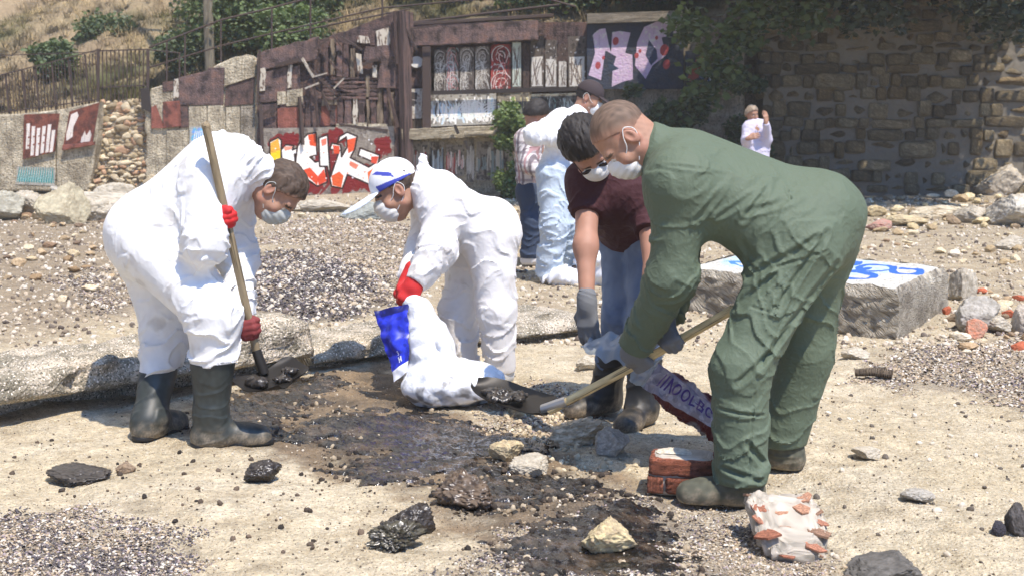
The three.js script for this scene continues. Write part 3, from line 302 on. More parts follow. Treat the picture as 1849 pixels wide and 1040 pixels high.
{ // recessed stretch with ledge
  const z = ZW - 0.35, t = thing('ledge_wall', 'recessed wall with swirling white spray paint above a long concrete ledge', 'wall', V(wz(850, 352).x, 0, z)), r = rngOf(41);
  placed('backing', plateGeo([[738, 356], [1062, 356], [1062, 40], [738, 40]], z - 0.15, 0.5, 0), mRustB, t);
  placed('beam', plateGeo([[742, 84], [972, 72], [972, 36], [742, 44]], z + 0.3, 0.25, 0.01, 2, 0.02), mRust, t); placed('beam', plateGeo([[742, 46], [1000, 30], [1000, 24], [742, 40]], z + 0.32, 0.3, 0.006), mIron, t);
  { const [g, m] = printed(128, 64, z + 0.306, [[896, 60], [948, 58], [948, 40], [896, 42]], (c, w, h) => { const q = rngOf(2); mottle(c, w, h, '#54403a', ['rgba(80,60,52,.5)', 'rgba(50,38,36,.5)'], 100, q); c.strokeStyle = '#8d3a34'; c.lineWidth = 7; c.beginPath(); c.moveTo(10, 14); c.lineTo(18, 50); c.lineTo(30, 18); c.lineTo(38, 48); c.moveTo(50, 14); c.lineTo(78, 14); c.lineTo(56, 50); c.lineTo(84, 48); c.moveTo(98, 50); c.lineTo(108, 16); c.lineTo(120, 50); c.stroke(); }); placed('red_scrawl', g, m, t); }
  placed('sheet', plateGeo(rectP(736, 88, 778, 240), z + 0.1, 0.03, 0.004), mRust, t); placed('post', boxBar(wz(770, 84, z + 0.3), wz(770, 242, z + 0.3), 0.13), mIron, t);
  { const s = new THREE.CylinderGeometry(0.1, 0.1, 0.03, 24).rotateX(Math.PI / 2); const p = wz(752, 112, z + 0.16); s.scale(1.12, 0.95, 1); s.translate(p.x, p.y, p.z); placed('white_disc', s, std(new THREE.Color(0.8, 0.8, 0.78), 0.7), t); }
  { const [g, m] = printed(128, 200, z + 0.14, [[732, 215], [762, 214], [762, 160], [732, 161]], (c, w, h) => { const q = rngOf(9); mottle(c, w, h, '#d9d4ca', ['rgba(180,170,160,.4)', 'rgba(250,250,250,.4)'], 120, q, 3, 18); c.fillStyle = '#4a4546'; for (const [x, y, a, b] of [[60, 42, 30, 20], [52, 58, 18, 14], [74, 62, 16, 12], [62, 90, 26, 14], [56, 108, 14, 9], [80, 40, 12, 16]]) { c.beginPath(); c.ellipse(x, y, a, b, 0.3, 0, 7); c.fill(); } streaks(c, w, h, ['rgba(120,84,66,.4)'], 26, q); mottle(c, w, h, null, ['rgba(130,104,86,.5)'], 30, q, 3, 12); }); placed('poster', g, m, t); }
  placed('patch', plateGeo(rectP(732, 216, 764, 240), z + 0.12, 0.03, 0.003), mPlank, t);
  const boards = [[784, 806, 90, 165, 1], [806, 828, 86, 166, 2], [830, 856, 86, 166, 3], [858, 884, 84, 166, 4], [886, 922, 80, 166, 5]];
  boards.forEach(([x0, x1, y0, y1, s], i) => { const red = s === 5, [g, m] = printed(160, 400, z + 0.1 + 0.01 * (i % 2), [[x0, y1], [x1, y1], [x1, y0], [x0, y0]], ringPaint(60 + s, red ? '#6c3a35' : '#6a6058', red ? ['#efe6dc', '#c0504a', '#9c2f2c'] : s === 2 ? ['#e9dedb', '#d98b88', '#9fb0ae'] : ['#e8e4da', '#cfc8ba', '#8b857c'], [0.5, 0.3, 0.55], [0.25, 0.6, 0.85])); placed('board', g, m, t); });
  placed('rail', boxBar(wz(776, 168, z + 0.2), wz(1060, 160, z + 0.2), 0.07), mDark, t);
  { const [g, m] = printed(640, 300, z + 0.09, [[772, 229], [896, 224], [896, 166], [772, 169]], (c, w, h) => { wildPaint(77, '#a9a69e', ['#f4f3ee', '#ffffff', '#cfe0ea', '#55504c', '#e9efe6', '#b9d3e6', '#f4f3ee'], 90)(c, w, h); c.strokeStyle = '#f4f2ec'; for (let i = 0; i < 8; i++) { c.lineWidth = 9; c.beginPath(); c.arc(w * 0.62, h * 0.62, 14 + i * 15, 3.3, 6.5); c.stroke(); c.beginPath(); c.arc(w * 0.98, h * 0.9, 20 + i * 22, 3.2, 4.7); c.stroke(); } }); placed('painted_panel', g, m, t); }
  { const [g, m] = printed(300, 300, z + 0.07, [[898, 222], [960, 220], [960, 166], [898, 168]], wildPaint(79, '#8f8776', ['#e8e4d6', '#c9c2ac', '#d9cf9c', '#6c655a'], 24)); placed('painted_panel', g, m, t); }
  [[924, 942, 1], [944, 956, 2], [958, 982, 3], [984, 1006, 4], [1008, 1024, 5], [1026, 1058, 6]].forEach(([x0, x1, s]) => { const [g, m] = printed(100, 300, z + 0.08 + (s % 2) * 0.02, [[x0, 164], [x1, 163], [x1, 64 + (s % 3) * 8], [x0, 66 + (s % 3) * 6]], (c, w, h) => { const q = rngOf(90 + s); mottle(c, w, h, s === 2 || s === 5 ? '#54433c' : '#5f564e', ['rgba(40,34,32,.4)', 'rgba(100,88,78,.4)'], 120, q, 3, 16); if (s !== 2) { const y = h * (s > 2 ? 0.38 : 0.05); mottle(c, w, h - y, null, [], 0, q); c.fillStyle = s === 1 ? '#c9d2c4' : '#d6d0c4'; c.fillRect(w * 0.08, y, w * 0.84, h * 0.92 - y); c.strokeStyle = '#6b5c52'; c.lineWidth = 5; for (let i = 0; i < 7; i++) { c.beginPath(); c.moveTo(q() * w, y + q() * 40); c.quadraticCurveTo(q() * w, h * 0.7, q() * w, h * 0.9); c.stroke(); } mottle(c, w, h, null, ['rgba(90,78,70,.5)', 'rgba(240,240,236,.6)'], 60, q, 2, 9); } }); placed('board', g, m, t); });
  { const [g, m] = printed(300, 130, z + 0.1, [[960, 205], [1040, 202], [1040, 168], [960, 170]], wildPaint(83, '#7d7e76', ['#d6dcd2', '#b8c8bd', '#8fa89c', '#565049'], 26)); placed('painted_panel', g, m, t); }
  const L = new THREE.BoxGeometry((940 - 728) * PX, 0.17, 0.55, 30, 4, 6), lp = L.attributes.position; for (let i = 0; i < lp.count; i++) { const x = lp.getX(i), y = lp.getY(i), q = lp.getZ(i); lp.setY(i, y + 0.02 * fbm(x * 3, y * 3, q * 3, 3)); lp.setZ(i, q + 0.03 * fbm(x * 4, y * 8, 7, 3)); } L.computeVertexNormals(); L.rotateZ(0.035); const c = wz(834, 239, z + 0.35); L.translate(c.x, c.y, z + 0.32); placed('ledge', L, mConc, t);
  placed('conduit', bar(wz(838, 242, z + 0.66), wz(925, 241, z + 0.66), 0.045, 10), mConc, t);
  placed('lower_panel', plateGeo([[734, 356], [1050, 356], [1050, 246], [734, 250]], z + 0.12, 0.3, 0.01), mConc, t);
  [[738, 772, 256, 322, 91, ['#a33f38', '#d9d2c8', '#c9c3b8']], [774, 802, 256, 330, 92, ['#4b4a4c', '#2f2f33', '#c7d4da', '#9fb6c4']], [805, 838, 262, 318, 93, ['#b8564e', '#d9b0a8', '#eee6e0', '#8c8780']], [842, 856, 250, 330, 94, ['#dcd9d0', '#cfcac0']], [860, 918, 256, 326, 95, ['#4f4a45', '#7b746b', '#c9c3b4', '#8d9c9a']]].forEach(([x0, x1, y0, y1, s, cols]) => { const [g, m] = printed(200, 260, z + 0.15, [[x0, y1], [x1, y1], [x1, y0], [x0, y0]], wildPaint(s, '#989186', cols, 22)); placed('painted_panel', g, m, t); });
  for (const [x, y] of [[824, 234], [842, 262]]) { const b = new THREE.BoxGeometry(0.05, 0.16, 0.05); b.rotateZ(0.4); const p = wz(x, y, z + 0.7); b.translate(p.x, p.y, p.z); placed('bracket', b, mDark, t); }
}
{ // shaded stretch with tall pale letters
  const z = ZW - 0.2, t = thing('lettered_wall', 'shaded dark wall with tall pale lilac letters under the tree', 'wall', V(wz(1200, 352).x, 0, z));
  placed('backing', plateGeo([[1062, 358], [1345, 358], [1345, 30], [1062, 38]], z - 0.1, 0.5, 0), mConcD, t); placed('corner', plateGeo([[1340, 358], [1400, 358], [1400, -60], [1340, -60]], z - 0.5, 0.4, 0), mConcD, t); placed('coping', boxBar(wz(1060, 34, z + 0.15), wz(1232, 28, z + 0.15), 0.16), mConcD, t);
  const draw = (g, W, H) => {
    const r = rngOf(17), X = (x) => (x - 1060) / 175 * W, Y = (y) => (y - 36) / 125 * H, pp = (a) => a.map(([x, y]) => [X(x), Y(y)]);
    mottle(g, W, H, '#363c4a', ['rgba(50,52,60,.6)', 'rgba(40,52,70,.6)', 'rgba(64,62,64,.5)'], 400, r, 6, 40);
    for (const l of [[[1070, 62], [1082, 52], [1094, 50], [1103, 92], [1105, 58], [1118, 55], [1140, 58], [1130, 95], [1143, 98], [1144, 144], [1126, 148], [1104, 158], [1106, 122], [1112, 102], [1094, 92], [1086, 146], [1062, 136], [1074, 95]], [[1150, 76], [1163, 48], [1190, 36], [1212, 36], [1210, 66], [1196, 68], [1204, 100], [1180, 118], [1166, 144], [1146, 118]], [[1216, 36], [1234, 38], [1232, 62], [1216, 60]]]) poly(g, pp(l), '#c9b4cb', '#28303f', 9);
    g.globalCompositeOperation = 'source-atop'; for (let i = 0; i < 500; i++) { const x = r() * W, y = r() * H; const d = g.getImageData(Math.floor(x), Math.floor(y), 1, 1).data; if (d[0] > 150) { g.fillStyle = y < H * 0.42 ? 'rgba(214,218,208,.5)' : 'rgba(186,146,190,.4)'; g.beginPath(); g.arc(x, y, 6 + r() * 10, 0, 7); g.fill(); } } g.globalCompositeOperation = 'source-over';
    for (const [x, y, s] of [[1112, 74, 10], [1080, 118, 9], [1090, 104, 5], [1150, 100, 7], [1156, 92, 5], [1186, 68, 5], [1200, 90, 14], [1204, 116, 12]]) { g.fillStyle = '#a3484c'; g.beginPath(); g.ellipse(X(x), Y(y), s * 3.2, s * 4.4, 0.2, 0, 7); g.fill(); }
    poly(g, pp([[1172, 72], [1186, 90], [1188, 106], [1176, 118], [1166, 100]]), '#39425a'); poly(g, pp([[1098, 110], [1102, 130], [1118, 124]]), '#2e3c50'); streaks(g, W, H, ['rgba(60,54,60,.35)'], 70, r);
  };
  { const [g, m] = printed(1024, 730, z + 0.05, [[1060, 161], [1235, 161], [1235, 36], [1060, 36]], draw); placed('lettered_panel', g, m, t); }
  { const [g, m] = printed(400, 280, z + 0.045, [[1238, 160], [1318, 160], [1318, 92], [1238, 92]], (c, w, h) => { const r = rngOf(4); mottle(c, w, h, '#3c4450', ['rgba(50,60,84,.6)', 'rgba(60,60,62,.5)'], 200, r, 5, 30); poly(c, [[20, 200], [110, 40], [230, 20], [250, 120], [140, 190], [40, 230]], '#94463c'); poly(c, [[120, 190], [260, 130], [280, 30], [390, 40], [380, 220], [200, 260]], '#34507a'); c.strokeStyle = '#e6eaee'; c.lineWidth = 9; c.beginPath(); c.moveTo(190, 240); c.lineTo(215, 170); c.lineTo(225, 220); c.lineTo(240, 165); c.lineTo(255, 220); c.lineTo(275, 160); c.lineTo(285, 215); c.quadraticCurveTo(320, 120, 305, 70); c.quadraticCurveTo(296, 160, 320, 215); c.lineTo(345, 190); c.stroke(); }); placed('painted_panel', g, m, t); }
}
{ // the big stone wall at right, course by course
  const z = ZW, t = thing('stone_wall', 'high rough-coursed stone retaining wall in deep tree shade at right', 'wall', V(wz(1640, 352).x, 0, z)), r = rngOf(51), mats = stoneMat([0xbab29e, 0xa69d88, 0xc6bca4, 0x968d7a, 0xb4a486, 0xd4c8ae], 1.6);
  const back = new THREE.BoxGeometry((2300 - 1385) * PX, 8, 1.2); back.translate(wz((1385 + 2300) / 2, 200).x, 3.9, z - 0.72); placed('mortar', back, std(new THREE.Color(0.17, 0.152, 0.12), 0.95, { bumpMap: rep(T.grain, 1), bumpScale: 0.05 }), t);
  let k = 0; for (let y = 352; y > -40; ) { const h = 15 + r() * 15; for (let x = 1385 - r() * 20; x < 1900; ) { const w = 18 + r() * r() * 78, jy = (r() - 0.5) * 8, jh = 0.75 + r() * 0.4; if (k < 299) { const p = wz(x + w / 2, y - h / 2 + jy), m = mesh('stone', r() < 0.35 ? cobShapes[k % 10] : stoneShapes[k % 12], mats[Math.floor(r() * 6)], t); m.position.set(p.x - t.position.x, p.y, -0.225 + r() * r() * 0.09); m.scale.set(w * PX * (0.93 + r() * 0.06), h * PX * jh, 0.3); m.rotation.set((r() - 0.5) * 0.2, (r() - 0.5) * 0.2, (r() - 0.5) * 0.13); k++; } x += w; } y -= h; }
  // further courses above and beyond, as one part
  const rest = []; for (let y = -40; y > -330; ) { const h = 19 + r() * 8; for (let x = 1385 - r() * 20; x < 2250; ) { const w = 30 + r() * 50, p = wz(x + w / 2, y - h / 2), g = stoneShapes[Math.floor(r() * 12)].clone(); g.scale(w * PX * 0.95, h * PX * 0.93, 0.3); g.translate(p.x, p.y, z - 0.1 + r() * 0.08); rest.push(g); x += w; } y -= h; } for (let y = 352; y > -40; ) { const h = 19 + r() * 8; for (let x = 1905; x < 2250; ) { const w = 30 + r() * 50, p = wz(x + w / 2, y - h / 2), g = stoneShapes[Math.floor(r() * 12)].clone(); g.scale(w * PX * 0.95, h * PX * 0.93, 0.3); g.translate(p.x, p.y, z - 0.1 + r() * 0.08); rest.push(g); x += w; } y -= h; }
  const m = placed('upper_courses', mergeGeometries(rest), mats[0], t); m.userData.kind = 'stuff';
}
// ---------- fence, handrail, poles ----------
{
  const z = ZW - 0.25, t = thing('iron_fence', 'rusty iron railing of thin upright bars above the concrete wall', 'fence', V(wz(100, 200, z).x, 1.3, z));
  const top = (x) => (x < 178 ? lerp(138, 90, (x + 20) / 198) : 88), bot = (x) => (x < 178 ? lerp(212, 188, (x + 20) / 198) : 184), A = (x0, y0, x1, y1, w, n, dz = 0) => placed(n, boxBar(wz(x0, y0, z + dz), wz(x1, y1, z + dz), w * PX), mIron, t);
  for (const x of [8, 38, 62, 92, 122, 152]) A(x, top(x) + 2, x + 8, bot(x), 3, 'post'); for (const x of [176, 266]) A(x, 88, x, x < 200 ? 190 : 208, 4.4, 'post', 0.03);
  for (let x = -14; x < 172; x += 5.6) { if ([8, 38, 62, 92, 122, 152].some((q) => Math.abs(q - x) < 2.5)) continue; A(x, top(x) + 4, x + 5, bot(x), 1.3, 'bar'); } for (let x = 184; x < 262; x += 7.4) A(x, 90, x, 184, 1.7, 'bar');
  A(-20, top(-20) + 3, 176, 90, 2, 'rail', 0.02); A(-20, top(-20) + 68, 176, 180, 2, 'rail', 0.02); A(-20, 101, 176, 94, 1.6, 'rail', -0.7); A(176, 92, 266, 89, 2, 'rail', 0.02); A(176, 158, 266, 154, 2, 'rail', 0.02);
}
{
  const z = ZW - 0.3, t = thing('handrail', 'rusty pipe handrail climbing to the right above the patched wall', 'handrail', V(wz(480, 150, z).x, 1.8, z)), A = (x0, y0, x1, y1, w, n, dz = 0) => placed(n, bar(wz(x0, y0, z + dz), wz(x1, y1, z + dz), w * PX / 2, 8), mIron, t);
  const rl = [[268, 86], [398, 36], [490, 14], [560, -4]], ml = [[268, 122], [400, 82], [500, 58], [690, 14]]; for (let i = 0; i < 3; i++) { A(...rl[i], ...rl[i + 1], 3.6, 'top_rail'); A(...ml[i], ...ml[i + 1], 3, 'mid_rail'); } A(268, 90, 325, 96, 2.4, 'mid_rail', -0.5); A(520, 60, 740, 16, 3, 'mid_rail', -0.2); A(690, 14, 1000, -14, 3, 'mid_rail', -0.2); A(745, 40, 1010, 8, 4, 'mid_rail', 0.1); A(960, -10, 1040, 12, 4, 'mid_rail', 0.1);
  for (const [x, y0, y1] of [[300, 74, 150], [323, 96, 146], [398, 36, 122], [333, 64, 140], [490, 14, 92], [560, -4, 74], [690, -10, 40]]) A(x, y0, x, y1, 3.4, 'post');
}
const mPole = std(new THREE.Color(0.5, 0.48, 0.42), 0.9, { map: rep(T.concrete, 0.7) });
for (const [x, y, z, w, label] of [[378, 124, ZW - 1.4, 18, 'stout pale concrete pole behind the handrail at left'], [612, 60, ZW - 4, 10, 'slender pale pole before the dark bushes'], [732, 40, ZW - 3.2, 6, 'thinnest grey pole behind the rusty steel column']]) { const b = Z(x, y, z), g = new THREE.CylinderGeometry(w * PX * 0.46, w * PX * 0.54, 9, 16); g.translate(0, 4.2, 0); const t = thing('utility_pole', label, 'pole', V(b.x, b.y - 0.3, z)); mesh('shaft', g, mPole, t); const c = new THREE.BoxGeometry(1.2, 0.09, 0.09); c.translate(0, 8.2, 0); mesh('crossarm', c, mIron, t); }
// ---------- hillside ----------
let hillY;
{
  const nx = 150, nzr = 90, pos = [], col = [], idx = [], uv = []; hillY = (x, z) => { const d = ZW - 0.9 - z, base = x < -6.1 ? lerp(1.45, 1.2, clamp((-6.1 - x) / 4)) : x < 1.4 ? lerp(1.5, 2.65, clamp((x + 6.1) / 3.6)) : lerp(2.65, 3.0, clamp((x - 1.4) / 2)); return base + Math.pow(Math.max(d, 0), 0.95) * 0.42 + 0.5 * fbm(x * 0.25, z * 0.25, 3, 4) * sstep(0, 4, d) + 0.1 * noise3(x * 1.6, z * 1.6, 3); };
  
  for (let j = 0; j <= nzr; j++) for (let i = 0; i <= nx; i++) { const x = -40 + i / nx * 80, z = ZW - 0.9 - Math.pow(j / nzr, 1.6) * 90; pos.push(x, hillY(x, z) - (j === 0 ? 1.2 : 0), z); uv.push(x, z); const n = fbm(x * 0.5, z * 0.5, 5, 5), m = fbm(x * 2.2, z * 1.2, 6, 4); let c = mixc([0.42, 0.34, 0.2], [0.34, 0.26, 0.165], clamp(0.5 + n + m * 0.6)); c = mixc(c, [0.12, 0.13, 0.05], sstep(0.1, 0.45, noise3(x * 0.35, z * 0.35, 8) * 0.6 + m * 0.4)); col.push(...c); if (i < nx && j < nzr) { const k = j * (nx + 1) + i; idx.push(k, k + 1, k + nx + 2, k, k + nx + 2, k + nx + 1); } }
  const g = new THREE.BufferGeometry(); g.setAttribute('position', new THREE.Float32BufferAttribute(pos, 3)); g.setAttribute('color', new THREE.Float32BufferAttribute(col, 3)); g.setAttribute('uv', new THREE.Float32BufferAttribute(uv, 2)); g.setIndex(idx); g.computeVertexNormals(); struct('hillside', g, std(0xffffff, 0.95, { vertexColors: true, map: rep(T.speck, 0.4) }), 'dry grassy slope rising behind the wall');
  // dry grass tufts
  const r = rngOf(61), n = 16000, blade = new THREE.BufferGeometry(); { const p = [], q = [], ix = []; for (let k = 0; k < 7; k++) { const a = k / 7 * 6.28, l = 0.12 + 0.1 * ((k * 37) % 5) / 5, o = p.length / 3, dx = Math.cos(a), dz = Math.sin(a); p.push(-dz * 0.004, 0, dx * 0.004, dz * 0.004, 0, -dx * 0.004, dx * l * 0.9, l, dz * l * 0.9); q.push(dx * 0.2, 1, dz * 0.2, dx * 0.2, 1, dz * 0.2, dx * 0.2, 1, dz * 0.2); ix.push(o, o + 1, o + 2); } blade.setAttribute('position', new THREE.Float32BufferAttribute(p, 3)); blade.setAttribute('normal', new THREE.Float32BufferAttribute(q, 3)); blade.setIndex(ix); }
  const im = new THREE.InstancedMesh(blade, std(0xffffff, 0.95, { side: THREE.DoubleSide }), n), M = new THREE.Matrix4(), Q = new THREE.Quaternion(); for (let i = 0; i < n; i++) { const z = ZW - 1.1 - r() * r() * 22, x = -11 + r() * 16, s = 0.7 + r() * 0.9; M.compose(V(x, hillY(x, z) - 0.03, z), Q.setFromAxisAngle(V(0, 1, 0), r() * 6.3), V(s, s, s)); im.setMatrixAt(i, M); const g2 = clamp(0.5 + noise3(x * 0.35, z * 0.35, 8)); const c = mixc(mixc([0.5, 0.41, 0.25], [0.44, 0.35, 0.23], clamp(0.5 + noise3(x * 0.6, z * 0.5, 18))), [0.12, 0.14, 0.05], sstep(0.55, 0.95, g2) * 0.8); im.setColorAt(i, new THREE.Color(...mul3b(c, 0.7 + 0.5 * r()))); } im.name = 'dry_grass'; tag(im, 'dry yellow grass covering the slope behind the wall', 'grass', null, 'stuff'); scene.add(im);
}
// ---------- leaves ----------
function leafGeo(n, sample, size, seed, c0, c1) {
  const r = rngOf(seed), pos = new Float32Array(n * 12), nor = new Float32Array(n * 12), col = new Float32Array(n * 12), idx = new Uint32Array(n * 6), q = new THREE.Quaternion(), e = new THREE.Euler();
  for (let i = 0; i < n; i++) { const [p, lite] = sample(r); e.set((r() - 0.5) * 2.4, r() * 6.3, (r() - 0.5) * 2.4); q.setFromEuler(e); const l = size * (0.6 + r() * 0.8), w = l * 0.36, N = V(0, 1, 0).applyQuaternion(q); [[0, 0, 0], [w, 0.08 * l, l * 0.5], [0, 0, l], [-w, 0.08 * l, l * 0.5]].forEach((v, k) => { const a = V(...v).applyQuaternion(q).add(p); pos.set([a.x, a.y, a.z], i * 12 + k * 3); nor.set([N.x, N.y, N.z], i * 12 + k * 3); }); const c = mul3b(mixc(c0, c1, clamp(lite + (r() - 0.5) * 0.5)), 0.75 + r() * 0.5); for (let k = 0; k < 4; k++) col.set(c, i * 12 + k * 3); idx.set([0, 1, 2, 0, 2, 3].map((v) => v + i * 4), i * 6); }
  const g = new THREE.BufferGeometry(); g.setAttribute('position', new THREE.BufferAttribute(pos, 3)); g.setAttribute('color', new THREE.BufferAttribute(col, 3)); g.setIndex(new THREE.BufferAttribute(idx, 1)); g.computeVertexNormals(); return g;
}
const mLeaf = new THREE.MeshPhysicalMaterial({ vertexColors: true, roughness: 0.75, side: THREE.DoubleSide, transmission: 0.5, thickness: 0 }), mBark = std(0xffffff, 0.95, { map: rep(T.plank, 0.8), bumpMap: rep(T.grain, 1.5), bumpScale: 0.03 });
// clumps: spheres of leaves; leaves gather near each clump's outside
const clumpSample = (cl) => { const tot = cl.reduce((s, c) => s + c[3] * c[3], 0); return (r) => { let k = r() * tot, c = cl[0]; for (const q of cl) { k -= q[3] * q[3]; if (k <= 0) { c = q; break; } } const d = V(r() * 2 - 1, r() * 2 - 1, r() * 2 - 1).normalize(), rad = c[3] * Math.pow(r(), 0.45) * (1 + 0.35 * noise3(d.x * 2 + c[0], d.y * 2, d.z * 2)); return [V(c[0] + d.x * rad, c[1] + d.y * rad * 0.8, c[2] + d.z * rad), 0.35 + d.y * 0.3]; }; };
function limb(a, b, ra, rb, seed) { const m = a.clone().lerp(b, 0.5).add(V(noise3(seed, 1, 2), 0.4, noise3(seed, 5, 2)).multiplyScalar(0.12 * a.distanceTo(b))), c = new THREE.CatmullRomCurve3([a, m, b]), g = new THREE.TubeGeometry(c, 12, 1, 8), P = g.attributes.position; const n = 9; for (let i = 0; i <= 12; i++) { const t = i / 12, o = c.getPointAt(t), rr = lerp(ra, rb, t); for (let j = 0; j < n; j++) { const k = i * n + j; P.setXYZ(k, o.x + (P.getX(k) - o.x) * rr, o.y + (P.getY(k) - o.y) * rr, o.z + (P.getZ(k) - o.z) * rr); } } g.computeVertexNormals(); return g; }
function shrub(name, label, category, at, clumps, n, size, seed, c0, c1, group, stems = 4) {
  const t = thing(name, label, category, at, group), loc = clumps.map(([x, y, z, r]) => [x, y, z, r]); mesh('foliage', leafGeo(n, clumpSample(loc), size, seed, c0, c1), mLeaf, t); const r = rngOf(seed + 1), st = []; for (let i = 0; i < stems; i++) { const c = loc[Math.floor(r() * loc.length)]; st.push(limb(V((r() - 0.5) * 0.2, -0.2, (r() - 0.5) * 0.2), V(c[0], c[1], c[2]), 0.03, 0.01, seed + i)); } mesh('stems', mergeGeometries(st), mBark, t); return t;
}
const LG = [0.09, 0.15, 0.03], LL = [0.24, 0.34, 0.08], DG = [0.035, 0.065, 0.022], DL = [0.11, 0.17, 0.05];
const clumpsIn = (seed, n, w, h, d, r0, r1, y0 = 0) => { const r = rngOf(seed), o = []; for (let i = 0; i < n; i++) o.push([(r() - 0.5) * w, y0 + r() * h, (r() - 0.5) * d, r0 + r() * (r1 - r0)]); return o; };
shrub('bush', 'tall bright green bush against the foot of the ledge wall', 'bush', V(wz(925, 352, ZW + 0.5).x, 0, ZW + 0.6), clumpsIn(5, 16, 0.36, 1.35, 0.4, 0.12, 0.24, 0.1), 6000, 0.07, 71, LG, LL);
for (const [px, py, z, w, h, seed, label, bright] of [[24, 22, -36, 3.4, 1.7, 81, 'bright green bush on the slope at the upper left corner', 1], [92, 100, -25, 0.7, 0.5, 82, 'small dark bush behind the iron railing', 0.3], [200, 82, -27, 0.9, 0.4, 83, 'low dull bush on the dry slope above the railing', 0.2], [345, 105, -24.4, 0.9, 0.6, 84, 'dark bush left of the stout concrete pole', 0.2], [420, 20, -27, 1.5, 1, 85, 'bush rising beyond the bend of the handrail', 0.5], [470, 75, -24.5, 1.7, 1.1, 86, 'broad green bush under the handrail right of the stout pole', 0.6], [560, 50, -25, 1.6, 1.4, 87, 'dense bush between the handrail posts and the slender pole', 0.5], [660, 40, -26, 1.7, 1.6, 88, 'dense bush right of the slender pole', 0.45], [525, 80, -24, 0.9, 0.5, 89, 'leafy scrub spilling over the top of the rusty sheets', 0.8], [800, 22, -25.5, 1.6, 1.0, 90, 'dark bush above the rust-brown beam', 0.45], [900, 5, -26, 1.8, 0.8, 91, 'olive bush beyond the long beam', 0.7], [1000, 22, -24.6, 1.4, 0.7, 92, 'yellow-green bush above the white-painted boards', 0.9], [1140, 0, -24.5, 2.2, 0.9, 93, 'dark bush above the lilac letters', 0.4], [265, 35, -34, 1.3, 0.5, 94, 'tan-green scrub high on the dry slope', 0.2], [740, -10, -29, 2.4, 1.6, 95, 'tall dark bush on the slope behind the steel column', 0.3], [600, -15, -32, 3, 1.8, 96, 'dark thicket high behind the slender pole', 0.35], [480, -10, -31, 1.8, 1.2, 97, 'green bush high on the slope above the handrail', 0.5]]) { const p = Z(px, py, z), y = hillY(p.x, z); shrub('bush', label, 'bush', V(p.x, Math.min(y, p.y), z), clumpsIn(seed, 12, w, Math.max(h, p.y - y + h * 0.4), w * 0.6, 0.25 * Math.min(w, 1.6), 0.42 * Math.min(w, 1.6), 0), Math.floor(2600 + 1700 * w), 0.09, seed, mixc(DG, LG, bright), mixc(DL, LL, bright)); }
{ // trees whose crowns shade the stone wall
  const tree = (x, z, y0, h, cl, n, seed, label, c0 = DG, c1 = DL) => { const t = thing('tree', label, 'tree', V(x, y0, z)); const trunk = [limb(V(0, -0.3, 0), V(0.2, h * 0.55, 0.2), 0.2, 0.13, seed)]; cl.forEach((c, i) => { if (i % 2 === 0) trunk.push(limb(V(0.15, h * 0.45, 0.15), V(c[0], c[1], c[2]), 0.08, 0.02, seed + i)); }); mesh('trunk', mergeGeometries(trunk), mBark, t); mesh('crown', leafGeo(n, clumpSample(cl), 0.13, seed, c0, c1), mLeaf, t); };
  const cr = (seed, n, x0, x1, y0, y1, z0, z1, r0, r1) => { const r = rngOf(seed), o = []; for (let i = 0; i < n; i++) o.push([lerp(x0, x1, r()), lerp(y0, y1, r()), lerp(z0, z1, r()), lerp(r0, r1, r())]); return o; };
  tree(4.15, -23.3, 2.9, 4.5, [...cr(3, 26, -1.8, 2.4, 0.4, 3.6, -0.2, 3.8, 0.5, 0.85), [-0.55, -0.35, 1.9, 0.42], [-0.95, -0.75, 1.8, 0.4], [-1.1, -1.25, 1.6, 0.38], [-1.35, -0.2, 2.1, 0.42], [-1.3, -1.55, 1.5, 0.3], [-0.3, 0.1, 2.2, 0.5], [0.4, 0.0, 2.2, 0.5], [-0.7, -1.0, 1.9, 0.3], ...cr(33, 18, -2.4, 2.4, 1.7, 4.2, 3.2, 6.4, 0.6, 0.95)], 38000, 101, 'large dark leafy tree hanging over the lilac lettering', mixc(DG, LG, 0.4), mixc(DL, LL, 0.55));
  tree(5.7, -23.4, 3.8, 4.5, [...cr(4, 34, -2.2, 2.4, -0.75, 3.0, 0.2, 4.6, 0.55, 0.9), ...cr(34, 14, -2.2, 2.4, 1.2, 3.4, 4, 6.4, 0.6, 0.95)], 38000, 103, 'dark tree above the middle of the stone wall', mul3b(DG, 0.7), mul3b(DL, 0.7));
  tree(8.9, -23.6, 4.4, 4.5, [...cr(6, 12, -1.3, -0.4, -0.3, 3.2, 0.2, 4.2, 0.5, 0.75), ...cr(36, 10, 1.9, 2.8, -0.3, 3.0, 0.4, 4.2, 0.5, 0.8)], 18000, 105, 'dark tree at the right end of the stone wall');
  shrub('bush', 'dark undergrowth filling the corner where stone wall and lettered wall meet', 'bush', V(wz(1352, 352, ZW + 0.2).x, 0, ZW + 0.3), clumpsIn(15, 14, 0.5, 2.6, 0.4, 0.15, 0.3, 0.1), 5000, 0.09, 107, DG, DL);
  shrub('bush', 'leafy scrub at the foot of the lettered wall behind the cap', 'bush', V(wz(1190, 352, ZW + 0.4).x, 0, ZW + 0.4), clumpsIn(16, 12, 1.4, 1.2, 0.4, 0.15, 0.3, 0.6), 4500, 0.09, 108, DG, DL);
}
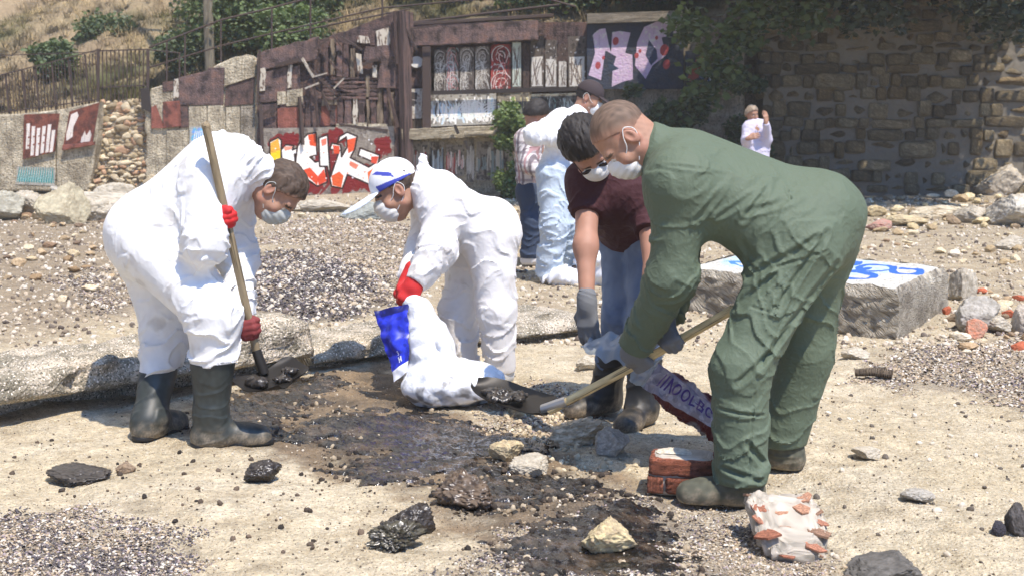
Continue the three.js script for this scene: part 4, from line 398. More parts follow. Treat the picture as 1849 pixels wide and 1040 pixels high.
// ---------- soft bodies: distance fields of tapered limbs, meshed with surface nets ----------
const smin = (a, b, k) => { const h = Math.max(k - Math.abs(a - b), 0); return Math.min(a, b) - h * h / (4 * k); };
class Field {
  constructor() { this.p = []; this.clips = []; this.extra = null; }
  cap(a, b, ra, rb = ra, o = {}) {
    const d = b.clone().sub(a), len = Math.max(d.length(), 1e-5), u = d.clone().divideScalar(len);
    const e = Math.abs(u.y) < 0.9 ? V(0, 1, 0) : V(1, 0, 0), e1 = e.clone().cross(u).normalize(), e2 = u.clone().cross(e1);
    this.p.push({ t: 0, a, b, d, len, u, e1, e2, ra, rb, k: o.k ?? 0.03, sub: o.sub, fold: o.fold, R: len / 2 + Math.max(ra, rb), c: a.clone().add(b).multiplyScalar(0.5) });
    return this;
  }
  ell(c, r, o = {}) { const ax = o.ax || [V(1, 0, 0), V(0, 1, 0), V(0, 0, 1)]; this.p.push({ t: 1, c, r, ax, k: o.k ?? 0.03, sub: o.sub, fold: o.fold, R: Math.max(...r) }); return this; }
  clip(o, n, rad = 1e3) { this.clips.push({ o, n, rad }); return this; }
  one(q, x, y, z) {
    let d;
    if (q.t === 0) {
      const ax = x - q.a.x, ay = y - q.a.y, az = z - q.a.z, s = (ax * q.u.x + ay * q.u.y + az * q.u.z) / q.len, t = s < 0 ? 0 : s > 1 ? 1 : s;
      const rx = ax - q.d.x * t, ry = ay - q.d.y * t, rz = az - q.d.z * t; d = Math.sqrt(rx * rx + ry * ry + rz * rz) - (q.ra + (q.rb - q.ra) * t);
      if (q.fold && d < 0.05) {
        const f = q.fold, v = ax * q.e1.x + ay * q.e1.y + az * q.e1.z, w = ax * q.e2.x + ay * q.e2.y + az * q.e2.z, uu = s * q.len;
        const sk = f.skew || 0, wv = 0.35 * noise3(uu * 5 + f.seed, v * 5, w * 5);
        const n = noise3((uu + sk * v + sk * 0.4 * w) * f.fu + wv, v * f.fv + f.seed, w * f.fv), n2 = noise3(uu * f.fv * 1.3 + 3, v * f.fu * 0.45, w * f.fu * 0.45 + f.seed);
        const am = f.amp * (f.w ? f.w(clamp(s)) : 1); d -= f.soft ? am * (Math.sqrt(n * n + 0.008) * 2 - 0.6 + 0.3 * n2) : am * (1.25 * Math.exp(-Math.max(n, 0) / 0.28) * sstep(-0.13, 0.05, n) - 0.35 + 0.4 * n2);
      }
      if (q.cut) { const e = (x - q.cut.o.x) * q.cut.n.x + (y - q.cut.o.y) * q.cut.n.y + (z - q.cut.o.z) * q.cut.n.z; if (e > d) d = e; }
    } else {
      const px = x - q.c.x, py = y - q.c.y, pz = z - q.c.z, [A, B, C] = q.ax, r = q.r;
      const i = px * A.x + py * A.y + pz * A.z, j = px * B.x + py * B.y + pz * B.z, k = px * C.x + py * C.y + pz * C.z;
      const k0 = Math.hypot(i / r[0], j / r[1], k / r[2]), k1 = Math.hypot(i / (r[0] * r[0]), j / (r[1] * r[1]), k / (r[2] * r[2])); d = k1 < 1e-6 ? -Math.min(...r) : k0 * (k0 - 1) / k1;
      if (q.fold && q.fold.crumple && d < 0.09) { const f = q.fold, w = 0.5 * noise3(x * 5, y * 5, z * 5 + f.seed); let h = 0, a = 1, m = f.fu; for (let o = 0; o < 2; o++) { h += a * Math.abs(noise3(x * m + w, y * m * 0.75 + f.seed, z * m)); a *= 0.5; m *= 2.1; } d -= f.amp * (1.5 * h - 0.75); } else if (q.fold && d < 0.07) { const f = q.fold, n = noise3(i * f.fu + f.seed, j * f.fv, k * f.fv), n2 = noise3(i * f.fv, j * f.fu + f.seed, k * f.fu * 0.7); d -= f.amp * (Math.sqrt(n * n + 0.01) * 1.5 - 0.5 + 0.6 * n2); }
    }
    return d;
  }
  at(x, y, z, list = this.p) {
    let d = 1e3;
    for (const q of list) { const e = this.one(q, x, y, z); if (q.sub) d = -smin(-d, e, q.k); else d = d > 900 ? e : smin(d, e, q.k); }
    if (this.extra) d = this.extra(x, y, z, d);
    for (const c of this.clips) { const dx = x - c.o.x, dy = y - c.o.y, dz = z - c.o.z; if (c.rad > 100 || dx * dx + dy * dy + dz * dz < c.rad * c.rad) { const e = dx * c.n.x + dy * c.n.y + dz * c.n.z; if (e > d) d = e; } }
    return d;
  }
  // cell: size of a grid cell; colour(x,y,z) -> [r,g,b] linear
  mesh(cell, colour, pad = 0.03) {
    const lo = V(1e9, 1e9, 1e9), hi = V(-1e9, -1e9, -1e9);
    for (const q of this.p) if (!q.sub) { if (q.t === 0) { for (const [c, r] of [[q.a, q.ra], [q.b, q.rb]]) { lo.min(c.clone().subScalar(r + pad)); hi.max(c.clone().addScalar(r + pad)); } } else { lo.min(q.c.clone().subScalar(q.R + pad)); hi.max(q.c.clone().addScalar(q.R + pad)); } }
    const n = [0, 0, 0].map((_, i) => Math.ceil((hi.getComponent(i) - lo.getComponent(i)) / cell) + 2), [nx, ny, nz] = n, g = new Float32Array(nx * ny * nz).fill(1), B = 8, half = B * cell * 0.87;
    for (let bz = 0; bz < nz; bz += B) for (let by = 0; by < ny; by += B) for (let bx = 0; bx < nx; bx += B) {
      const cx = lo.x + (bx + B / 2) * cell, cy = lo.y + (by + B / 2) * cell, cz = lo.z + (bz + B / 2) * cell, near = [];
      for (const q of this.p) { const dd = Math.hypot(cx - q.c.x, cy - q.c.y, cz - q.c.z) - q.R; if (dd < half + 0.1 + q.k) near.push(q); }
      if (!near.some((q) => !q.sub)) continue;
      const d0 = this.at(cx, cy, cz, near), ex = Math.min(bx + B, nx), ey = Math.min(by + B, ny), ez = Math.min(bz + B, nz), skip = Math.abs(d0) > half * 1.35 + 0.05;
      for (let k = bz; k < ez; k++) for (let j = by; j < ey; j++) for (let i = bx; i < ex; i++) g[(k * ny + j) * nx + i] = skip ? d0 : this.at(lo.x + i * cell, lo.y + j * cell, lo.z + k * cell, near);
    }
    const pos = [], idx = [], vid = new Int32Array(nx * ny * nz).fill(-1), sx = 1, sy = nx, sz = nx * ny;
    const off = [0, sx, sy, sx + sy, sz, sx + sz, sy + sz, sx + sy + sz], edges = [[0, 1], [2, 3], [4, 5], [6, 7], [0, 2], [1, 3], [4, 6], [5, 7], [0, 4], [1, 5], [2, 6], [3, 7]];
    for (let k = 0; k < nz - 1; k++) for (let j = 0; j < ny - 1; j++) for (let i = 0; i < nx - 1; i++) {
      const o = k * sz + j * sy + i; let m = 0; for (let c = 0; c < 8; c++) if (g[o + off[c]] < 0) m |= 1 << c;
      if (m === 0 || m === 255) continue;
      let x = 0, y = 0, z = 0, cnt = 0;
      for (const [a, b] of edges) { const sa = (m >> a) & 1, sb = (m >> b) & 1; if (sa === sb) continue; const va = g[o + off[a]], vb = g[o + off[b]], t = va / (va - vb); x += lerp(a & 1, b & 1, t); y += lerp((a >> 1) & 1, (b >> 1) & 1, t); z += lerp((a >> 2) & 1, (b >> 2) & 1, t); cnt++; }
      vid[o] = pos.length / 3; pos.push(lo.x + (i + x / cnt) * cell, lo.y + (j + y / cnt) * cell, lo.z + (k + z / cnt) * cell);
    }
    const quad = (a, b, c, d, f) => { if (a < 0 || b < 0 || c < 0 || d < 0) return; f ? idx.push(a, b, c, a, c, d) : idx.push(a, c, b, a, d, c); };
    for (let k = 1; k < nz - 1; k++) for (let j = 1; j < ny - 1; j++) for (let i = 1; i < nx - 1; i++) {
      const o = k * sz + j * sy + i, s = g[o] < 0;
      if (s !== g[o + sx] < 0) quad(vid[o], vid[o - sy], vid[o - sy - sz], vid[o - sz], !s);
      if (s !== g[o + sy] < 0) quad(vid[o], vid[o - sz], vid[o - sz - sx], vid[o - sx], !s);
      if (s !== g[o + sz] < 0) quad(vid[o], vid[o - sx], vid[o - sx - sy], vid[o - sy], !s);
    }
    const geo = new THREE.BufferGeometry(); geo.setAttribute('position', new THREE.Float32BufferAttribute(pos, 3)); geo.setIndex(idx); geo.computeVertexNormals();
    if (colour) { const c = new Float32Array(pos.length); for (let i = 0; i < pos.length; i += 3) { const q = colour(pos[i], pos[i + 1], pos[i + 2]); c[i] = q[0]; c[i + 1] = q[1]; c[i + 2] = q[2]; } geo.setAttribute('color', new THREE.BufferAttribute(c, 3)); }
    return geo;
  }
}
// ---------- people ----------
const SKIN = [0.40, 0.22, 0.145], SKIN_RED = [0.42, 0.17, 0.12];
function basis(fwd, up) { const f = fwd.clone().normalize(), r = up.clone().cross(f).normalize(), u = f.clone().cross(r); return { r, u, f }; }   // r: the figure's left
const mul3 = (c, k) => [c[0] * k, c[1] * k, c[2] * k];
// head frame: local x = r, y = up, z = forward
function headFrame(c, fwd, up, s = 1) {
  const B = basis(fwd, up), ax = [B.r, B.u, B.f];
  const P = (x, y, z) => c.clone().addScaledVector(B.r, x * s).addScaledVector(B.u, y * s).addScaledVector(B.f, z * s);
  const L = (x, y, z) => { const d = V(x, y, z).sub(c); return [d.dot(B.r) / s, d.dot(B.u) / s, d.dot(B.f) / s]; };
  const R = (a, b, e) => [a * s, b * s, e * s];
  return { c, ax, P, L, R, s, B };
}
function headField(h, neck, neckR = 0.054) {
  const f = new Field(), { P, R, ax, s } = h, E = (p, r, o = {}) => f.ell(P(...p), R(...r), { ax, k: 0.02 * s, ...o }), C = (a, b, ra, rb, o = {}) => f.cap(P(...a), P(...b), ra * s, rb * s, { k: 0.015 * s, ...o });
  E([0, 0.04, -0.015], [0.077, 0.092, 0.099]); E([0, -0.028, 0.03], [0.063, 0.084, 0.068], { k: 0.03 }); E([0, -0.092, 0.058], [0.031, 0.026, 0.03], { k: 0.03 });
  C([-0.05, -0.06, 0.01], [-0.02, -0.095, 0.05], 0.022, 0.02, { k: 0.03 }); C([0.05, -0.06, 0.01], [0.02, -0.095, 0.05], 0.022, 0.02, { k: 0.03 });
  C([-0.036, 0.026, 0.079], [0.036, 0.026, 0.079], 0.014, 0.014, { k: 0.02 });
  for (const q of [-1, 1]) {
    E([q * 0.042, -0.03, 0.066], [0.026, 0.022, 0.022], { k: 0.025 });
    E([q * 0.033, 0.002, 0.1], [0.017, 0.01, 0.013], { sub: true, k: 0.012 }); E([q * 0.032, 0.002, 0.081], [0.0135, 0.0115, 0.0125], { k: 0.003 });
    E([q * 0.079, -0.004, -0.006], [0.011, 0.034, 0.021], { k: 0.01 }); E([q * 0.089, -0.0, -0.002], [0.007, 0.02, 0.011], { sub: true, k: 0.006 });
  }
  C([0, 0.016, 0.093], [0, -0.034, 0.115], 0.01, 0.0135); for (const q of [-1, 1]) E([q * 0.012, -0.037, 0.104], [0.009, 0.008, 0.012], { k: 0.008 });
  C([-0.02, -0.062, 0.086], [0.02, -0.062, 0.086], 0.0075, 0.0075, { k: 0.008 }); C([-0.018, -0.072, 0.085], [0.018, -0.072, 0.085], 0.008, 0.008, { k: 0.008 });
  if (neck) f.cap(P(0, -0.045, -0.03), neck, neckR * s, (neckR + 0.01) * s, { k: 0.04 });
  return f;
}
function faceColour(h, hairC = [0.03, 0.02, 0.015], skin = SKIN) {
  return (x, y, z) => {
    const [a, b, c] = h.L(x, y, z), q = Math.abs(a); let col = mul3(skin, 0.94 + 0.1 * noise3(x * 40, y * 40, z * 40));
    if (c > 0.07 && b > -0.045 && b < -0.02 || (q > 0.07 && c < 0.03)) col = mixc(col, SKIN_RED, 0.35);
    const er = Math.hypot(q - 0.032, (b - 0.002) * 1.25); if (c > 0.07 && er < 0.0125) col = er < 0.0052 ? [0.02, 0.015, 0.012] : [0.6, 0.56, 0.52];
    if (c > 0.07 && q > 0.012 && q < 0.052 && Math.abs(b - 0.03 + q * q * 3) < 0.0055) col = hairC;
    if (c > 0.07 && b < -0.057 && b > -0.08 && q < 0.024) col = [0.36, 0.13, 0.11];
    return col;
  };
}
function hairGeo(h, infl, style, cell, hc = [0.018, 0.014, 0.012], skin = SKIN) {
  const f = new Field(), { P, R, ax, L } = h; f.ell(P(0, 0.04, -0.015), R(0.077 + infl, 0.092 + infl, 0.099 + infl), { ax });
  if (style === 'bob') { f.ell(P(0, -0.01, -0.05), R(0.084 + infl, 0.085, 0.07), { ax, k: 0.04 }); f.ell(P(0.06, 0.0, -0.01), R(0.03, 0.06, 0.05), { ax, k: 0.03 }); f.ell(P(-0.06, 0.0, -0.01), R(0.03, 0.06, 0.05), { ax, k: 0.03 }); }
  f.extra = (x, y, z, d) => {
    const [a, b, c] = L(x, y, z), s = h.s; const n = noise3(a * 48, b * 14, c * 14), m = noise3(a * 120, b * 22, c * 22); d -= s * ((style === 'buzz' ? 0.0012 : 0.004) * n + (style === 'buzz' ? 0.0008 : 0.0035) * m);
    const cut = style === 'buzz' ? Math.max((0.02 - b) * 0.8 - Math.max(0, -c) * 0.75 + Math.max(0, c) * 0.75, (c - 0.05) * 0.7 + (0.07 - b) * 0.8) : Math.max((-0.005 - b) * 0.9 - Math.max(0, -c) * 1.1, (c - 0.055) * 0.8 + (0.055 - b) * 0.8);
    return Math.max(d, (cut + 0.004 * n) * s);
  };
  const rim = (x, y, z) => { const [a, b, c] = L(x, y, z); const cut = style === 'buzz' ? Math.max((0.02 - b) * 0.8 - Math.max(0, -c) * 0.75 + Math.max(0, c) * 0.75, (c - 0.05) * 0.7 + (0.07 - b) * 0.8) : Math.max((-0.005 - b) * 0.9 - Math.max(0, -c) * 1.1, (c - 0.055) * 0.8 + (0.055 - b) * 0.8); const st = noise3(a * 130, b * 24, c * 24), k = sstep(-0.002, style === 'buzz' ? 0.05 : 0.012, -cut + 0.01 * st); return mul3(mixc(mul3(skin, 0.8), hc, clamp(k)), 1 + 0.4 * st); };
  return f.mesh(cell, rim);
}
// a hand: wrist point w, z towards the fingertips, y the back of the hand, x the thumb side; bends per knuckle (radians)
function handField(f, w, z, y, o = {}) {
  z = z.clone().normalize(); y = y.clone().addScaledVector(z, -y.dot(z)).normalize(); const x = y.clone().cross(z).multiplyScalar(o.side || 1), s = o.s || 1, g = o.grow || 0;
  const P = (a, b, c) => w.clone().addScaledVector(x, a * s).addScaledVector(y, b * s).addScaledVector(z, c * s), C = (a, b, ra, rb, k = 0.012) => f.cap(a, b, ra * s + g, rb * s + g, { k });
  for (const [a, e] of [[-0.028, 0.013], [-0.01, 0.014], [0.01, 0.014], [0.028, 0.013]]) C(P(a * 0.55, 0, 0.0), P(a, 0, 0.082), 0.017, e);
  C(P(0, 0, -0.02), P(0, 0, 0.02), 0.026, 0.026, 0.02);
  const F4 = [[-0.03, 0.078, 0.031, 0.0085], [-0.0105, 0.086, 0.042, 0.0095], [0.0105, 0.088, 0.045, 0.0098], [0.031, 0.083, 0.04, 0.0095]], be = o.bend || [0.35, 0.4, 0.3];
  F4.forEach(([a, c, L, r], i) => {
    let p = P(a, 0, c), th = 0; const spread = (a / 0.03) * (o.spread ?? 0.08);
    for (let k = 0; k < 3; k++) { th += be[k] * (1 + 0.08 * (i - 1.5)); const l = L * [1, 0.62, 0.5][k] * s, d = z.clone().multiplyScalar(Math.cos(th)).addScaledVector(y, -Math.sin(th)).addScaledVector(x, spread * Math.cos(th)); const q = p.clone().addScaledVector(d, l); C(p, q, r * (1 - 0.08 * k), r * (0.92 - 0.08 * k), k ? 0.003 : 0.008); p = q; }
  });
  const tb = o.thumb ?? 0.6; let p = P(0.02, -0.005, 0.02), d = z.clone().multiplyScalar(0.72).addScaledVector(x, 0.62).addScaledVector(y, -0.25).normalize(); let q = p.clone().addScaledVector(d, 0.042 * s); C(p, q, 0.015, 0.0125); p = q;
  d = z.clone().multiplyScalar(0.9).addScaledVector(x, 0.35 - tb * 0.5).addScaledVector(y, -tb).normalize(); q = p.clone().addScaledVector(d, 0.032 * s); C(p, q, 0.0115, 0.0105, 0.004); p = q;
  d = d.addScaledVector(x, -tb * 0.4).addScaledVector(y, -tb * 0.5).normalize(); C(p, p.clone().addScaledVector(d, 0.026 * s), 0.0105, 0.0085, 0.004);
  return f;
}
// closes a hand round a shaft: returns the wrist and the hand's frame
function grip(at, shaft, from, s = 1, r = 0.017) {
  const x = shaft.clone().normalize(), z = at.clone().sub(from); z.addScaledVector(x, -z.dot(x)).normalize(); const y = z.clone().cross(x).normalize();
  return { x, z, y, w: at.clone().addScaledVector(z, -0.075 * s).addScaledVector(y, (r + 0.014) * s), bend: [1.15, 1.25, 0.85] };
}
// rubber boot or shoe
function bootField(f, ank, toe, o = {}) {
  const d = toe.clone().sub(ank); d.y = 0; d.normalize(); const y0 = o.ground ?? 0, heel = V(ank.x, y0 + 0.045, ank.z).addScaledVector(d, -0.045), L = o.len || 0.27, s = o.s || 1, side = V(-d.z, 0, d.x);
  const at = (t, h, q = 0) => heel.clone().addScaledVector(d, L * t).addScaledVector(side, q).setY(y0 + h);
  f.cap(at(0.02, 0.042), at(0.3, 0.045), 0.043 * s, 0.044 * s, { k: 0.02 });
  f.cap(at(0.3, 0.055), at(0.62, 0.04), 0.048 * s, 0.042 * s, { k: 0.03 }); f.cap(at(0.6, 0.035, 0.014), at(0.8, 0.03, 0.012), 0.043 * s, 0.04 * s, { k: 0.03 }); f.cap(at(0.6, 0.033, -0.014), at(0.78, 0.028, -0.012), 0.041 * s, 0.037 * s, { k: 0.03 });
  f.cap(ank.clone(), at(0.14, 0.05), (o.ra || 0.06), 0.052 * s, { k: 0.05, fold: o.fold });
  if (o.top) f.cap(o.top, ank, o.rt || 0.075, o.ra || 0.06, { k: 0.04, fold: o.fold });
  f.clip(V(0, y0 + 0.004, 0), V(0, -1, 0));
  return { heel, d, L, at };
}
const GLOVE = {};
// J: joints; s: radii scale. Adds the bare body's limbs to a field.
function bodyLimbs(f, J, o = {}) {
  const s = o.s || 1, g = o.grow || 0, C = (a, b, ra, rb, k = 0.05) => f.cap(a, b, ra * s + g, rb * s + g, { k });
  for (const q of ['N', 'F']) {
    C(J['hip' + q], J['kne' + q], 0.082, 0.056); C(J['kne' + q], J['ank' + q], 0.054, 0.036); C(J['sho' + q], J['elb' + q], 0.052, 0.042); C(J['elb' + q], J['wri' + q], 0.041, 0.028);
    C(J['hip' + q].clone().lerp(J.pelvis, 0.3), J['sho' + q].clone().lerp(J.chest, 0.45), 0.105, 0.1, 0.08);
  }
  C(J.shoN, J.shoF, 0.06, 0.06, 0.06); C(J.chest, J.neck, 0.08, 0.058, 0.05); C(J.pelvis, J.chest, 0.11, 0.12, 0.08);
}
const mSkin = new THREE.MeshPhysicalMaterial({ vertexColors: true, roughness: 0.62, sheen: 0.15, sheenRoughness: 0.6 });
const mSuit = std(0xffffff, 0.72, { vertexColors: true, bumpMap: rep(T.crease, 1.1), bumpScale: 0.0022 }), mSuitDim = std(0xffffff, 0.75, { vertexColors: true, bumpMap: rep(T.crease, 1.0), bumpScale: 0.004 }), mMask = std(new THREE.Color(0.72, 0.72, 0.7), 0.85);
const mGreen = std(new THREE.Color(0.094, 0.126, 0.082), 0.75, { bumpMap: rep(T.crease, 1.3), bumpScale: 0.0038, side: THREE.DoubleSide });
const mRubber = std(0xffffff, 0.5, { vertexColors: true }), mBlackRubber = std(new THREE.Color(0.012, 0.013, 0.014), 0.5);
const mRedGlove = std(new THREE.Color(0.55, 0.018, 0.02), 0.7), mGreyGlove = std(new THREE.Color(0.15, 0.16, 0.175), 0.8), mMaroonGlove = std(new THREE.Color(0.19, 0.03, 0.03), 0.8);
const mHair = std(0xffffff, 0.7, { vertexColors: true });
const dusty = (col, top = 0.1, sand = [0.42, 0.34, 0.24]) => (x, y, z) => mul3(mixc(col, sand, clamp(sstep(top, 0.0, y + 0.03 * noise3(x * 18, y * 18, z * 18)) * (0.45 + 0.3 * noise3(x * 90, y * 90, z * 90)))), 0.9 + 0.2 * noise3(x * 30, y * 30, z * 30));
const soiled = (col) => (x, y, z) => { const n = fbm(x * 4, y * 4, z * 4, 4), f = noise3(x * 22, y * 22, z * 22); return mul3(mixc(col, [0.3, 0.25, 0.18], clamp(sstep(0.3, 0.62, n + 0.12 * f) * 0.35 + sstep(0.5, 0.15, y + 0.12 * n) * 0.22)), 0.97 + 0.03 * f); };
const CELL = { body: 0.012, suit: 0.0075, fine: 0.004 };
// body (one mesh: limbs, torso, neck, head and bare hands together)
function bodyMesh(t, J, head, o = {}) {
  const parts = [], f = new Field(); bodyLimbs(f, J, { s: (o.s || 1) * 0.9, grow: o.grow || 0 });
  const skin = o.skin || SKIN; parts.push(f.mesh(CELL.body * (o.limb || 1.5), (x, y, z) => mul3(skin, 0.95 + 0.08 * noise3(x * 20, y * 20, z * 20))));
  parts.push(headField(head, J.neck, o.neckR).mesh((o.headCell || CELL.fine) * (o.coarse || 1), faceColour(head, o.brow, skin)));
  for (const h of o.hands || []) { const g = new Field(); h(g); parts.push(g.mesh(CELL.fine * (o.coarse || 1), (x, y, z) => mul3(skin, 0.95))); }
  return placed('body', mergeGeometries(parts), mSkin, t);
}
const cuffCut = (f, at, towards) => { let best = null, bd = 1e9; for (const q of f.p) if (q.t === 0 && !q.cut) { const e = q.b.distanceTo(at); if (e < bd) { bd = e; best = q; } } best.cut = { o: at, n: towards.clone().normalize() }; };
function cupMask(t, head, mat = mMask, size = 1, cell = 0.004) {
  const f = new Field(), { P, R, ax } = head; f.ell(P(0, -0.045, 0.078), R(0.056 * size, 0.055 * size, 0.05 * size), { ax }); f.ell(P(0, -0.02, 0.1), R(0.022 * size, 0.032 * size, 0.03 * size), { ax, k: 0.03 }); f.ell(P(0, -0.075, 0.06), R(0.045 * size, 0.035 * size, 0.04 * size), { ax, k: 0.03 });
  f.extra = (x, y, z, d) => d - 0.0012 * Math.sin(head.L(x, y, z)[1] * 260);
  const m = placed('mask', f.mesh(cell), mat, t);
  for (const q of [-1, 1]) { const s = [[q * 0.05, -0.03, 0.085], [q * 0.073, -0.012, 0.035], [q * 0.083, 0.016, 0.01], [q * 0.087, 0.03, -0.016], [q * 0.087, 0.0, -0.032], [q * 0.078, -0.035, -0.008], [q * 0.06, -0.07, 0.05]].map((p) => P(...p)); placed('strap', new THREE.TubeGeometry(new THREE.CatmullRomCurve3(s), 40, 0.0018 * head.s, 6), mat, t); }
  return m;
}
// folds that gather near the two ends of a limb
const ends = (a = 0.3, lo = 0.25) => (s) => lo + (1 - lo) * Math.max(1 - s / a, 1 - (1 - s) / a, 0);
const FD = (amp, seed, o = {}) => ({ amp, seed, fu: o.fu || 11, fv: o.fv || 3.2, skew: o.skew ?? 0.5, w: o.w });

// --- man in the green coverall -------------------------------------------------
const shovelGreen = { a: D(992, 742, 5.32), b: D(1322, 560, 4.93) };
shovelGreen.dir = shovelGreen.b.clone().sub(shovelGreen.a).normalize();
{
  const J = { pelvis: D(1455, 388, 4.97), hipN: D(1440, 452, 4.83), hipF: D(1470, 448, 5.1), kneN: D(1338, 668, 4.74), kneF: D(1455, 640, 5.17), ankN: D(1338, 866, 4.76), ankF: D(1416, 800, 5.24), chest: D(1245, 310, 4.96), shoN: D(1228, 335, 4.76), shoF: D(1232, 320, 5.14), neck: D(1176, 262, 4.94), elbN: D(1214, 500, 4.83), elbF: D(1216, 500, 5.16) };
  const t = thing('person', 'person in green coverall bending over a shovel in the foreground, with face mask', 'person', V(J.ankN.x, 0, J.ankN.z));
  const head = headFrame(D(1130, 250, 4.93), V(-0.46, -0.88, 0.1), V(-0.88, 0.47, 0), 1.08);
  const gN = grip(shovelGreen.a.clone().lerp(shovelGreen.b, 0.53), shovelGreen.dir, J.elbN), gF = grip(shovelGreen.a.clone().lerp(shovelGreen.b, 0.7), shovelGreen.dir, J.elbF);
  J.wriN = gN.w; J.wriF = gF.w;
  bodyMesh(t, J, head, { neckR: 0.062, brow: [0.1, 0.065, 0.045] });
  placed('hair', hairGeo(head, 0.003, 'buzz', 0.0042, [0.13, 0.085, 0.058]), mHair, t); cupMask(t, head, mMask, 1.0);
  const f = new Field(); f.k = 0.05;
  for (const [q, sd] of [['N', 0], ['F', 50]]) {
    f.cap(J['sho' + q], J['elb' + q], 0.094, 0.092, { k: 0.06, fold: FD(0.014, 3 + sd, { w: ends(0.5, 0.4), fu: 8, fv: 2 }) });
    f.cap(J['elb' + q], J['wri' + q].clone().lerp(J['elb' + q], 0.06), 0.09, 0.066, { k: 0.045, fold: FD(0.013, 9 + sd, { w: ends(0.45, 0.5), fu: 10, fv: 2 }) });
    f.cap(J['hip' + q], J['kne' + q], 0.142, 0.1, { k: 0.07, fold: FD(0.0125, 17 + sd, { w: ends(0.7, 0.5), fu: 6.5, fv: 1.1, skew: -1.2 }) });
    f.cap(J['kne' + q], J['ank' + q].clone().add(V(0, 0.02, 0)), 0.104, 0.098, { k: 0.05, fold: FD(0.012, 23 + sd, { w: (s) => 0.4 + 0.7 * s * s, fu: 7.5, fv: 1.6, skew: 0.6 }) });
    f.cap(J['hip' + q].clone().lerp(J.pelvis, 0.25), J['sho' + q].clone().lerp(J.chest, 0.4), 0.155, 0.14, { k: 0.1, fold: FD(0.011, 31 + sd, { fu: 5, fv: 1.4, skew: -1, w: (s) => 1 - 0.55 * s }) });
  }
  f.cap(J.pelvis, J.chest, 0.15, 0.15, { k: 0.1 });
  f.ell(J.pelvis.clone().add(V(0.06, 0, 0)), [0.155, 0.16, 0.2], { k: 0.09, fold: FD(0.008, 71, { fu: 5 }) });
  f.cap(J.shoN, J.shoF, 0.09, 0.09, { k: 0.08 });
  f.cap(J.chest.clone().lerp(J.neck, 0.5), J.neck.clone().lerp(J.chest, 0.04), 0.1, 0.083, { k: 0.05 });
  f.cap(J.neck.clone().lerp(J.chest, 0.06), J.neck.clone().lerp(head.c, 0.1), 0.088, 0.087, { k: 0.012 });
  cuffCut(f, J.neck.clone().lerp(head.c, 0.12), head.c.clone().sub(J.neck));
  for (const q of ['N', 'F']) { cuffCut(f, J['wri' + q].clone().lerp(J['elb' + q], 0.1), J['wri' + q].clone().sub(J['elb' + q]), 0.1); cuffCut(f, J['ank' + q].clone().add(V(0, -0.005, 0)), V(0.05, -1, 0), 0.2); }
  // sewn-in details: yoke seam, breast and leg pockets, waist seam
  const line = (a, b, w, dep) => ({ a, d: b.clone().sub(a), L2: b.distanceToSquared(a), w, dep });
  const seams = [line(D(1180, 296, 4.62), D(1335, 312, 4.62), 0.007, 0.011), line(D(1335, 312, 4.62), D(1290, 345, 4.6), 0.007, 0.012), line(D(1335, 320, 4.6), D(1262, 400, 4.66), 0.012, 0.014), line(D(1440, 285, 4.64), D(1345, 400, 4.68), 0.011, 0.014), line(D(1350, 385, 4.68), D(1480, 352, 4.64), 0.011, 0.013), line(D(1395, 335, 4.64), D(1300, 395, 4.68), 0.01, 0.012),
    line(D(1330, 505, 4.7), D(1500, 455, 4.66), 0.006, 0.009), line(D(1500, 420, 4.66), D(1400, 560, 4.68), 0.012, 0.016), line(D(1520, 480, 4.68), D(1370, 660, 4.68), 0.013, 0.016), line(D(1480, 430, 4.66), D(1350, 505, 4.7), 0.012, 0.014), line(D(1450, 455, 4.66), D(1330, 560, 4.7), 0.012, 0.013), line(D(1300, 740, 4.66), D(1385, 752, 4.66), 0.006, 0.009), line(D(1330, 690, 4.66), D(1385, 640, 4.66), 0.012, 0.013), line(D(1350, 800, 4.66), D(1385, 845, 4.68), 0.011, 0.014), line(D(1310, 850, 4.66), D(1375, 868, 4.68), 0.01, 0.014), line(D(1495, 415, 4.66), D(1362, 690, 4.66), 0.005, 0.006), line(D(1362, 690, 4.66), D(1352, 862, 4.66), 0.005, 0.006), line(D(1325, 545, 4.66), D(1395, 565, 4.66), 0.005, 0.007), line(D(1395, 565, 4.66), D(1420, 505, 4.66), 0.005, 0.007), line(D(1395, 220, 4.8), D(1440, 420, 4.72), 0.006, 0.007), line(D(1190, 225, 4.8), D(1175, 300, 4.7), 0.005, 0.006), line(D(1180, 620, 4.9), D(1235, 628, 4.8), 0.005, 0.007)];
  f.extra = (x, y, z, d) => {
    if (d > 0.05 || d < -0.06) return d;
    for (const s of seams) { const ax = x - s.a.x, ay = y - s.a.y, az = z - s.a.z; const u = clamp((ax * s.d.x + ay * s.d.y + az * s.d.z) / s.L2); const e = Math.hypot(ax - s.d.x * u, ay - s.d.y * u, (az - s.d.z * u) * 0.18); if (e < s.w * 3) { const q = e / s.w; d += s.dep * Math.exp(-q * q) * Math.sqrt(Math.max(0, 1 - Math.pow(2 * u - 1, 4))) - s.dep * 0.45 * Math.exp(-(q - 1.7) * (q - 1.7) * 2); } }
    return d;
  };
  placed('coverall', boxUV(f.mesh(0.006)), mGreen, t);
  for (const [g, sd, lbl] of [[gN, -1], [gF, -1]]) { const h = new Field(); handField(h, g.w, g.z, g.y, { side: sd, bend: g.bend, grow: 0.003, thumb: 1 }); const e = g === gN ? J.elbN : J.elbF; h.cap(g.w, g.w.clone().lerp(e, 0.22), 0.036, 0.04, { k: 0.02, fold: FD(0.004, 5, { fu: 30 }) }); placed('glove', h.mesh(0.004), mGreyGlove, t); }
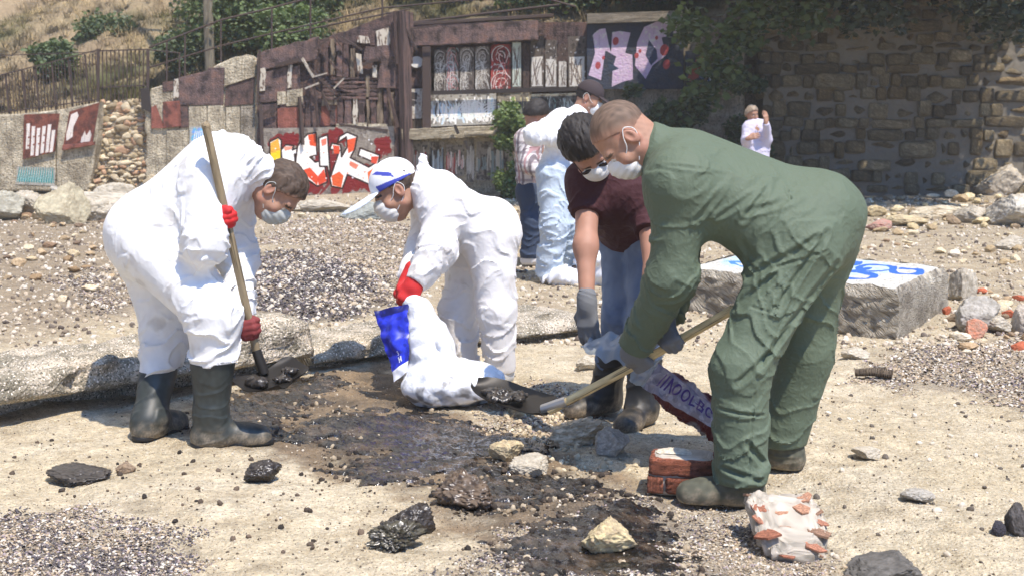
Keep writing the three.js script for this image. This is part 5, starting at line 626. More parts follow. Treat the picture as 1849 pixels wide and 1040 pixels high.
  const mShoe = std(0xffffff, 0.85, { vertexColors: true }), shoeC = dusty([0.085, 0.088, 0.062], 0.07);
  { const b = new Field(); bootField(b, J.ankN, G(1226, 905), { len: 0.285, s: 1.12, ra: 0.066, top: J.ankN.clone().add(V(0, 0.09, 0)), rt: 0.066, fold: FD(0.007, 4, { fu: 22 }) }); placed('boot', b.mesh(0.005, shoeC), mShoe, t); }
  { const b = new Field(); bootField(b, J.ankF, G(1365, 838), { len: 0.285, s: 1.12, ra: 0.066, top: J.ankF.clone().add(V(0, 0.09, 0)), rt: 0.066, fold: FD(0.007, 14, { fu: 22 }) }); placed('boot', b.mesh(0.005, shoeC), mShoe, t); }
}

// --- man with the shovel at the left, white coverall and rubber boots ------------
const shovelLeft = { a: D(371, 228, 5.36), b: D(470, 668, 5.66) };
shovelLeft.dir = shovelLeft.b.clone().sub(shovelLeft.a).normalize();
{
  const J = { pelvis: D(268, 420, 5.77), hipN: D(288, 452, 5.64), hipF: D(272, 452, 5.92), kneN: D(386, 570, 5.52), kneF: D(300, 590, 5.93), ankN: D(380, 745, 5.58), ankF: D(268, 757, 5.74), chest: D(385, 322, 5.74), shoN: D(385, 322, 5.56), shoF: D(418, 318, 5.92), neck: D(438, 312, 5.7), elbN: D(368, 438, 5.45), elbF: D(426, 462, 5.86) };
  const t = thing('person', 'person in white coverall and tall dark rubber boots leaning over a shovel at left', 'person', V(J.ankN.x, 0, J.ankN.z));
  const head = headFrame(D(500, 346, 5.68), V(0.42, -0.88, 0.2), V(0.87, 0.48, 0.05), 1.0);
  const s1 = (py) => { const u = (py - 228) / (668 - 228); return shovelLeft.a.clone().lerp(shovelLeft.b, u); };
  const gN = grip(s1(388), shovelLeft.dir, J.elbN), gF = grip(s1(590), shovelLeft.dir.clone().negate(), J.elbF); J.wriN = gN.w; J.wriF = gF.w;
  bodyMesh(t, J, head, { brow: [0.05, 0.03, 0.02] });
  placed('hair', hairGeo(head, 0.012, 'short', 0.0045, [0.07, 0.045, 0.03]), mHair, t); cupMask(t, head, std(new THREE.Color(0.42, 0.44, 0.42), 0.85), 1.0);
  const f = new Field();
  for (const [q, sd] of [['N', 0], ['F', 40]]) {
    f.cap(J['sho' + q], J['elb' + q], 0.1, 0.088, { k: 0.06, fold: FD(0.017, 103 + sd, { w: ends(0.5, 0.45), fu: 9 }) });
    f.cap(J['elb' + q], J['wri' + q].clone().lerp(J['elb' + q], 0.05), 0.088, 0.05, { k: 0.05, fold: FD(0.016, 107 + sd, { fu: 11 }) });
    f.cap(J['hip' + q], J['kne' + q], 0.148, 0.11, { k: 0.08, fold: FD(0.012, 113 + sd, { fu: 7, skew: -0.8, w: ends(0.5, 0.4) }) });
    f.cap(J['kne' + q], J['kne' + q].clone().lerp(J['ank' + q], 0.52), 0.112, q === 'N' ? 0.096 : 0.082, { k: 0.05, fold: FD(0.016, 119 + sd, { fu: 10 }) });
    f.cap(J['hip' + q].clone().lerp(J.pelvis, 0.3), J['sho' + q].clone().lerp(J.chest, 0.4), 0.146, 0.145, { k: 0.1, fold: FD(0.012, 131 + sd, { fu: 6, skew: -0.8 }) });
    cuffCut(f, J['wri' + q].clone().lerp(J['elb' + q], 0.08), J['wri' + q].clone().sub(J['elb' + q]), 0.1);
  }
  cuffCut(f, J.kneN.clone().lerp(J.ankN, 0.5), V(-0.05, -1, 0)); cuffCut(f, J.kneF.clone().lerp(J.ankF, 0.5), V(0.15, -1, 0));
  f.cap(J.pelvis, J.chest, 0.16, 0.16, { k: 0.1 }); f.ell(J.pelvis.clone().add(V(-0.02, 0.0, 0)), [0.14, 0.155, 0.18], { k: 0.1, fold: FD(0.008, 77, { fu: 5 }) });
  f.cap(J.shoN, J.shoF, 0.1, 0.1, { k: 0.08 }); f.cap(J.chest, J.neck, 0.13, 0.095, { k: 0.07, fold: FD(0.012, 12, { fu: 12 }) });
  // the hood, pushed back, bunched behind the neck and ears
  f.ell(D(402, 272, 5.7), [0.1, 0.075, 0.12], { k: 0.06, fold: FD(0.014, 88, { fu: 14, fv: 6 }) }); f.cap(D(430, 276, 5.6), D(470, 306, 5.64), 0.075, 0.062, { k: 0.05, fold: FD(0.014, 84, { fu: 16, fv: 6 }) }); f.cap(D(430, 276, 5.82), D(466, 300, 5.8), 0.07, 0.06, { k: 0.05, fold: FD(0.012, 85, { fu: 16, fv: 6 }) });
  placed('coverall', boxUV(f.mesh(0.0068, soiled([0.8, 0.81, 0.82]))), mSuit, t);
  for (const [g, m, sd, e] of [[gN, mRedGlove, -1, J.elbN], [gF, mMaroonGlove, 1, J.elbF]]) { const h = new Field(); handField(h, g.w, g.z, g.y, { side: sd, bend: g.bend, grow: 0.006, thumb: 1 }); h.cap(g.w, g.w.clone().lerp(e, 0.2), 0.036, 0.042, { k: 0.02 }); placed('glove', h.mesh(0.004), m, t); }
  for (const [q, toe, rt] of [['N', G(468, 800), 0.094], ['F', G(318, 772), 0.082]]) {
    const b = new Field(), top = J['kne' + q].clone().lerp(J['ank' + q], 0.47), B = bootField(b, J['ank' + q], toe, { len: q === 'N' ? 0.31 : 0.29, s: 1.15, ra: 0.068, rt, top, fold: FD(0.006, 14, { fu: 9, w: (s) => s }) });
    b.clip(top.clone(), V(0, 1, 0), 0.2); placed('boot', b.mesh(0.005, dusty([0.034, 0.042, 0.04])), mRubber, t);
    const so = new Field(); so.cap(B.at(0.02, 0.006), B.at(0.3, 0.006), 0.051, 0.046); so.cap(B.at(0.55, 0.006), B.at(0.82, 0.006), 0.058, 0.052); so.extra = (x, y, z, d) => Math.max(d, Math.abs(y - 0.012) - 0.011); placed('sole', so.mesh(0.005), mBlackRubber, t);
  }
}

// --- person in white with the cap, holding the sack ------------------------------
const sackNeck = D(738, 545, 6.5);
{
  const J = { pelvis: D(884, 405, 6.92), hipN: D(885, 432, 6.8), hipF: D(858, 440, 7.06), kneN: D(896, 560, 6.8), kneF: D(828, 560, 7.02), ankN: D(903, 662, 6.86), ankF: D(838, 664, 7.0), chest: D(790, 352, 6.82), shoN: D(800, 368, 6.68), shoF: D(785, 358, 7.0), neck: D(757, 342, 6.78), elbN: D(790, 452, 6.6), elbF: D(765, 455, 6.86) };
  J.wriN = D(748, 512, 6.52); J.wriF = D(738, 506, 6.66);
  const t = thing('person', 'person in white coverall, white and blue cap and red gloves holding the white sack', 'person', V(J.ankN.x, 0, J.ankN.z));
  const head = headFrame(D(716, 344, 6.74), V(-0.8, -0.58, 0.16), V(-0.55, 0.82, 0), 1.14);
  bodyMesh(t, J, head, {}); placed('hair', hairGeo(head, 0.008, 'short', 0.006, [0.07, 0.045, 0.03]), mHair, t); cupMask(t, head, mMask, 1.05, 0.005);
  { // cap: dome, brim and blue side mark
    const { P, R, ax, L } = head, c = new Field(); c.ell(P(0, 0.045, -0.012), R(0.09, 0.1, 0.112), { ax }); c.extra = (x, y, z, d) => { const [a, b, e] = L(x, y, z); return Math.max(d, (0.03 + e * 0.12 - b) * head.s); };
    const capColour = (x, y, z) => { const [a, b, e] = L(x, y, z); const band = b < 0.05 + e * 0.25 && b > 0.0 && e > -0.09 && e < 0.07, tip = Math.abs(b - 0.085 - e * 0.9) < 0.012 && e < 0.05 && e > -0.02 && b < 0.12; return (band || tip) && Math.abs(a) > 0.03 ? [0.05, 0.07, 0.42] : [0.8, 0.82, 0.85]; };
    const m = std(0xffffff, 0.8, { vertexColors: true }); const cap = placed('cap', c.mesh(0.0042, capColour), m, t);
    const b = new Field(); b.ell(P(0, 0.03, 0.165), R(0.085, 0.04, 0.125), { ax }); b.extra = (x, y, z, d) => { const [a, q, e] = L(x, y, z); return Math.max(d, (Math.abs(q - 0.05 + 2.6 * a * a + (e - 0.1) * -0.05) - 0.0045) * head.s); };
    const br = b.mesh(0.0035); br.translate(-t.position.x, -t.position.y, -t.position.z); mesh('cap_brim', br, std(new THREE.Color(0.62, 0.7, 0.8), 0.8), cap);
  }
  const f = new Field();
  for (const [q, sd] of [['N', 0], ['F', 40]]) {
    f.cap(J['sho' + q], J['elb' + q], 0.098, 0.09, { k: 0.05, fold: FD(0.016, 203 + sd, { w: ends(0.5, 0.45), fu: 9 }) });
    f.cap(J['elb' + q], J['wri' + q], 0.092, 0.06, { k: 0.05, fold: FD(0.016, 207 + sd, { fu: 11 }) });
    f.cap(J['hip' + q], J['kne' + q], 0.132, 0.1, { k: 0.05, fold: FD(0.015, 213 + sd, { fu: 7, skew: -0.8, w: ends(0.5, 0.5) }) });
    f.cap(J['kne' + q], J['ank' + q], 0.1, 0.082, { k: 0.04, fold: FD(0.016, 219 + sd, { fu: 10, w: (s) => 0.4 + 0.6 * s }) });
    f.cap(J['hip' + q].clone().lerp(J.pelvis, 0.3), J['sho' + q].clone().lerp(J.chest, 0.4), 0.14, 0.135, { k: 0.08, fold: FD(0.013, 231 + sd, { fu: 6, skew: -0.8 }) });
    cuffCut(f, J['wri' + q], J['wri' + q].clone().sub(J['elb' + q]), 0.1); cuffCut(f, J['ank' + q].clone().add(V(0, -0.03, 0)), V(0, -1, 0), 0.15);
  }
  f.ell(J.pelvis.clone().add(V(0.02, 0, 0)), [0.13, 0.14, 0.18], { k: 0.08 }); f.cap(J.shoN, J.shoF, 0.09, 0.09, { k: 0.07 }); f.cap(J.chest, J.neck, 0.12, 0.085, { k: 0.06 });
  f.cap(D(762, 338, 6.7), D(764, 285, 6.74), 0.042, 0.022, { k: 0.05, fold: FD(0.01, 6, { fu: 14 }) }); f.cap(D(768, 330, 6.9), D(766, 300, 6.88), 0.04, 0.022, { k: 0.05 });
  placed('coverall', boxUV(f.mesh(0.007, soiled([0.8, 0.79, 0.79]))), mSuit, t);
  for (const [w, sd, z, y] of [[J.wriN, -1, V(-0.35, -0.85, 0.3), V(0.1, 0.3, 1)], [J.wriF, 1, V(-0.4, -0.85, 0.2), V(-0.5, 0.6, -0.7)]]) { const h = new Field(); handField(h, w, z, y, { side: sd, bend: [1.1, 1.2, 0.8], grow: 0.011, thumb: 1, s: 1.05 }); h.cap(w.clone().addScaledVector(z, 0.02), w.clone().addScaledVector(z, -0.06), 0.04, 0.048, { k: 0.02 }); placed('glove', h.mesh(0.005), mRedGlove, t); }
  for (const [q, toe] of [['N', V(-0.5, 0, 0.6)], ['F', V(-0.6, 0, 0.5)]]) { const b = new Field(); bootField(b, J['ank' + q], J['ank' + q].clone().add(toe), { len: 0.26, ra: 0.06 }); placed('boot', b.mesh(0.006), std(new THREE.Color(0.6, 0.6, 0.58), 0.8), t); }
}

// --- man in the burgundy shirt ---------------------------------------------------
{
  const J = { pelvis: D(1150, 398, 6.18), hipN: D(1173, 425, 6.06), hipF: D(1126, 425, 6.2), kneN: D(1166, 588, 5.96), kneF: D(1120, 575, 6.1), ankN: D(1160, 735, 5.99), ankF: D(1094, 710, 6.22), chest: D(1112, 345, 5.88), shoN: D(1168, 345, 5.84), shoF: D(1062, 330, 5.8), neck: D(1087, 300, 5.76), elbN: D(1184, 500, 5.62), elbF: D(1058, 445, 5.68) };
  J.wriF = D(1060, 548, 5.6); J.wriN = D(1168, 590, 5.5);
  const t = thing('person', 'person in burgundy t-shirt and blue jeans bending forward beside the green coverall', 'person', V(J.ankN.x, 0, J.ankN.z));
  const head = headFrame(D(1060, 266, 5.64), V(0.33, -0.84, 0.42), V(-0.3, 0.42, 0.85), 1.06);
  bodyMesh(t, J, head, { s: 1.22, limb: 0.8, skin: [0.42, 0.22, 0.15] }); placed('hair', hairGeo(head, 0.018, 'bob', 0.005), mHair, t); cupMask(t, head, mMask, 1.08);
  { const { P, R, ax } = head, g = new Field(); for (const q of [-1, 1]) g.ell(P(q * 0.034, 0.004, 0.1), R(0.024, 0.017, 0.006), { ax, k: 0.004 }); g.cap(P(-0.012, 0.008, 0.104), P(0.012, 0.008, 0.104), 0.003, 0.003, { k: 0.003 }); for (const q of [-1, 1]) g.cap(P(q * 0.056, 0.008, 0.095), P(q * 0.083, 0.008, 0.0), 0.003, 0.003, { k: 0.003 }); placed('glasses', g.mesh(0.003), std(new THREE.Color(0.02, 0.015, 0.015), 0.15), t); }
  const mShirt = std(new THREE.Color(0.05, 0.012, 0.016), 0.85, { bumpMap: rep(T.crease, 1.3), bumpScale: 0.004, side: THREE.DoubleSide }), f = new Field();
  for (const [q, sd] of [['N', 0], ['F', 40]]) {
    f.cap(J['sho' + q], J['sho' + q].clone().lerp(J['elb' + q], 0.58), 0.074, 0.075, { k: 0.05, fold: FD(0.012, 303 + sd, { fu: 9 }) }); cuffCut(f, J['sho' + q].clone().lerp(J['elb' + q], 0.5), J['elb' + q].clone().sub(J['sho' + q]));
    f.cap(J['hip' + q].clone().lerp(J.pelvis, 0.6), J['sho' + q].clone().lerp(J.chest, 0.4), 0.135, 0.13, { k: 0.08, fold: FD(0.012, 331 + sd, { fu: 8, skew: -0.7 }) });
  }
  f.cap(J.chest, J.pelvis, 0.145, 0.155, { k: 0.1 }); f.cap(J.shoN, J.shoF, 0.08, 0.08, { k: 0.07 }); f.cap(J.chest, J.neck, 0.11, 0.085, { k: 0.05 });
  cuffCut(f, J.neck.clone().lerp(head.c, 0.05), head.c.clone().sub(J.neck)); f.clip(J.pelvis.clone().add(V(0, -0.1, 0)), V(0.1, -1, -0.2).normalize(), 0.3); placed('shirt', boxUV(f.mesh(0.0075)), mShirt, t);
  const mJeans = std(0xffffff, 0.85, { vertexColors: true }), j = new Field();
  for (const [q, sd] of [['N', 0], ['F', 40]]) { j.cap(J['hip' + q], J['kne' + q], 0.108, 0.08, { k: 0.05, fold: FD(0.008, 353 + sd, { fu: 9, w: ends(0.4, 0.3) }) }); j.cap(J['kne' + q], J['kne' + q].clone().lerp(J['ank' + q], 0.62), 0.08, 0.07, { k: 0.05, fold: FD(0.012, 359 + sd, { fu: 14 }) }); }
  j.cap(J.hipN.clone().add(V(0, 0.04, 0)), J.hipF.clone().add(V(0, 0.04, 0)), 0.132, 0.132, { k: 0.06 });
  placed('jeans', j.mesh(0.0075, (x, y, z) => { const n = fbm(x * 8, y * 5, z * 8, 4), fade = sstep(0.35, 0.6, y) * 0.6; return mixc([0.1, 0.145, 0.235], [0.2, 0.26, 0.36], clamp(0.35 + n + fade * 0.5)); }), mJeans, t);
  { const h = new Field(); handField(h, J.wriF, V(0.05, -1, 0.15), V(-0.45, 0.1, 0.9), { side: -1, bend: [0.25, 0.35, 0.3], grow: 0.004, s: 1.12 }); h.cap(J.wriF, J.wriF.clone().lerp(J.elbF, 0.14), 0.036, 0.04, { k: 0.02, fold: FD(0.004, 5, { fu: 30 }) }); placed('glove', h.mesh(0.004), mGreyGlove, t); }
  { const h = new Field(); handField(h, J.wriN, V(-0.15, -1, 0.1), V(0.3, 0.1, 0.9), { side: 1, bend: [0.7, 0.7, 0.4], grow: 0.004, s: 1.08 }); h.cap(J.wriN, J.wriN.clone().lerp(J.elbN, 0.14), 0.036, 0.04, { k: 0.02 }); placed('glove', h.mesh(0.004), mGreyGlove, t); }
  for (const [q, toe] of [['N', V(-0.3, 0, 0.55)], ['F', V(-0.55, 0, 0.4)]]) {
    const b = new Field(), top = J['kne' + q].clone().lerp(J['ank' + q], 0.4), B = bootField(b, J['ank' + q], J['ank' + q].clone().add(toe), { len: 0.29, s: 1.1, ra: 0.068, top, rt: 0.084, fold: FD(0.006, 24, { fu: 9 }) }); b.clip(top, V(0, 1, 0), 0.2); placed('boot', b.mesh(0.006, dusty([0.014, 0.015, 0.016])), mRubber, t);
  }
}

// --- far people ------------------------------------------------------------------
{
  const J = { pelvis: D(1008, 300, 10.85), hipN: D(1000, 318, 10.75), hipF: D(1018, 318, 10.95), kneN: D(1002, 405, 10.72), kneF: D(1030, 402, 10.98), ankN: D(991, 492, 10.8), ankF: D(1040, 482, 11.05), chest: D(1022, 232, 10.85), shoN: D(1014, 222, 10.7), shoF: D(1042, 224, 11), neck: D(1046, 206, 10.85), elbN: D(966, 243, 10.62), elbF: D(1070, 285, 10.95), wriN: D(1018, 252, 10.56), wriF: D(1092, 300, 10.8) };
  const t = thing('person', 'person in pale blue-white coverall and dark cap standing behind the burgundy shirt', 'person', V(J.ankN.x, 0, J.ankN.z));
  const head = headFrame(D(1064, 178, 10.85), V(0.85, -0.42, 0.25), V(0.4, 0.9, 0), 1.05);
  const hand = (w, z, y, sd) => (f) => handField(f, w, z, y, { side: sd });
  bodyMesh(t, J, head, { coarse: 1.5, skin: mul3(SKIN, 0.8), hands: [hand(J.wriN, V(1, -0.2, 0.1), V(0, 0.3, 1), 1), hand(J.wriF, V(0.8, -0.5, 0.2), V(0, 1, 0), 1)] });
  cupMask(t, head, mMask, 1.0, 0.007); placed('hair', hairGeo(head, 0.008, 'short', 0.008), mHair, t);
  { const { P, R, ax, L } = head, c = new Field(); c.ell(P(0, 0.045, -0.012), R(0.092, 0.1, 0.112), { ax }); c.extra = (x, y, z, d) => { const [a, b, e] = L(x, y, z); return Math.max(d, (0.035 - b) * head.s); }; const mC = std(new THREE.Color(0.04, 0.028, 0.03), 0.85), cap = placed('cap', c.mesh(0.006), mC, t);
    const b = new Field(); b.ell(P(0, 0.04, 0.13), R(0.075, 0.03, 0.085), { ax }); b.extra = (x, y, z, d) => { const [a, q, e] = L(x, y, z); return Math.max(d, (Math.abs(q - 0.048 + 2.6 * a * a + (e - 0.1) * 0.15) - 0.006) * head.s); }; const br = b.mesh(0.005); br.translate(-t.position.x, 0, -t.position.z); mesh('cap_brim', br, mC, cap); }
  const f = new Field();
  for (const [q, sd] of [['N', 0], ['F', 40]]) {
    f.cap(J['sho' + q], J['elb' + q], 0.095, 0.085, { k: 0.05, fold: FD(0.014, 403 + sd, { fu: 10 }) }); f.cap(J['elb' + q], J['wri' + q], 0.085, 0.055, { k: 0.05, fold: FD(0.014, 407 + sd, { fu: 11 }) });
    f.cap(J['hip' + q], J['kne' + q], 0.135, 0.115, { k: 0.05, fold: FD(0.018, 413 + sd, { fu: 8, skew: -0.8 }) }); f.cap(J['kne' + q], J['ank' + q], 0.115, 0.1, { k: 0.05, fold: FD(0.02, 419 + sd, { fu: 9 }) });
    f.cap(J['hip' + q].clone().lerp(J.pelvis, 0.3), J['sho' + q].clone().lerp(J.chest, 0.4), 0.13, 0.12, { k: 0.08, fold: FD(0.014, 431 + sd, { fu: 7 }) }); cuffCut(f, J['wri' + q], J['wri' + q].clone().sub(J['elb' + q]), 0.1); cuffCut(f, J['ank' + q].clone().add(V(0, -0.05, 0)), V(0, -1, 0), 0.2);
  }
  f.cap(J.shoN, J.shoF, 0.085, 0.085, { k: 0.07 }); f.cap(J.chest, J.neck, 0.11, 0.085, { k: 0.05 }); placed('coverall', boxUV(f.mesh(0.01, (x, y, z) => mixc([0.46, 0.54, 0.62], [0.76, 0.77, 0.78], sstep(J.pelvis.y - 0.02, J.pelvis.y + 0.12, y)))), mSuitDim, t);
  for (const q of ['N', 'F']) { const b = new Field(); bootField(b, J['ank' + q], J['ank' + q].clone().add(V(0.3, 0, 0.3)), { len: 0.27 }); placed('shoe', b.mesh(0.009), std(new THREE.Color(0.7, 0.7, 0.7), 0.8), t); }
}
{
  const J = { pelvis: D(962, 332, 12.2), hipN: D(957, 345, 12.1), hipF: D(971, 345, 12.3), kneN: D(961, 402, 12.1), kneF: D(976, 402, 12.3), ankN: D(956, 460, 12.15), ankF: D(968, 462, 12.3), chest: D(958, 265, 12.1), shoN: D(950, 252, 11.95), shoF: D(976, 254, 12.3), neck: D(964, 236, 12.1), elbN: D(954, 298, 11.85), elbF: D(992, 300, 12.2), wriN: D(978, 314, 11.8), wriF: D(992, 322, 11.9) };
  const t = thing('person', 'person in plaid shirt and dark blue jeans, half hidden behind the pale coverall', 'person', V(J.ankN.x, 0, J.ankN.z));
  const head = headFrame(D(968, 207, 12.1), V(0.6, -0.6, -0.4), V(0.3, 0.9, 0), 1);
  const hand = (w, z, y, sd) => (f) => handField(f, w, z, y, { side: sd });
  bodyMesh(t, J, head, { coarse: 1.6, hands: [hand(J.wriN, V(1, -0.3, 0.1), V(0, 0.3, 1), 1), hand(J.wriF, V(0.6, -0.6, 0.3), V(0, 1, 0), 1)] }); placed('hair', hairGeo(head, 0.016, 'bob', 0.009), mHair, t);
  const f = new Field(); for (const q of ['N', 'F']) { f.cap(J['sho' + q], J['elb' + q], 0.085, 0.075, { k: 0.05, fold: FD(0.012, 503, { fu: 11 }) }); f.cap(J['elb' + q], J['wri' + q], 0.072, 0.05, { k: 0.05 }); f.cap(J['hip' + q].clone().lerp(J.pelvis, 0.2), J['sho' + q].clone().lerp(J.chest, 0.4), 0.13, 0.12, { k: 0.08, fold: FD(0.012, 531, { fu: 8 }) }); cuffCut(f, J['wri' + q], J['wri' + q].clone().sub(J['elb' + q]), 0.1); }
  f.cap(J.shoN, J.shoF, 0.08, 0.08, { k: 0.06 }); f.cap(J.chest, J.neck, 0.1, 0.075, { k: 0.05 }); f.clip(J.pelvis.clone().add(V(0, -0.02, 0)), V(0, -1, 0), 0.4);
  const stripe = (v, p, w) => { const q = ((v / p) % 1 + 1) % 1; return q < w ? 1 : 0; };
  placed('shirt', f.mesh(0.0085, (x, y, z) => { const u = x * 0.8 + z * 0.6; let c = [0.62, 0.58, 0.56]; if (stripe(u, 0.085, 0.3)) c = [0.2, 0.17, 0.18]; if (stripe(y, 0.085, 0.25)) c = mixc(c, [0.16, 0.12, 0.14], 0.6); if (stripe(u + 0.04, 0.17, 0.12)) c = [0.4, 0.24, 0.24]; return c; }), std(0xffffff, 0.9, { vertexColors: true }), t);
  const j = new Field(); for (const q of ['N', 'F']) { j.cap(J['hip' + q], J['kne' + q], 0.115, 0.095, { k: 0.05, fold: FD(0.01, 541, { fu: 9 }) }); j.cap(J['kne' + q], J['ank' + q], 0.095, 0.088, { k: 0.05, fold: FD(0.012, 549, { fu: 10 }) }); cuffCut(j, J['ank' + q].clone().add(V(0, -0.03, 0)), V(0, -1, 0), 0.2); } j.cap(J.pelvis, J.hipN, 0.12, 0.12, { k: 0.08 });
  placed('jeans', j.mesh(0.01), std(new THREE.Color(0.035, 0.055, 0.1), 0.85), t);
  for (const q of ['N', 'F']) { const b = new Field(); bootField(b, J['ank' + q], J['ank' + q].clone().add(V(0.4, 0, 0.1)), { len: 0.27 }); placed('shoe', b.mesh(0.009), std(new THREE.Color(0.7, 0.7, 0.7), 0.8), t); }
}
{
  const d = 18, J = { pelvis: D(1366, 290, d), hipN: D(1358, 300, d), hipF: D(1374, 300, d), kneN: D(1358, 345, d), kneF: D(1374, 345, d), ankN: D(1357, 384, d), ankF: D(1375, 384, d), chest: D(1366, 236, d), shoN: D(1353, 231, d), shoF: D(1380, 230, d), neck: D(1363, 222, d), elbN: D(1348, 255, d - 0.1), elbF: D(1386, 252, d - 0.1), wriN: D(1352, 250, d - 0.3), wriF: D(1384, 222, d - 0.3) };
  const t = thing('person', 'person in pale lilac top standing far off before the shaded stone wall', 'person', V(J.ankN.x, 0, J.ankN.z));
  const head = headFrame(D(1359, 206, d), V(0.4, -0.25, 0.85), V(0, 1, 0.2), 0.86);
  const hand = (w, z, y, sd) => (f) => handField(f, w, z, y, { side: sd });
  bodyMesh(t, J, head, { coarse: 2, hands: [hand(J.wriN, V(0.8, 0.3, 0.3), V(0, 0.3, 1), 1), hand(J.wriF, V(-0.1, 1, 0.1), V(0.5, 0, 1), -1)] }); placed('hair', hairGeo(head, 0.014, 'bob', 0.01, [0.32, 0.25, 0.18]), mHair, t);
  const f = new Field(); for (const q of ['N', 'F']) { f.cap(J['sho' + q], J['elb' + q], 0.075, 0.065, { k: 0.05, fold: FD(0.012, 603, { fu: 11 }) }); f.cap(J['elb' + q], J['wri' + q], 0.062, 0.045, { k: 0.05 }); f.cap(J['hip' + q], J['sho' + q].clone().lerp(J.chest, 0.4), 0.13, 0.115, { k: 0.08, fold: FD(0.012, 631, { fu: 8 }) }); cuffCut(f, J['wri' + q], J['wri' + q].clone().sub(J['elb' + q]), 0.1); }
  f.cap(J.chest, J.neck, 0.09, 0.07, { k: 0.05 }); placed('top', f.mesh(0.011), std(new THREE.Color(0.55, 0.53, 0.66), 0.85), t);
  const j = new Field(); for (const q of ['N', 'F']) { j.cap(J['hip' + q], J['kne' + q], 0.11, 0.085, { k: 0.05 }); j.cap(J['kne' + q], J['ank' + q], 0.085, 0.075, { k: 0.05 }); } placed('trousers', j.mesh(0.013), std(new THREE.Color(0.05, 0.05, 0.06), 0.9), t);
  for (const q of ['N', 'F']) { const b = new Field(); bootField(b, J['ank' + q], J['ank' + q].clone().add(V(0.1, 0, 0.4)), { len: 0.26 }); placed('shoe', b.mesh(0.012), std(new THREE.Color(0.05, 0.05, 0.05), 0.8), t); }
}
// ---------- tools ----------
const mWood = std(new THREE.Color(0.82, 0.64, 0.35), 0.7, { map: rep(tex(64, 512, (u, v) => { const g = 0.86 + 0.2 * fbm(u * 8, v * 3, 4, 4); const d = sstep(0.25, 0.5, fbm(u * 3, v * 6, 9, 3)) * 0.4; return [g - d, g - d, g * 0.97 - d]; }), 1) }), mWoodD = std(new THREE.Color(0.36, 0.28, 0.18), 0.75, { map: mWood.map }), mSteel = std(new THREE.Color(0.03, 0.027, 0.024), 0.5, { metalness: 0.5, side: THREE.DoubleSide }), mSteelPale = std(new THREE.Color(0.4, 0.4, 0.4), 0.4, { metalness: 0.8 });
function shovel(name, label, a, b, tip, up, wid, matW, loadSeed) {   // a: socket end of the shaft, b: free end, tip: end of the blade
  const t = thing(name, label, 'shovel', a.clone()), sub = (p) => p.clone().sub(a), mid = sub(b).multiplyScalar(0.5).add(V(0, -0.006, 0));
  mesh('shaft', new THREE.TubeGeometry(new THREE.CatmullRomCurve3([V(0, 0, 0), mid, sub(b)]), 40, 0.0175, 12), matW, t); const e = new THREE.SphereGeometry(0.019, 12, 8); e.translate(...sub(b).toArray()); mesh('end_cap', e, matW, t);
  const back = b.clone().sub(a).normalize(), f = tip.clone().sub(a), L = f.length(); f.normalize(); const n = up.clone().addScaledVector(f, -up.dot(f)).normalize(), s = f.clone().cross(n);
  mesh('socket', bar(V(0, 0, 0).addScaledVector(f, 0.03), V(0, 0, 0).addScaledVector(back, 0.09), 0.0215, 12), matW === mWood ? mSteelPale : mSteel, t);
  const N = 18, M = 16, pos = [], idx = []; for (const side of [1, -1]) for (let i = 0; i <= N; i++) for (let j = 0; j <= M; j++) { const u = i / N, v = (j / M - 0.5) * 2, w = wid / 2 * (u < 0.65 ? sstep(-0.25, 0.12, u) : Math.sqrt(Math.max(0, 1 - ((u - 0.65) / 0.36) ** 2))); const p = V(0, 0, 0).addScaledVector(f, u * L).addScaledVector(s, v * w).addScaledVector(n, v * v * 0.03 + 0.045 * u * u - 0.01 + side * 0.0012); pos.push(p.x, p.y, p.z); if (i < N && j < M) { const o = (side > 0 ? 0 : (N + 1) * (M + 1)) + i * (M + 1) + j; side > 0 ? idx.push(o, o + M + 1, o + M + 2, o, o + M + 2, o + 1) : idx.push(o, o + M + 2, o + M + 1, o, o + 1, o + M + 2); } }
  const g = new THREE.BufferGeometry(); g.setAttribute('position', new THREE.Float32BufferAttribute(pos, 3)); g.setIndex(idx); g.computeVertexNormals(); mesh('blade', g, mSteel, t);
  const F2 = new Field(), r = rngOf(loadSeed); for (let i = 0; i < 6; i++) { const p = a.clone().addScaledVector(f, L * (0.3 + 0.5 * r())).addScaledVector(s, (r() - 0.5) * wid * 0.6).addScaledVector(n, 0.018 + 0.02 * r()); F2.ell(p, [0.022 + r() * 0.022, 0.01 + r() * 0.01, 0.022 + r() * 0.018], { k: 0.02, fold: { amp: 0.007, fu: 40, fv: 30, seed: i } }); }
  const lg = F2.mesh(0.005, (x, y, z) => mixc([0.012, 0.01, 0.009], [0.05, 0.04, 0.03], clamp(0.5 + noise3(x * 40, y * 40, z * 40)))); lg.translate(-a.x, -a.y, -a.z); mesh('oily_load', lg, mTar, t); return t;
}
shovel('shovel', 'long shovel with pale wooden shaft held by the person in green', shovelGreen.a, shovelGreen.b, D(858, 712, 5.5), V(0.1, 1, 0.25), 0.21, mWood, 3);
shovel('shovel', 'shovel with dull wooden shaft and black blade held by the booted person', shovelLeft.b, shovelLeft.a, D(516, 712, 5.54), V(0.45, 0.5, 0.75), 0.3, mWoodD, 9);

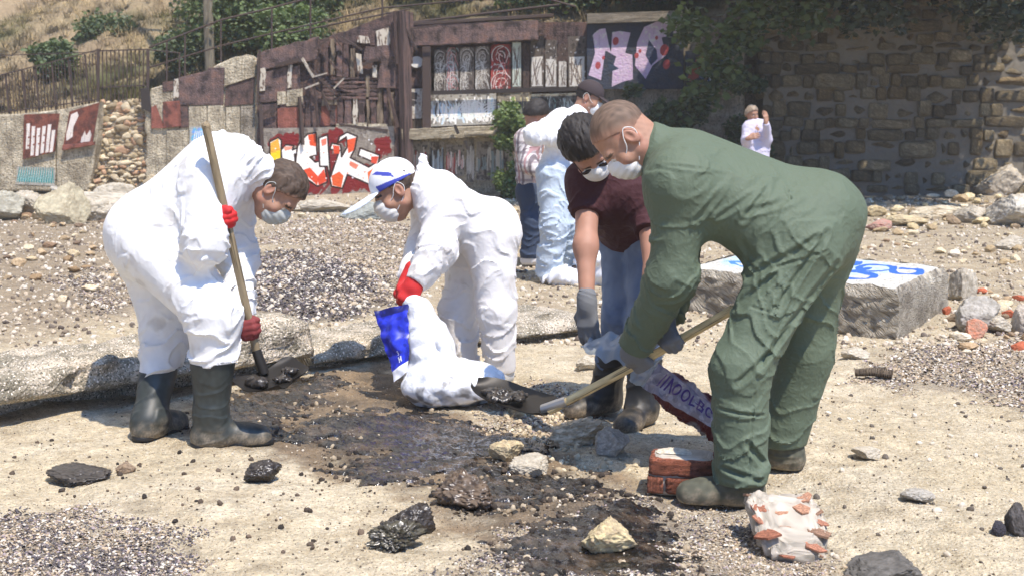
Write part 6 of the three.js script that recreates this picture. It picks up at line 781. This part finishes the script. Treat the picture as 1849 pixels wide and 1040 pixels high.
// ---------- sacks ----------
function patch(c, N, M, bulge, seed, amp, fr = 9) {   // a sheet hung between corners: c = [lower left, lower right, upper right, upper left]
  const pos = [], uv = [], idx = [], n = c[1].clone().sub(c[0]).cross(c[3].clone().sub(c[0])).normalize(); for (let j = 0; j <= M; j++) for (let i = 0; i <= N; i++) { const u = i / N, v = j / M, p = c[0].clone().lerp(c[1], u).lerp(c[3].clone().lerp(c[2], u), v); const q = Math.abs(noise3(p.x * fr + seed, p.y * fr, p.z * fr)) + 0.5 * noise3(p.x * fr * 2.3, p.y * fr * 2.3 + seed, p.z * fr * 2); p.addScaledVector(n, bulge * Math.sin(Math.PI * u) * Math.sin(Math.PI * clamp(v, 0, 1)) + amp * (q - 0.25)); pos.push(p.x, p.y, p.z); uv.push(u, v); if (i < N && j < M) { const k = j * (N + 1) + i; idx.push(k, k + 1, k + N + 2, k, k + N + 2, k + N + 1); } }
  const g = new THREE.BufferGeometry(); g.setAttribute('position', new THREE.Float32BufferAttribute(pos, 3)); g.setAttribute('uv', new THREE.Float32BufferAttribute(uv, 2)); g.setIndex(idx); g.computeVertexNormals(); return g;
}
const mPlastic = new THREE.MeshPhysicalMaterial({ color: new THREE.Color(0.78, 0.8, 0.84), roughness: 0.38, side: THREE.DoubleSide });
{
  const b = G(800, 742), t = thing('sack', 'crumpled white plastic sack with a blue side held open over the sand', 'sack', V(b.x, 0, b.z)), f = new Field(), CR = (amp, seed) => ({ amp: amp * 0.6, seed, fu: 3.4, fv: 4, crumple: true });
  f.ell(D(764, 590, 6.5), [0.06, 0.13, 0.075], { k: 0.07, fold: CR(0.018, 1) }); f.ell(D(784, 640, 6.45), [0.11, 0.15, 0.12], { k: 0.08, fold: CR(0.03, 2) }); f.ell(D(782, 694, 6.38), [0.155, 0.115, 0.17], { k: 0.08, fold: CR(0.03, 3) }); f.ell(D(848, 696, 6.36), [0.18, 0.1, 0.15], { k: 0.07, fold: CR(0.028, 4) });
  f.cap(D(842, 684, 6.34), D(914, 712, 6.24), 0.085, 0.03, { k: 0.06, fold: CR(0.016, 5) }); f.cap(D(745, 550, 6.51), D(770, 610, 6.5), 0.045, 0.09, { k: 0.06, fold: CR(0.016, 6) }); f.ell(D(892, 744, 6.2), [0.13, 0.05, 0.2], { sub: true, k: 0.02 });
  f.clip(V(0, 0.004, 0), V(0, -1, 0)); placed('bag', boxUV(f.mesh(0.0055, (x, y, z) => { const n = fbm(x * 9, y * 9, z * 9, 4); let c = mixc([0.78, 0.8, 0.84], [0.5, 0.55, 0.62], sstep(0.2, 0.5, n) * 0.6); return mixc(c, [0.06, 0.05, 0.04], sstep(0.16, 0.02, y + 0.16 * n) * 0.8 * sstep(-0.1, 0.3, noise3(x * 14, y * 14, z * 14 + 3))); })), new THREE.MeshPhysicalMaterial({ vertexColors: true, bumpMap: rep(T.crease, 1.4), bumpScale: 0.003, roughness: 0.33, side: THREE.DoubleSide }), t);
  const bt = canvasTex(128, 256, (g, w, h) => { g.fillStyle = '#2430b4'; g.fillRect(0, 0, w, h); g.fillStyle = 'rgba(14,16,70,.7)'; g.fillRect(0, 0, w, 26); mottle(g, w, h * 0.85, null, ['rgba(50,70,220,.35)', 'rgba(20,24,100,.4)'], 80, rngOf(3), 4, 22); g.fillStyle = '#eef0f6'; g.fillRect(0, h * 0.86, w, h); g.fillRect(60, 186, 8, 20); g.fillRect(76, 186, 8, 20); g.fillRect(60, 193, 24, 7); g.font = 'bold 22px sans-serif'; g.fillText('3', 62, 180 - 0); });
  placed('blue_panel', patch([D(714, 690, 6.4), D(737, 668, 6.36), D(738, 548, 6.46), D(676, 562, 6.5)], 24, 36, 0.02, 4, 0.02, 6), new THREE.MeshPhysicalMaterial({ map: bt, roughness: 0.32, side: THREE.DoubleSide }), t);
}
{ // the second bag, between the two men
  const b = G(1230, 800), t = thing('sack', 'printed plastic sack stretched open between the jeans and the green trousers', 'sack', V(b.x, 0, b.z));
  const mF = new THREE.MeshPhysicalMaterial({ color: new THREE.Color(0.5, 0.58, 0.66), roughness: 0.2, transmission: 0.55, thickness: 0, side: THREE.DoubleSide });
  placed('clear_film', patch([D(1045, 632, 5.48), D(1150, 668, 5.35), D(1165, 610, 5.5), D(1068, 612, 5.62)], 40, 20, 0.05, 8, 0.025, 7), mF, t);
  const tx = canvasTex(512, 160, (g, w, h) => { mottle(g, w, h, '#8d8792', ['rgba(176,172,180,.5)', 'rgba(100,94,108,.4)'], 90, rngOf(4), 8, 40); g.fillStyle = '#7c6f86'; g.fillRect(0, 0, w, 12); g.strokeStyle = '#44286e'; g.lineWidth = 11; g.lineCap = 'round'; const S = (p) => { g.beginPath(); g.moveTo(p[0], p[1]); for (let i = 2; i < p.length; i += 2) g.lineTo(p[i], p[i + 1]); g.stroke(); };
    for (const x of [70, 96, 122]) S([x, 112, x + 22, 34]); S([122 + 22, 34, 160, 112]); for (const x of [196, 262]) { g.beginPath(); g.ellipse(x, 74, 22, 38, 0.25, 0, 7); g.stroke(); } S([310, 40, 300, 110, 330, 100]); S([352, 112, 362, 38, 392, 46, 384, 74, 358, 76, 392, 84, 384, 110, 352, 112]); g.beginPath(); g.ellipse(434, 78, 20, 34, 0.2, 0.8, 5.6); g.stroke(); });
  placed('printed_side', patch([D(1160, 700, 5.3), D(1300, 780, 5.16), D(1300, 742, 5.2), D(1190, 655, 5.36)], 40, 16, 0.02, 5, 0.012, 10), new THREE.MeshPhysicalMaterial({ map: tx, roughness: 0.4, side: THREE.DoubleSide }), t);
  const f = new Field(); f.cap(D(1168, 672, 5.4), D(1225, 715, 5.38), 0.05, 0.065, { k: 0.05, fold: { amp: 0.014, fu: 16, fv: 9, seed: 4 } }); f.cap(D(1225, 715, 5.38), D(1320, 775, 5.36), 0.065, 0.075, { k: 0.05, fold: { amp: 0.016, fu: 14, fv: 9, seed: 6 } });
  placed('bag', f.mesh(0.007, (x, y, z) => mixc([0.1, 0.012, 0.016], [0.32, 0.28, 0.3], sstep(0.2, 0.5, noise3(x * 6, y * 6, z * 6)))), new THREE.MeshPhysicalMaterial({ vertexColors: true, roughness: 0.35 }), t);
  placed('drawn_edge', patch([D(1138, 690, 5.18), D(1160, 700, 5.22), D(1200, 640, 5.25), D(1150, 640, 5.25)], 16, 16, 0.04, 15, 0.02, 14), mF, t);
}
for (const [px, py, w, h, seed, label] of [[1088, 520, 0.42, 0.6, 3, 'full white sack standing behind the burgundy shirt and jeans'], [1030, 519, 0.5, 0.16, 5, 'flat white sack lying by the feet of the pale coverall']]) {
  const b = G(px, py), t = thing('sack', label, 'sack', V(b.x, 0, b.z)), f = new Field(), q = V(b.x, h * 0.42, b.z - 0.2); f.ell(q, [w / 2, h * 0.5, w * 0.42], { fold: { amp: 0.03, fu: 9, fv: 5, seed } }); if (h > 0.3) f.cap(q.clone().add(V(0, h * 0.3, 0)), q.clone().add(V(0.05, h * 0.62, 0)), 0.12, 0.07, { k: 0.1, fold: { amp: 0.02, fu: 14, fv: 6, seed } }); f.clip(V(0, 0, 0), V(0, -1, 0)); placed('bag', f.mesh(0.012), mPlastic, t); const s = bar(q.clone().add(V(0.02, h * 0.46, -0.06)), q.clone().add(V(0.04, h * 0.5, 0.08)), 0.012); placed('tie', s, mIron, t);
}

// ---------- stones and debris that stand out ----------
const YEL = { c0: [0.54, 0.45, 0.27], c1: [0.32, 0.25, 0.16] }, WHT = { c0: [0.5, 0.45, 0.36], c1: [0.34, 0.3, 0.23] }, BLK = { c0: [0.02, 0.016, 0.014], c1: [0.05, 0.04, 0.032], dark: true, rough: 0.09 }, GRY = { c0: [0.42, 0.39, 0.34], c1: [0.27, 0.25, 0.21] };
rockAt(137, 868, 92, 34, 3, 'long black oily lump on clean sand at left', { ...BLK, name: 'oil_lump', category: 'oil lump' }); rockAt(468, 872, 60, 40, 4, 'black pointed oily lump alone on pale sand', { ...BLK, name: 'oil_lump', category: 'oil lump' });
rockAt(740, 948, 82, 56, 5, 'larger black oily lump at the lower edge of the slick', { ...BLK, name: 'oil_lump', category: 'oil lump' }); rockAt(714, 988, 88, 42, 6, 'flat weedy black oily lump nearest the picture edge below the slick', { ...BLK, c1: [0.09, 0.08, 0.05], rough: 0.2, name: 'oil_lump', category: 'oil lump' });
rockAt(845, 905, 105, 66, 7, 'brown oil-smeared stone in the middle of the slick', { c0: [0.16, 0.11, 0.07], c1: [0.05, 0.035, 0.025], rough: 0.12, dark: true }); rockAt(915, 838, 52, 46, 8, 'upright yellowish stone at the edge of the slick', { ...YEL, cuts: 12 }); rockAt(962, 856, 66, 36, 9, 'low yellowish-white stone behind the oily patch', { ...WHT, cuts: 12 });
rockAt(1042, 812, 92, 52, 10, 'pale tan rough stone below the shovel shaft', { ...YEL, c0: [0.62, 0.52, 0.38], rough: 0.12 }); rockAt(1106, 825, 62, 50, 11, 'grey-brown stone by the black rubber boot', GRY);
rockAt(1108, 1000, 100, 66, 12, 'bright yellow broken stone lying on the oily patch at the near edge', { ...YEL, c0: [0.6, 0.5, 0.28], cuts: 14, tilt: -0.35 }); rockAt(1600, 1050, 130, 46, 13, 'dark grey rounded stone at the bottom edge right', { ...GRY, c0: [0.14, 0.13, 0.115], c1: [0.07, 0.065, 0.058] });
rockAt(1840, 968, 40, 58, 14, 'dark stone cut by the right edge', { ...GRY, c0: [0.11, 0.1, 0.095], c1: [0.05, 0.045, 0.042] }); rockAt(1803, 966, 24, 26, 15, 'small round blackish pebble by the right edge', { ...GRY, c0: [0.05, 0.045, 0.06], c1: [0.03, 0.03, 0.035], cuts: 2 }); rockAt(1660, 912, 46, 22, 16, 'small flat grey stone on sand right of the brick-studded lump', GRY);
rockAt(1552, 650, 46, 20, 17, 'flat white stone in front of the painted block', WHT); rockAt(1062, 668, 40, 26, 18, 'pale stone behind the clear film', WHT); rockAt(945, 742, 60, 40, 19, 'crumbly tan stone beyond the shovel blade', YEL); rockAt(225, 852, 30, 20, 20, 'small brown stone right of the long black lump', { c0: [0.3, 0.22, 0.14], c1: [0.14, 0.1, 0.07] });
rockAt(1570, 835, 50, 20, 22, 'half-buried whitish stone on open sand at right', WHT);
// conglomerate lump with red brick chips
{
  const b = G(1446, 1012), s = b.z / ray(1446, 1012).z / F, w = 150 * s, t = thing('rubble_lump', 'large white mortar lump studded with red brick chips at lower right', 'rubble', V(b.x, 0, b.z - 0.08));
  const HX = w * 0.5, HY = 23 * s, HZ = 0.17, g = rockGeo(91, HX, HY, HZ, { cuts: 3, rough: 0.05, c0: [0.52, 0.46, 0.38], c1: [0.27, 0.245, 0.2] }); { const P = g.attributes.position, f = (v, m) => Math.sign(v) * Math.pow(Math.min(1.05, Math.abs(v / m)), 0.5) * m; for (let i = 0; i < P.count; i++) { const x = P.getX(i), y = P.getY(i), z = P.getZ(i); P.setXYZ(i, f(x, HX) + 0.01 * noise3(y * 20, z * 20, 3), f(y, HY) + 0.012 * noise3(x * 14, z * 14, 4) + 0.006 * noise3(x * 40, z * 40, 8), f(z, HZ) + 0.012 * noise3(x * 16, y * 16, 5)); } g.computeVertexNormals(); } g.rotateZ(-0.16); g.rotateX(0.3); g.translate(0, HY * 1.15, -0.1); mesh('mortar', g, mRock, t);
  const P = g.attributes.position, N = g.attributes.normal, r = rngOf(7), chips = [0, 1, 2, 3, 4].map(() => { const n = 5 + Math.floor(r() * 2), p = []; for (let k = 0; k < n; k++) { const a = (k + 0.55 * r()) / n * 6.283, q = 0.38 + 0.2 * r(); p.push(new THREE.Vector2(Math.cos(a) * q, Math.sin(a) * q * 0.8)); } const e = new THREE.ExtrudeGeometry(new THREE.Shape(p), { depth: 0.3, bevelEnabled: true, bevelSize: 0.06, bevelThickness: 0.06, bevelOffset: -0.06, bevelSegments: 2 }); e.rotateX(-Math.PI / 2); e.translate(0, -0.25, 0); return e; });
  const mC = [0xbd8670, 0xae745e, 0xa2826f, 0xc69880].map((c) => std(lin(c), 0.93, { map: rep(T.stone, 1.5) })), at = [], v = V(), nn = V(), Q = new THREE.Quaternion(), Q2 = new THREE.Quaternion();
  for (let tr = 0; tr < 6000 && at.length < 26; tr++) { const k = Math.floor(r() * P.count); if (N.getY(k) < 0.7 || Math.abs(P.getX(k)) > HX * 0.86) continue; v.fromBufferAttribute(P, k); const sz = 0.045 + r() * 0.05; if (at.some(([q, z]) => q.distanceTo(v) < (z + sz) * 0.52)) continue; at.push([v.clone(), sz]); const m = mesh('brick_chip', chips[at.length % 5], mC[(at.length * 3) % 4], t); m.position.copy(v); m.scale.set(sz * 1.15, sz * 0.26, sz); nn.fromBufferAttribute(N, k).lerp(V(0, 1, 0), 0.4).normalize(); m.quaternion.copy(Q.setFromUnitVectors(V(0, 1, 0), nn)).multiply(Q2.setFromAxisAngle(V(0, 1, 0), r() * 6.28)); }
}
// brick block: two courses in mortar
{
  const b = G(1236, 892), s = b.z / ray(1236, 892).z / F, t = thing('brick_block', 'broken block of red bricks and mortar under the near green trouser leg', 'masonry', V(b.x, 0, b.z - 0.06)); t.rotation.y = -0.18;
  const W = 122 * s, H = 72 * s, mB = ['#b56e56', '#bd7860', '#a3624d', '#c08268'].map((c) => std(lin(c), 0.92, { vertexColors: true, bumpMap: rep(T.grain, 1.2), bumpScale: 0.006, map: rep(T.stone, 0.6) })), mM = std(lin('#b9ac98'), 0.95, { bumpMap: rep(T.grain, 5), bumpScale: 0.01 });
  const q = rockGeo(77, W * 0.49, H * 0.5, 0.085, { cuts: 0, rough: 0.03, c0: [0.5, 0.46, 0.4], c1: [0.36, 0.33, 0.28] }); { const P = q.attributes.position; for (let i = 0; i < P.count; i++) { const f = (v, m) => Math.sign(v) * Math.pow(Math.min(1, Math.abs(v / m)), 0.3) * m; P.setXYZ(i, f(P.getX(i), W * 0.49), f(P.getY(i), H * 0.5), f(P.getZ(i), 0.085)); } q.computeVertexNormals(); } q.translate(0, H * 0.45, 0); mesh('mortar', q, mRock, t);
  const shp = [0, 1, 2].map((k) => { const g = new THREE.BoxGeometry(1, 1, 1, 14, 8, 8); g.deleteAttribute('uv'); g.deleteAttribute('normal'); const h = mergeVertices(g), Q = h.attributes.position, C = new Float32Array(Q.count * 3); for (let i = 0; i < Q.count; i++) { const x = Q.getX(i), y = Q.getY(i), z = Q.getZ(i), e = [x, y, z].filter((v) => Math.abs(v) > 0.49).length, ch = e > 1 ? 0.05 + 0.1 * Math.max(0, noise3(x * 5 + k, y * 5, z * 5)) : 0, n = 0.03 * noise3(x * 7, y * 7 + k * 9, z * 7); Q.setXYZ(i, x * (1 - ch * 0.4) + n * 0.5, y * (1 - ch) + n, z * (1 - ch) + n); const c = 0.8 + 0.35 * fbm(x * 6 + k, y * 4, z * 4, 3); C.set([c, c, c], i * 3); } h.setAttribute('color', new THREE.BufferAttribute(C, 3)); h.computeVertexNormals(); return boxUV(h); });
  const br = (x0, x1, y0, y1, i) => { const m = mesh('brick', shp[i % 3], mB[i % 4], t); m.position.set(((x0 + x1) / 2 - 0.5) * W, ((y0 + y1) / 2) * H * 0.94, 0.012 + 0.004 * (i % 3)); m.scale.set((x1 - x0) * W, (y1 - y0) * H, 0.17); m.rotation.z = (i % 3 - 1) * 0.02; }; br(0.02, 0.98, 0.53, 0.96, 0); br(0.0, 0.24, 0.06, 0.49, 1); br(0.27, 0.99, 0.07, 0.48, 2);
  const top = rockGeo(78, W * 0.28, 0.012, 0.06, { cuts: 3, c0: [0.7, 0.64, 0.52], c1: [0.5, 0.45, 0.36] }); top.translate(-W * 0.12, H * 0.93, -0.01); mesh('mortar_cap', top, mRock, t);
}
// driftwood
{ const a = G(1545, 683), b = G(1612, 688), t = thing('stick', 'grey weathered stick on the sand right of the green trousers', 'stick', V(a.x, 0, a.z)); placed('branch', limb(a.clone().setY(0.03), b.clone().setY(0.035), 0.02, 0.026, 4), mPlank, t); placed('twig', limb(a.clone().lerp(b, 0.5).setY(0.035), b.clone().add(V(-0.02, 0.06, -0.05)), 0.014, 0.008, 8), mPlank, t); }
// rubble by the painted block and along the foot of the wall
const BO = (px, py, w, h, seed, label, o) => rockAt(px, py, w, h, seed, label, { cuts: 8, rough: 0.06, ...o });
BO(1742, 545, 40, 70, 31, 'upright pale stone leaning at the far corner of the painted block', WHT); BO(1775, 598, 70, 66, 32, 'grey rubble stone beside the right face of the painted block', GRY); BO(1752, 525, 36, 22, 33, 'ochre stone on the rubble right of the painted block', YEL); BO(1763, 604, 44, 34, 34, 'red-orange brick lump in front of the grey rubble stone', { c0: [0.5, 0.2, 0.12], c1: [0.4, 0.24, 0.17] }); BO(1810, 600, 44, 30, 35, 'white rubble stone left of the edge rubble', WHT); BO(1845, 600, 40, 50, 36, 'tan rubble stone at the right edge beside the painted block', { c0: [0.5, 0.44, 0.36], c1: [0.34, 0.3, 0.25] }); BO(1826, 450, 50, 26, 37, 'white angular stone on the far beach near the right edge', WHT);
BO(110, 404, 82, 76, 41, 'big pale yellow boulder under the teal lettering', { ...YEL, c0: [0.5, 0.45, 0.31], c1: [0.36, 0.31, 0.21], depth: 0.6 }); BO(45, 392, 70, 46, 42, 'pale boulder left of the big yellow boulder', WHT); BO(0, 398, 80, 52, 43, 'grey-green boulder at the left edge under the wall', { c0: [0.42, 0.4, 0.32], c1: [0.28, 0.26, 0.2] }); BO(162, 396, 66, 44, 44, 'grey-white boulder right of the big yellow boulder', WHT); BO(225, 385, 165, 42, 45, 'long flat tilted slab of pale stone below the rubble pier', { ...WHT, tilt: -0.12, depth: 0.4 }); BO(255, 372, 60, 24, 46, 'dark greenish stone tucked beneath the rubble pier', { c0: [0.2, 0.2, 0.15], c1: [0.12, 0.11, 0.09] }); BO(205, 360, 60, 30, 47, 'rounded stone between the slab and the concrete wall', WHT); BO(115, 352, 70, 26, 48, 'flat stone wedged beneath the left concrete wall', GRY);
BO(590, 384, 100, 24, 51, 'flat grey-topped slab below the red and white lettering', { ...WHT, depth: 0.4 }); BO(662, 394, 76, 32, 52, 'dark-sided block beneath the cap brim', { c0: [0.36, 0.38, 0.34], c1: [0.24, 0.25, 0.22], depth: 0.5 }); BO(528, 378, 60, 16, 53, 'low slab behind the shovelling head', WHT); BO(880, 348, 80, 34, 54, 'dark boulder under the ledge left of the green bush', { c0: [0.3, 0.28, 0.24], c1: [0.16, 0.14, 0.12] }); BO(760, 352, 60, 24, 55, 'pale stone under the ledge behind the white hood', WHT);
BO(1838, 408, 96, 62, 61, 'big white boulder at the right edge before the stone wall', { ...WHT, c0: [0.6, 0.57, 0.49] }); BO(1815, 384, 36, 34, 62, 'black lump in the hollow of the big white boulder', { c0: [0.06, 0.05, 0.055], c1: [0.03, 0.03, 0.03] }); BO(1775, 402, 74, 36, 63, 'white stone left of the black lump', WHT); BO(1700, 394, 100, 22, 64, 'long flat pale stone in front of the shaded wall', { ...YEL, c0: [0.62, 0.56, 0.42] }); BO(1640, 408, 60, 22, 65, 'yellowish flat stone right of the green back', YEL); BO(1592, 418, 40, 22, 66, 'reddish brick rubble just right of the green back', { c0: [0.42, 0.2, 0.16], c1: [0.36, 0.26, 0.2] }); BO(1820, 352, 90, 60, 67, 'sunlit tan boulder at the foot of the stone wall by the right edge', { c0: [0.48, 0.42, 0.32], c1: [0.32, 0.28, 0.22] });
// scattered loose stones: one label for each bank
const COL = { 0xb9a689: 'tan', 0x9a8467: 'brown', 0xcbbd9f: 'pale', 0x8b7560: 'dark brown', 0xd8cdb4: 'whitish', 0x7b6a5a: 'grey-brown', 0xc9bd9f: 'pale', 0xb5a584: 'tan', 0xd9d0b8: 'whitish', 0xa39a82: 'grey', 0xd9cfae: 'pale', 0xc7b995: 'tan', 0xe6dfca: 'white', 0xb3a283: 'sandy', 0xa08f78: 'brown', 0xd9cfb4: 'pale', 0xe8e0d0: 'white', 0x9b8770: 'brown', 0xcfc4ab: 'pale', 0xb39d80: 'sandy', 0xb8684c: 'brick-red', 0xe0d8c6: 'white', 0x8d7c68: 'brown' };
function scatter(polyPx, n, seed, s0, s1, name, label, group, pal) {
  const P = groundPoly(polyPx), r = rngOf(seed); let x0 = 1e9, x1 = -1e9, z0 = 1e9, z1 = -1e9; for (const [x, z] of P) { x0 = Math.min(x0, x); x1 = Math.max(x1, x); z0 = Math.min(z0, z); z1 = Math.max(z1, z); }
  const shapes = []; for (let i = 0; i < 10; i++) shapes.push(rockGeo(seed * 20 + i, 0.5, 0.32 + 0.15 * r(), 0.5, { detail: 7, cuts: 8, rough: 0.08, c0: [1, 0.96, 0.9], c1: [0.68, 0.62, 0.54] })); const mats = pal.map((c) => std(lin(c), 0.93, { vertexColors: true }));
  for (let k = 0, tries = 0; k < n && tries < n * 30; tries++) { const x = lerp(x0, x1, r()), z = lerp(z0, z1, r()); if (!ptIn(P, x, z)) continue; k++; const s = s0 + (s1 - s0) * r() * r(), mi = Math.floor(r() * mats.length), m = mesh(name, shapes[Math.floor(r() * 10)], mats[mi]); m.position.set(x, gh(x, z) + s * 0.18, z); m.scale.set(s * (0.8 + r() * 0.6), s * (0.6 + r() * 0.4), s * (0.7 + r() * 0.5)); m.rotation.set((r() - 0.5) * 0.4, r() * 6.3, (r() - 0.5) * 0.4); tag(m, label(s > s0 + (s1 - s0) * 0.35 ? 'bigger ' : s > s0 + (s1 - s0) * 0.1 ? '' : 'small ', COL[pal[mi]] || 'tan'), 'stone', group); }
}
scatter([[-40, 392], [210, 372], [330, 380], [250, 430], [225, 560], [60, 540], [-40, 520]], 75, 11, 0.07, 0.26, 'loose_stone', (a, b) => `loose ${a}${b} stone on the rubbly bank at left`, 'loose stones on the left bank', [0xb9a689, 0x9a8467, 0xcbbd9f, 0x8b7560, 0xd8cdb4, 0x7b6a5a]);
scatter([[440, 385], [740, 368], [940, 368], [950, 400], [440, 402]], 30, 12, 0.07, 0.22, 'loose_stone', (a, b) => `loose ${a}${b} stone along the foot of the graffiti wall`, 'loose stones below the graffiti', [0xc9bd9f, 0xb5a584, 0xd9d0b8, 0xa39a82]);
scatter([[1570, 358], [1900, 345], [1900, 415], [1570, 422]], 85, 13, 0.08, 0.34, 'loose_stone', (a, b) => `loose ${a}${b} limestone piece in the rubble below the shaded wall`, 'rubble stones below the shaded wall', [0xd9cfae, 0xc7b995, 0xe6dfca, 0xb3a283, 0xa08f78]);
scatter([[1560, 425], [1900, 420], [1900, 520], [1740, 500], [1720, 460], [1560, 455]], 55, 14, 0.05, 0.16, 'loose_stone', (a, b) => `loose ${a}${b} stone on the brown far beach at right`, 'loose stones on the far beach', [0xd9cfb4, 0xb3a283, 0xe8e0d0, 0x9b8770]);
scatter([[1720, 520], [1900, 540], [1900, 640], [1720, 640], [1700, 610]], 40, 15, 0.04, 0.15, 'loose_stone', (a, b) => `loose ${a}${b} rubble piece beside the painted block`, 'rubble beside the painted block', [0xcfc4ab, 0xb39d80, 0xb8684c, 0xe0d8c6, 0x8d7c68]);
// ---------- shell gravel and pebbles ----------
{
  const flake = new THREE.SphereGeometry(1, 6, 3, 0, 6.2832, 0, 1.3); flake.scale(1, 0.45, 0.62); const r = rngOf(99), M = new THREE.Matrix4(), Q = new THREE.Quaternion(), E = new THREE.Euler();
  SHELL.forEach((S, si) => {
    let x0 = 1e9, x1 = -1e9, z0 = 1e9, z1 = -1e9; for (const [x, z] of S.poly) { x0 = Math.min(x0, x); x1 = Math.max(x1, x); z0 = Math.min(z0, z); z1 = Math.max(z1, z); } x0 -= 0.2; x1 += 0.2; z0 -= 0.2; z1 += 0.2;
    const im = new THREE.InstancedMesh(flake, std(0xffffff, 0.6, { side: THREE.DoubleSide }), S.n); let k = 0;
    for (let tr = 0; tr < S.n * 12 && k < S.n; tr++) { const x = lerp(x0, x1, r()), z = lerp(z0, z1, r()), d = polyDepth(S.poly, x, z) + 0.14 * noise3(x * 3, z * 3, si); if (d < -0.1 || r() > sstep(-0.1, 0.16, d)) continue; const s = S.r * (0.45 + r() * r() * 1.3); E.set((r() - 0.5) * 1.5, r() * 6.3, (r() - 0.5) * 1.5 + (r() < 0.3 ? 3.1 : 0)); Q.setFromEuler(E); M.compose(V(x, gh(x, z) + s * 0.25, z), Q, V(s, s, s)); im.setMatrixAt(k, M); const q = r(), dk = S.dark * (0.75 + 0.6 * noise3(x * 2, z * 2, 40)); const c = q < dk ? mixc([0.03, 0.026, 0.032], [0.12, 0.1, 0.105], r()) : q < dk + 0.22 ? mixc([0.5, 0.45, 0.37], [0.66, 0.61, 0.53], r()) : q < dk + 0.32 ? [0.3, 0.24, 0.24] : mixc([0.5, 0.4, 0.27], [0.3, 0.23, 0.16], r()); im.setColorAt(k, new THREE.Color(...c)); k++; }
    im.count = k; im.name = numbered('shell_gravel'); tag(im, ['bank of dark mussel shells beyond the weedy slab', 'pale shell gravel spreading up to the graffiti wall', 'dark shell gravel in the lower left corner', 'dark oily shell grit around the yellow broken stone', 'mixed shell grit right of the green trousers', 'coarse tan grit by the brick-studded lump', 'brown shell grit behind the slab at far left', 'pale stone grit around the shovel blade'][si], 'gravel', null, 'stuff'); scene.add(im);
  });
  const bit = new THREE.IcosahedronGeometry(1, 1); { const P = bit.attributes.position; for (let i = 0; i < P.count; i++) { const k = 1 + 0.35 * noise3(P.getX(i) * 1.7, P.getY(i) * 1.7, P.getZ(i) * 1.7); P.setXYZ(i, P.getX(i) * k, P.getY(i) * k * 0.6, P.getZ(i) * k * 0.8); } } const g = mergeVertices(bit); g.computeVertexNormals();
  const spread = (name, label, n, fx, size, colour) => { const im = new THREE.InstancedMesh(g, std(0xffffff, 0.9), n); for (let i = 0; i < n; i++) { const [x, z] = fx(), s = size(z); E.set(r() * 3, r() * 6, r() * 3); Q.setFromEuler(E); M.compose(V(x, gh(x, z) + s * 0.2, z), Q, V(s, s, s)); im.setMatrixAt(i, M); im.setColorAt(i, new THREE.Color(...colour())); } im.name = name; tag(im, label, 'pebbles', null, 'stuff'); scene.add(im); };
  const fan = (za, zb, k) => () => { const z = -lerp(za, zb, Math.pow(r(), k)); return [(r() * 2 - 1) * (-z * 0.42 + 0.3), z]; };
  spread('near_pebbles', 'fine dark and pale grit sprinkled over the near sand', 9000, fan(3.9, 8.2, 1.2), () => 0.0016 + 0.0055 * Math.pow(r(), 4), () => (r() < 0.45 ? mixc([0.05, 0.04, 0.03], [0.16, 0.12, 0.08], r()) : mixc([0.42, 0.35, 0.25], [0.62, 0.56, 0.46], r())));
  spread('far_pebbles', 'pebbles and shell bits over the far beach', 26000, fan(7.8, 22, 1.1), () => 0.006 + 0.022 * Math.pow(r(), 3.5), () => (r() < 0.3 ? mixc([0.09, 0.07, 0.06], [0.2, 0.16, 0.12], r()) : mixc([0.4, 0.32, 0.22], [0.66, 0.6, 0.5], r())));
  const inPoly = (px) => { const P = groundPoly(px); let x0 = 1e9, x1 = -1e9, z0 = 1e9, z1 = -1e9; for (const [x, z] of P) { x0 = Math.min(x0, x); x1 = Math.max(x1, x); z0 = Math.min(z0, z); z1 = Math.max(z1, z); } return () => { for (;;) { const x = lerp(x0, x1, r()), z = lerp(z0, z1, r()); if (ptIn(P, x, z)) return [x, z]; } }; };
  spread('stone_crumbs', 'crumbs of pale stone between the white sack and the rubber boots', 380, inPoly([[860, 700], [1000, 690], [1090, 770], [1160, 850], [1010, 870], [930, 800]]), () => 0.004 + 0.016 * Math.pow(r(), 2.5), () => mixc([0.35, 0.28, 0.18], [0.66, 0.58, 0.42], r()));
  spread('dark_crumbs', 'dark crumbs scattered over the pale sand at lower left', 150, inPoly([[20, 790], [480, 830], [700, 900], [680, 1000], [400, 990], [200, 900], [20, 900]]), () => 0.003 + 0.012 * Math.pow(r(), 3), () => mixc([0.02, 0.016, 0.013], [0.14, 0.1, 0.07], r()));
  spread('sand_stones', 'small stones and chips lying on the right-hand sand', 240, inPoly([[1420, 700], [1880, 720], [1880, 1060], [1500, 1060], [1430, 860]]), () => 0.003 + 0.015 * Math.pow(r(), 3), () => (r() < 0.3 ? [0.12, 0.1, 0.08] : mixc([0.45, 0.38, 0.28], [0.68, 0.62, 0.52], r())));
  const OB = OIL.map((p) => p); const tarPts = []; while (tarPts.length < 1500) { const p = OB[Math.floor(r() * 4)], q = p[Math.floor(r() * p.length)], q2 = p[Math.floor(r() * p.length)], t = r(), x = lerp(q[0], q2[0], t) + (r() - 0.5) * 0.12, z = lerp(q[1], q2[1], t) + (r() - 0.5) * 0.1; if (polyDepth(p, x, z) > -0.12) tarPts.push([x, z]); } let ti = 0;
  spread('tarry_crumbs', 'black and brown tarry crumbs in and around the oil slicks', 1500, () => tarPts[ti++], () => 0.003 + 0.014 * Math.pow(r(), 2.5), () => (r() < 0.75 ? mixc([0.012, 0.01, 0.009], [0.07, 0.05, 0.035], r()) : mixc([0.25, 0.19, 0.12], [0.5, 0.42, 0.3], r())));
}
renderer.render(scene, camera);
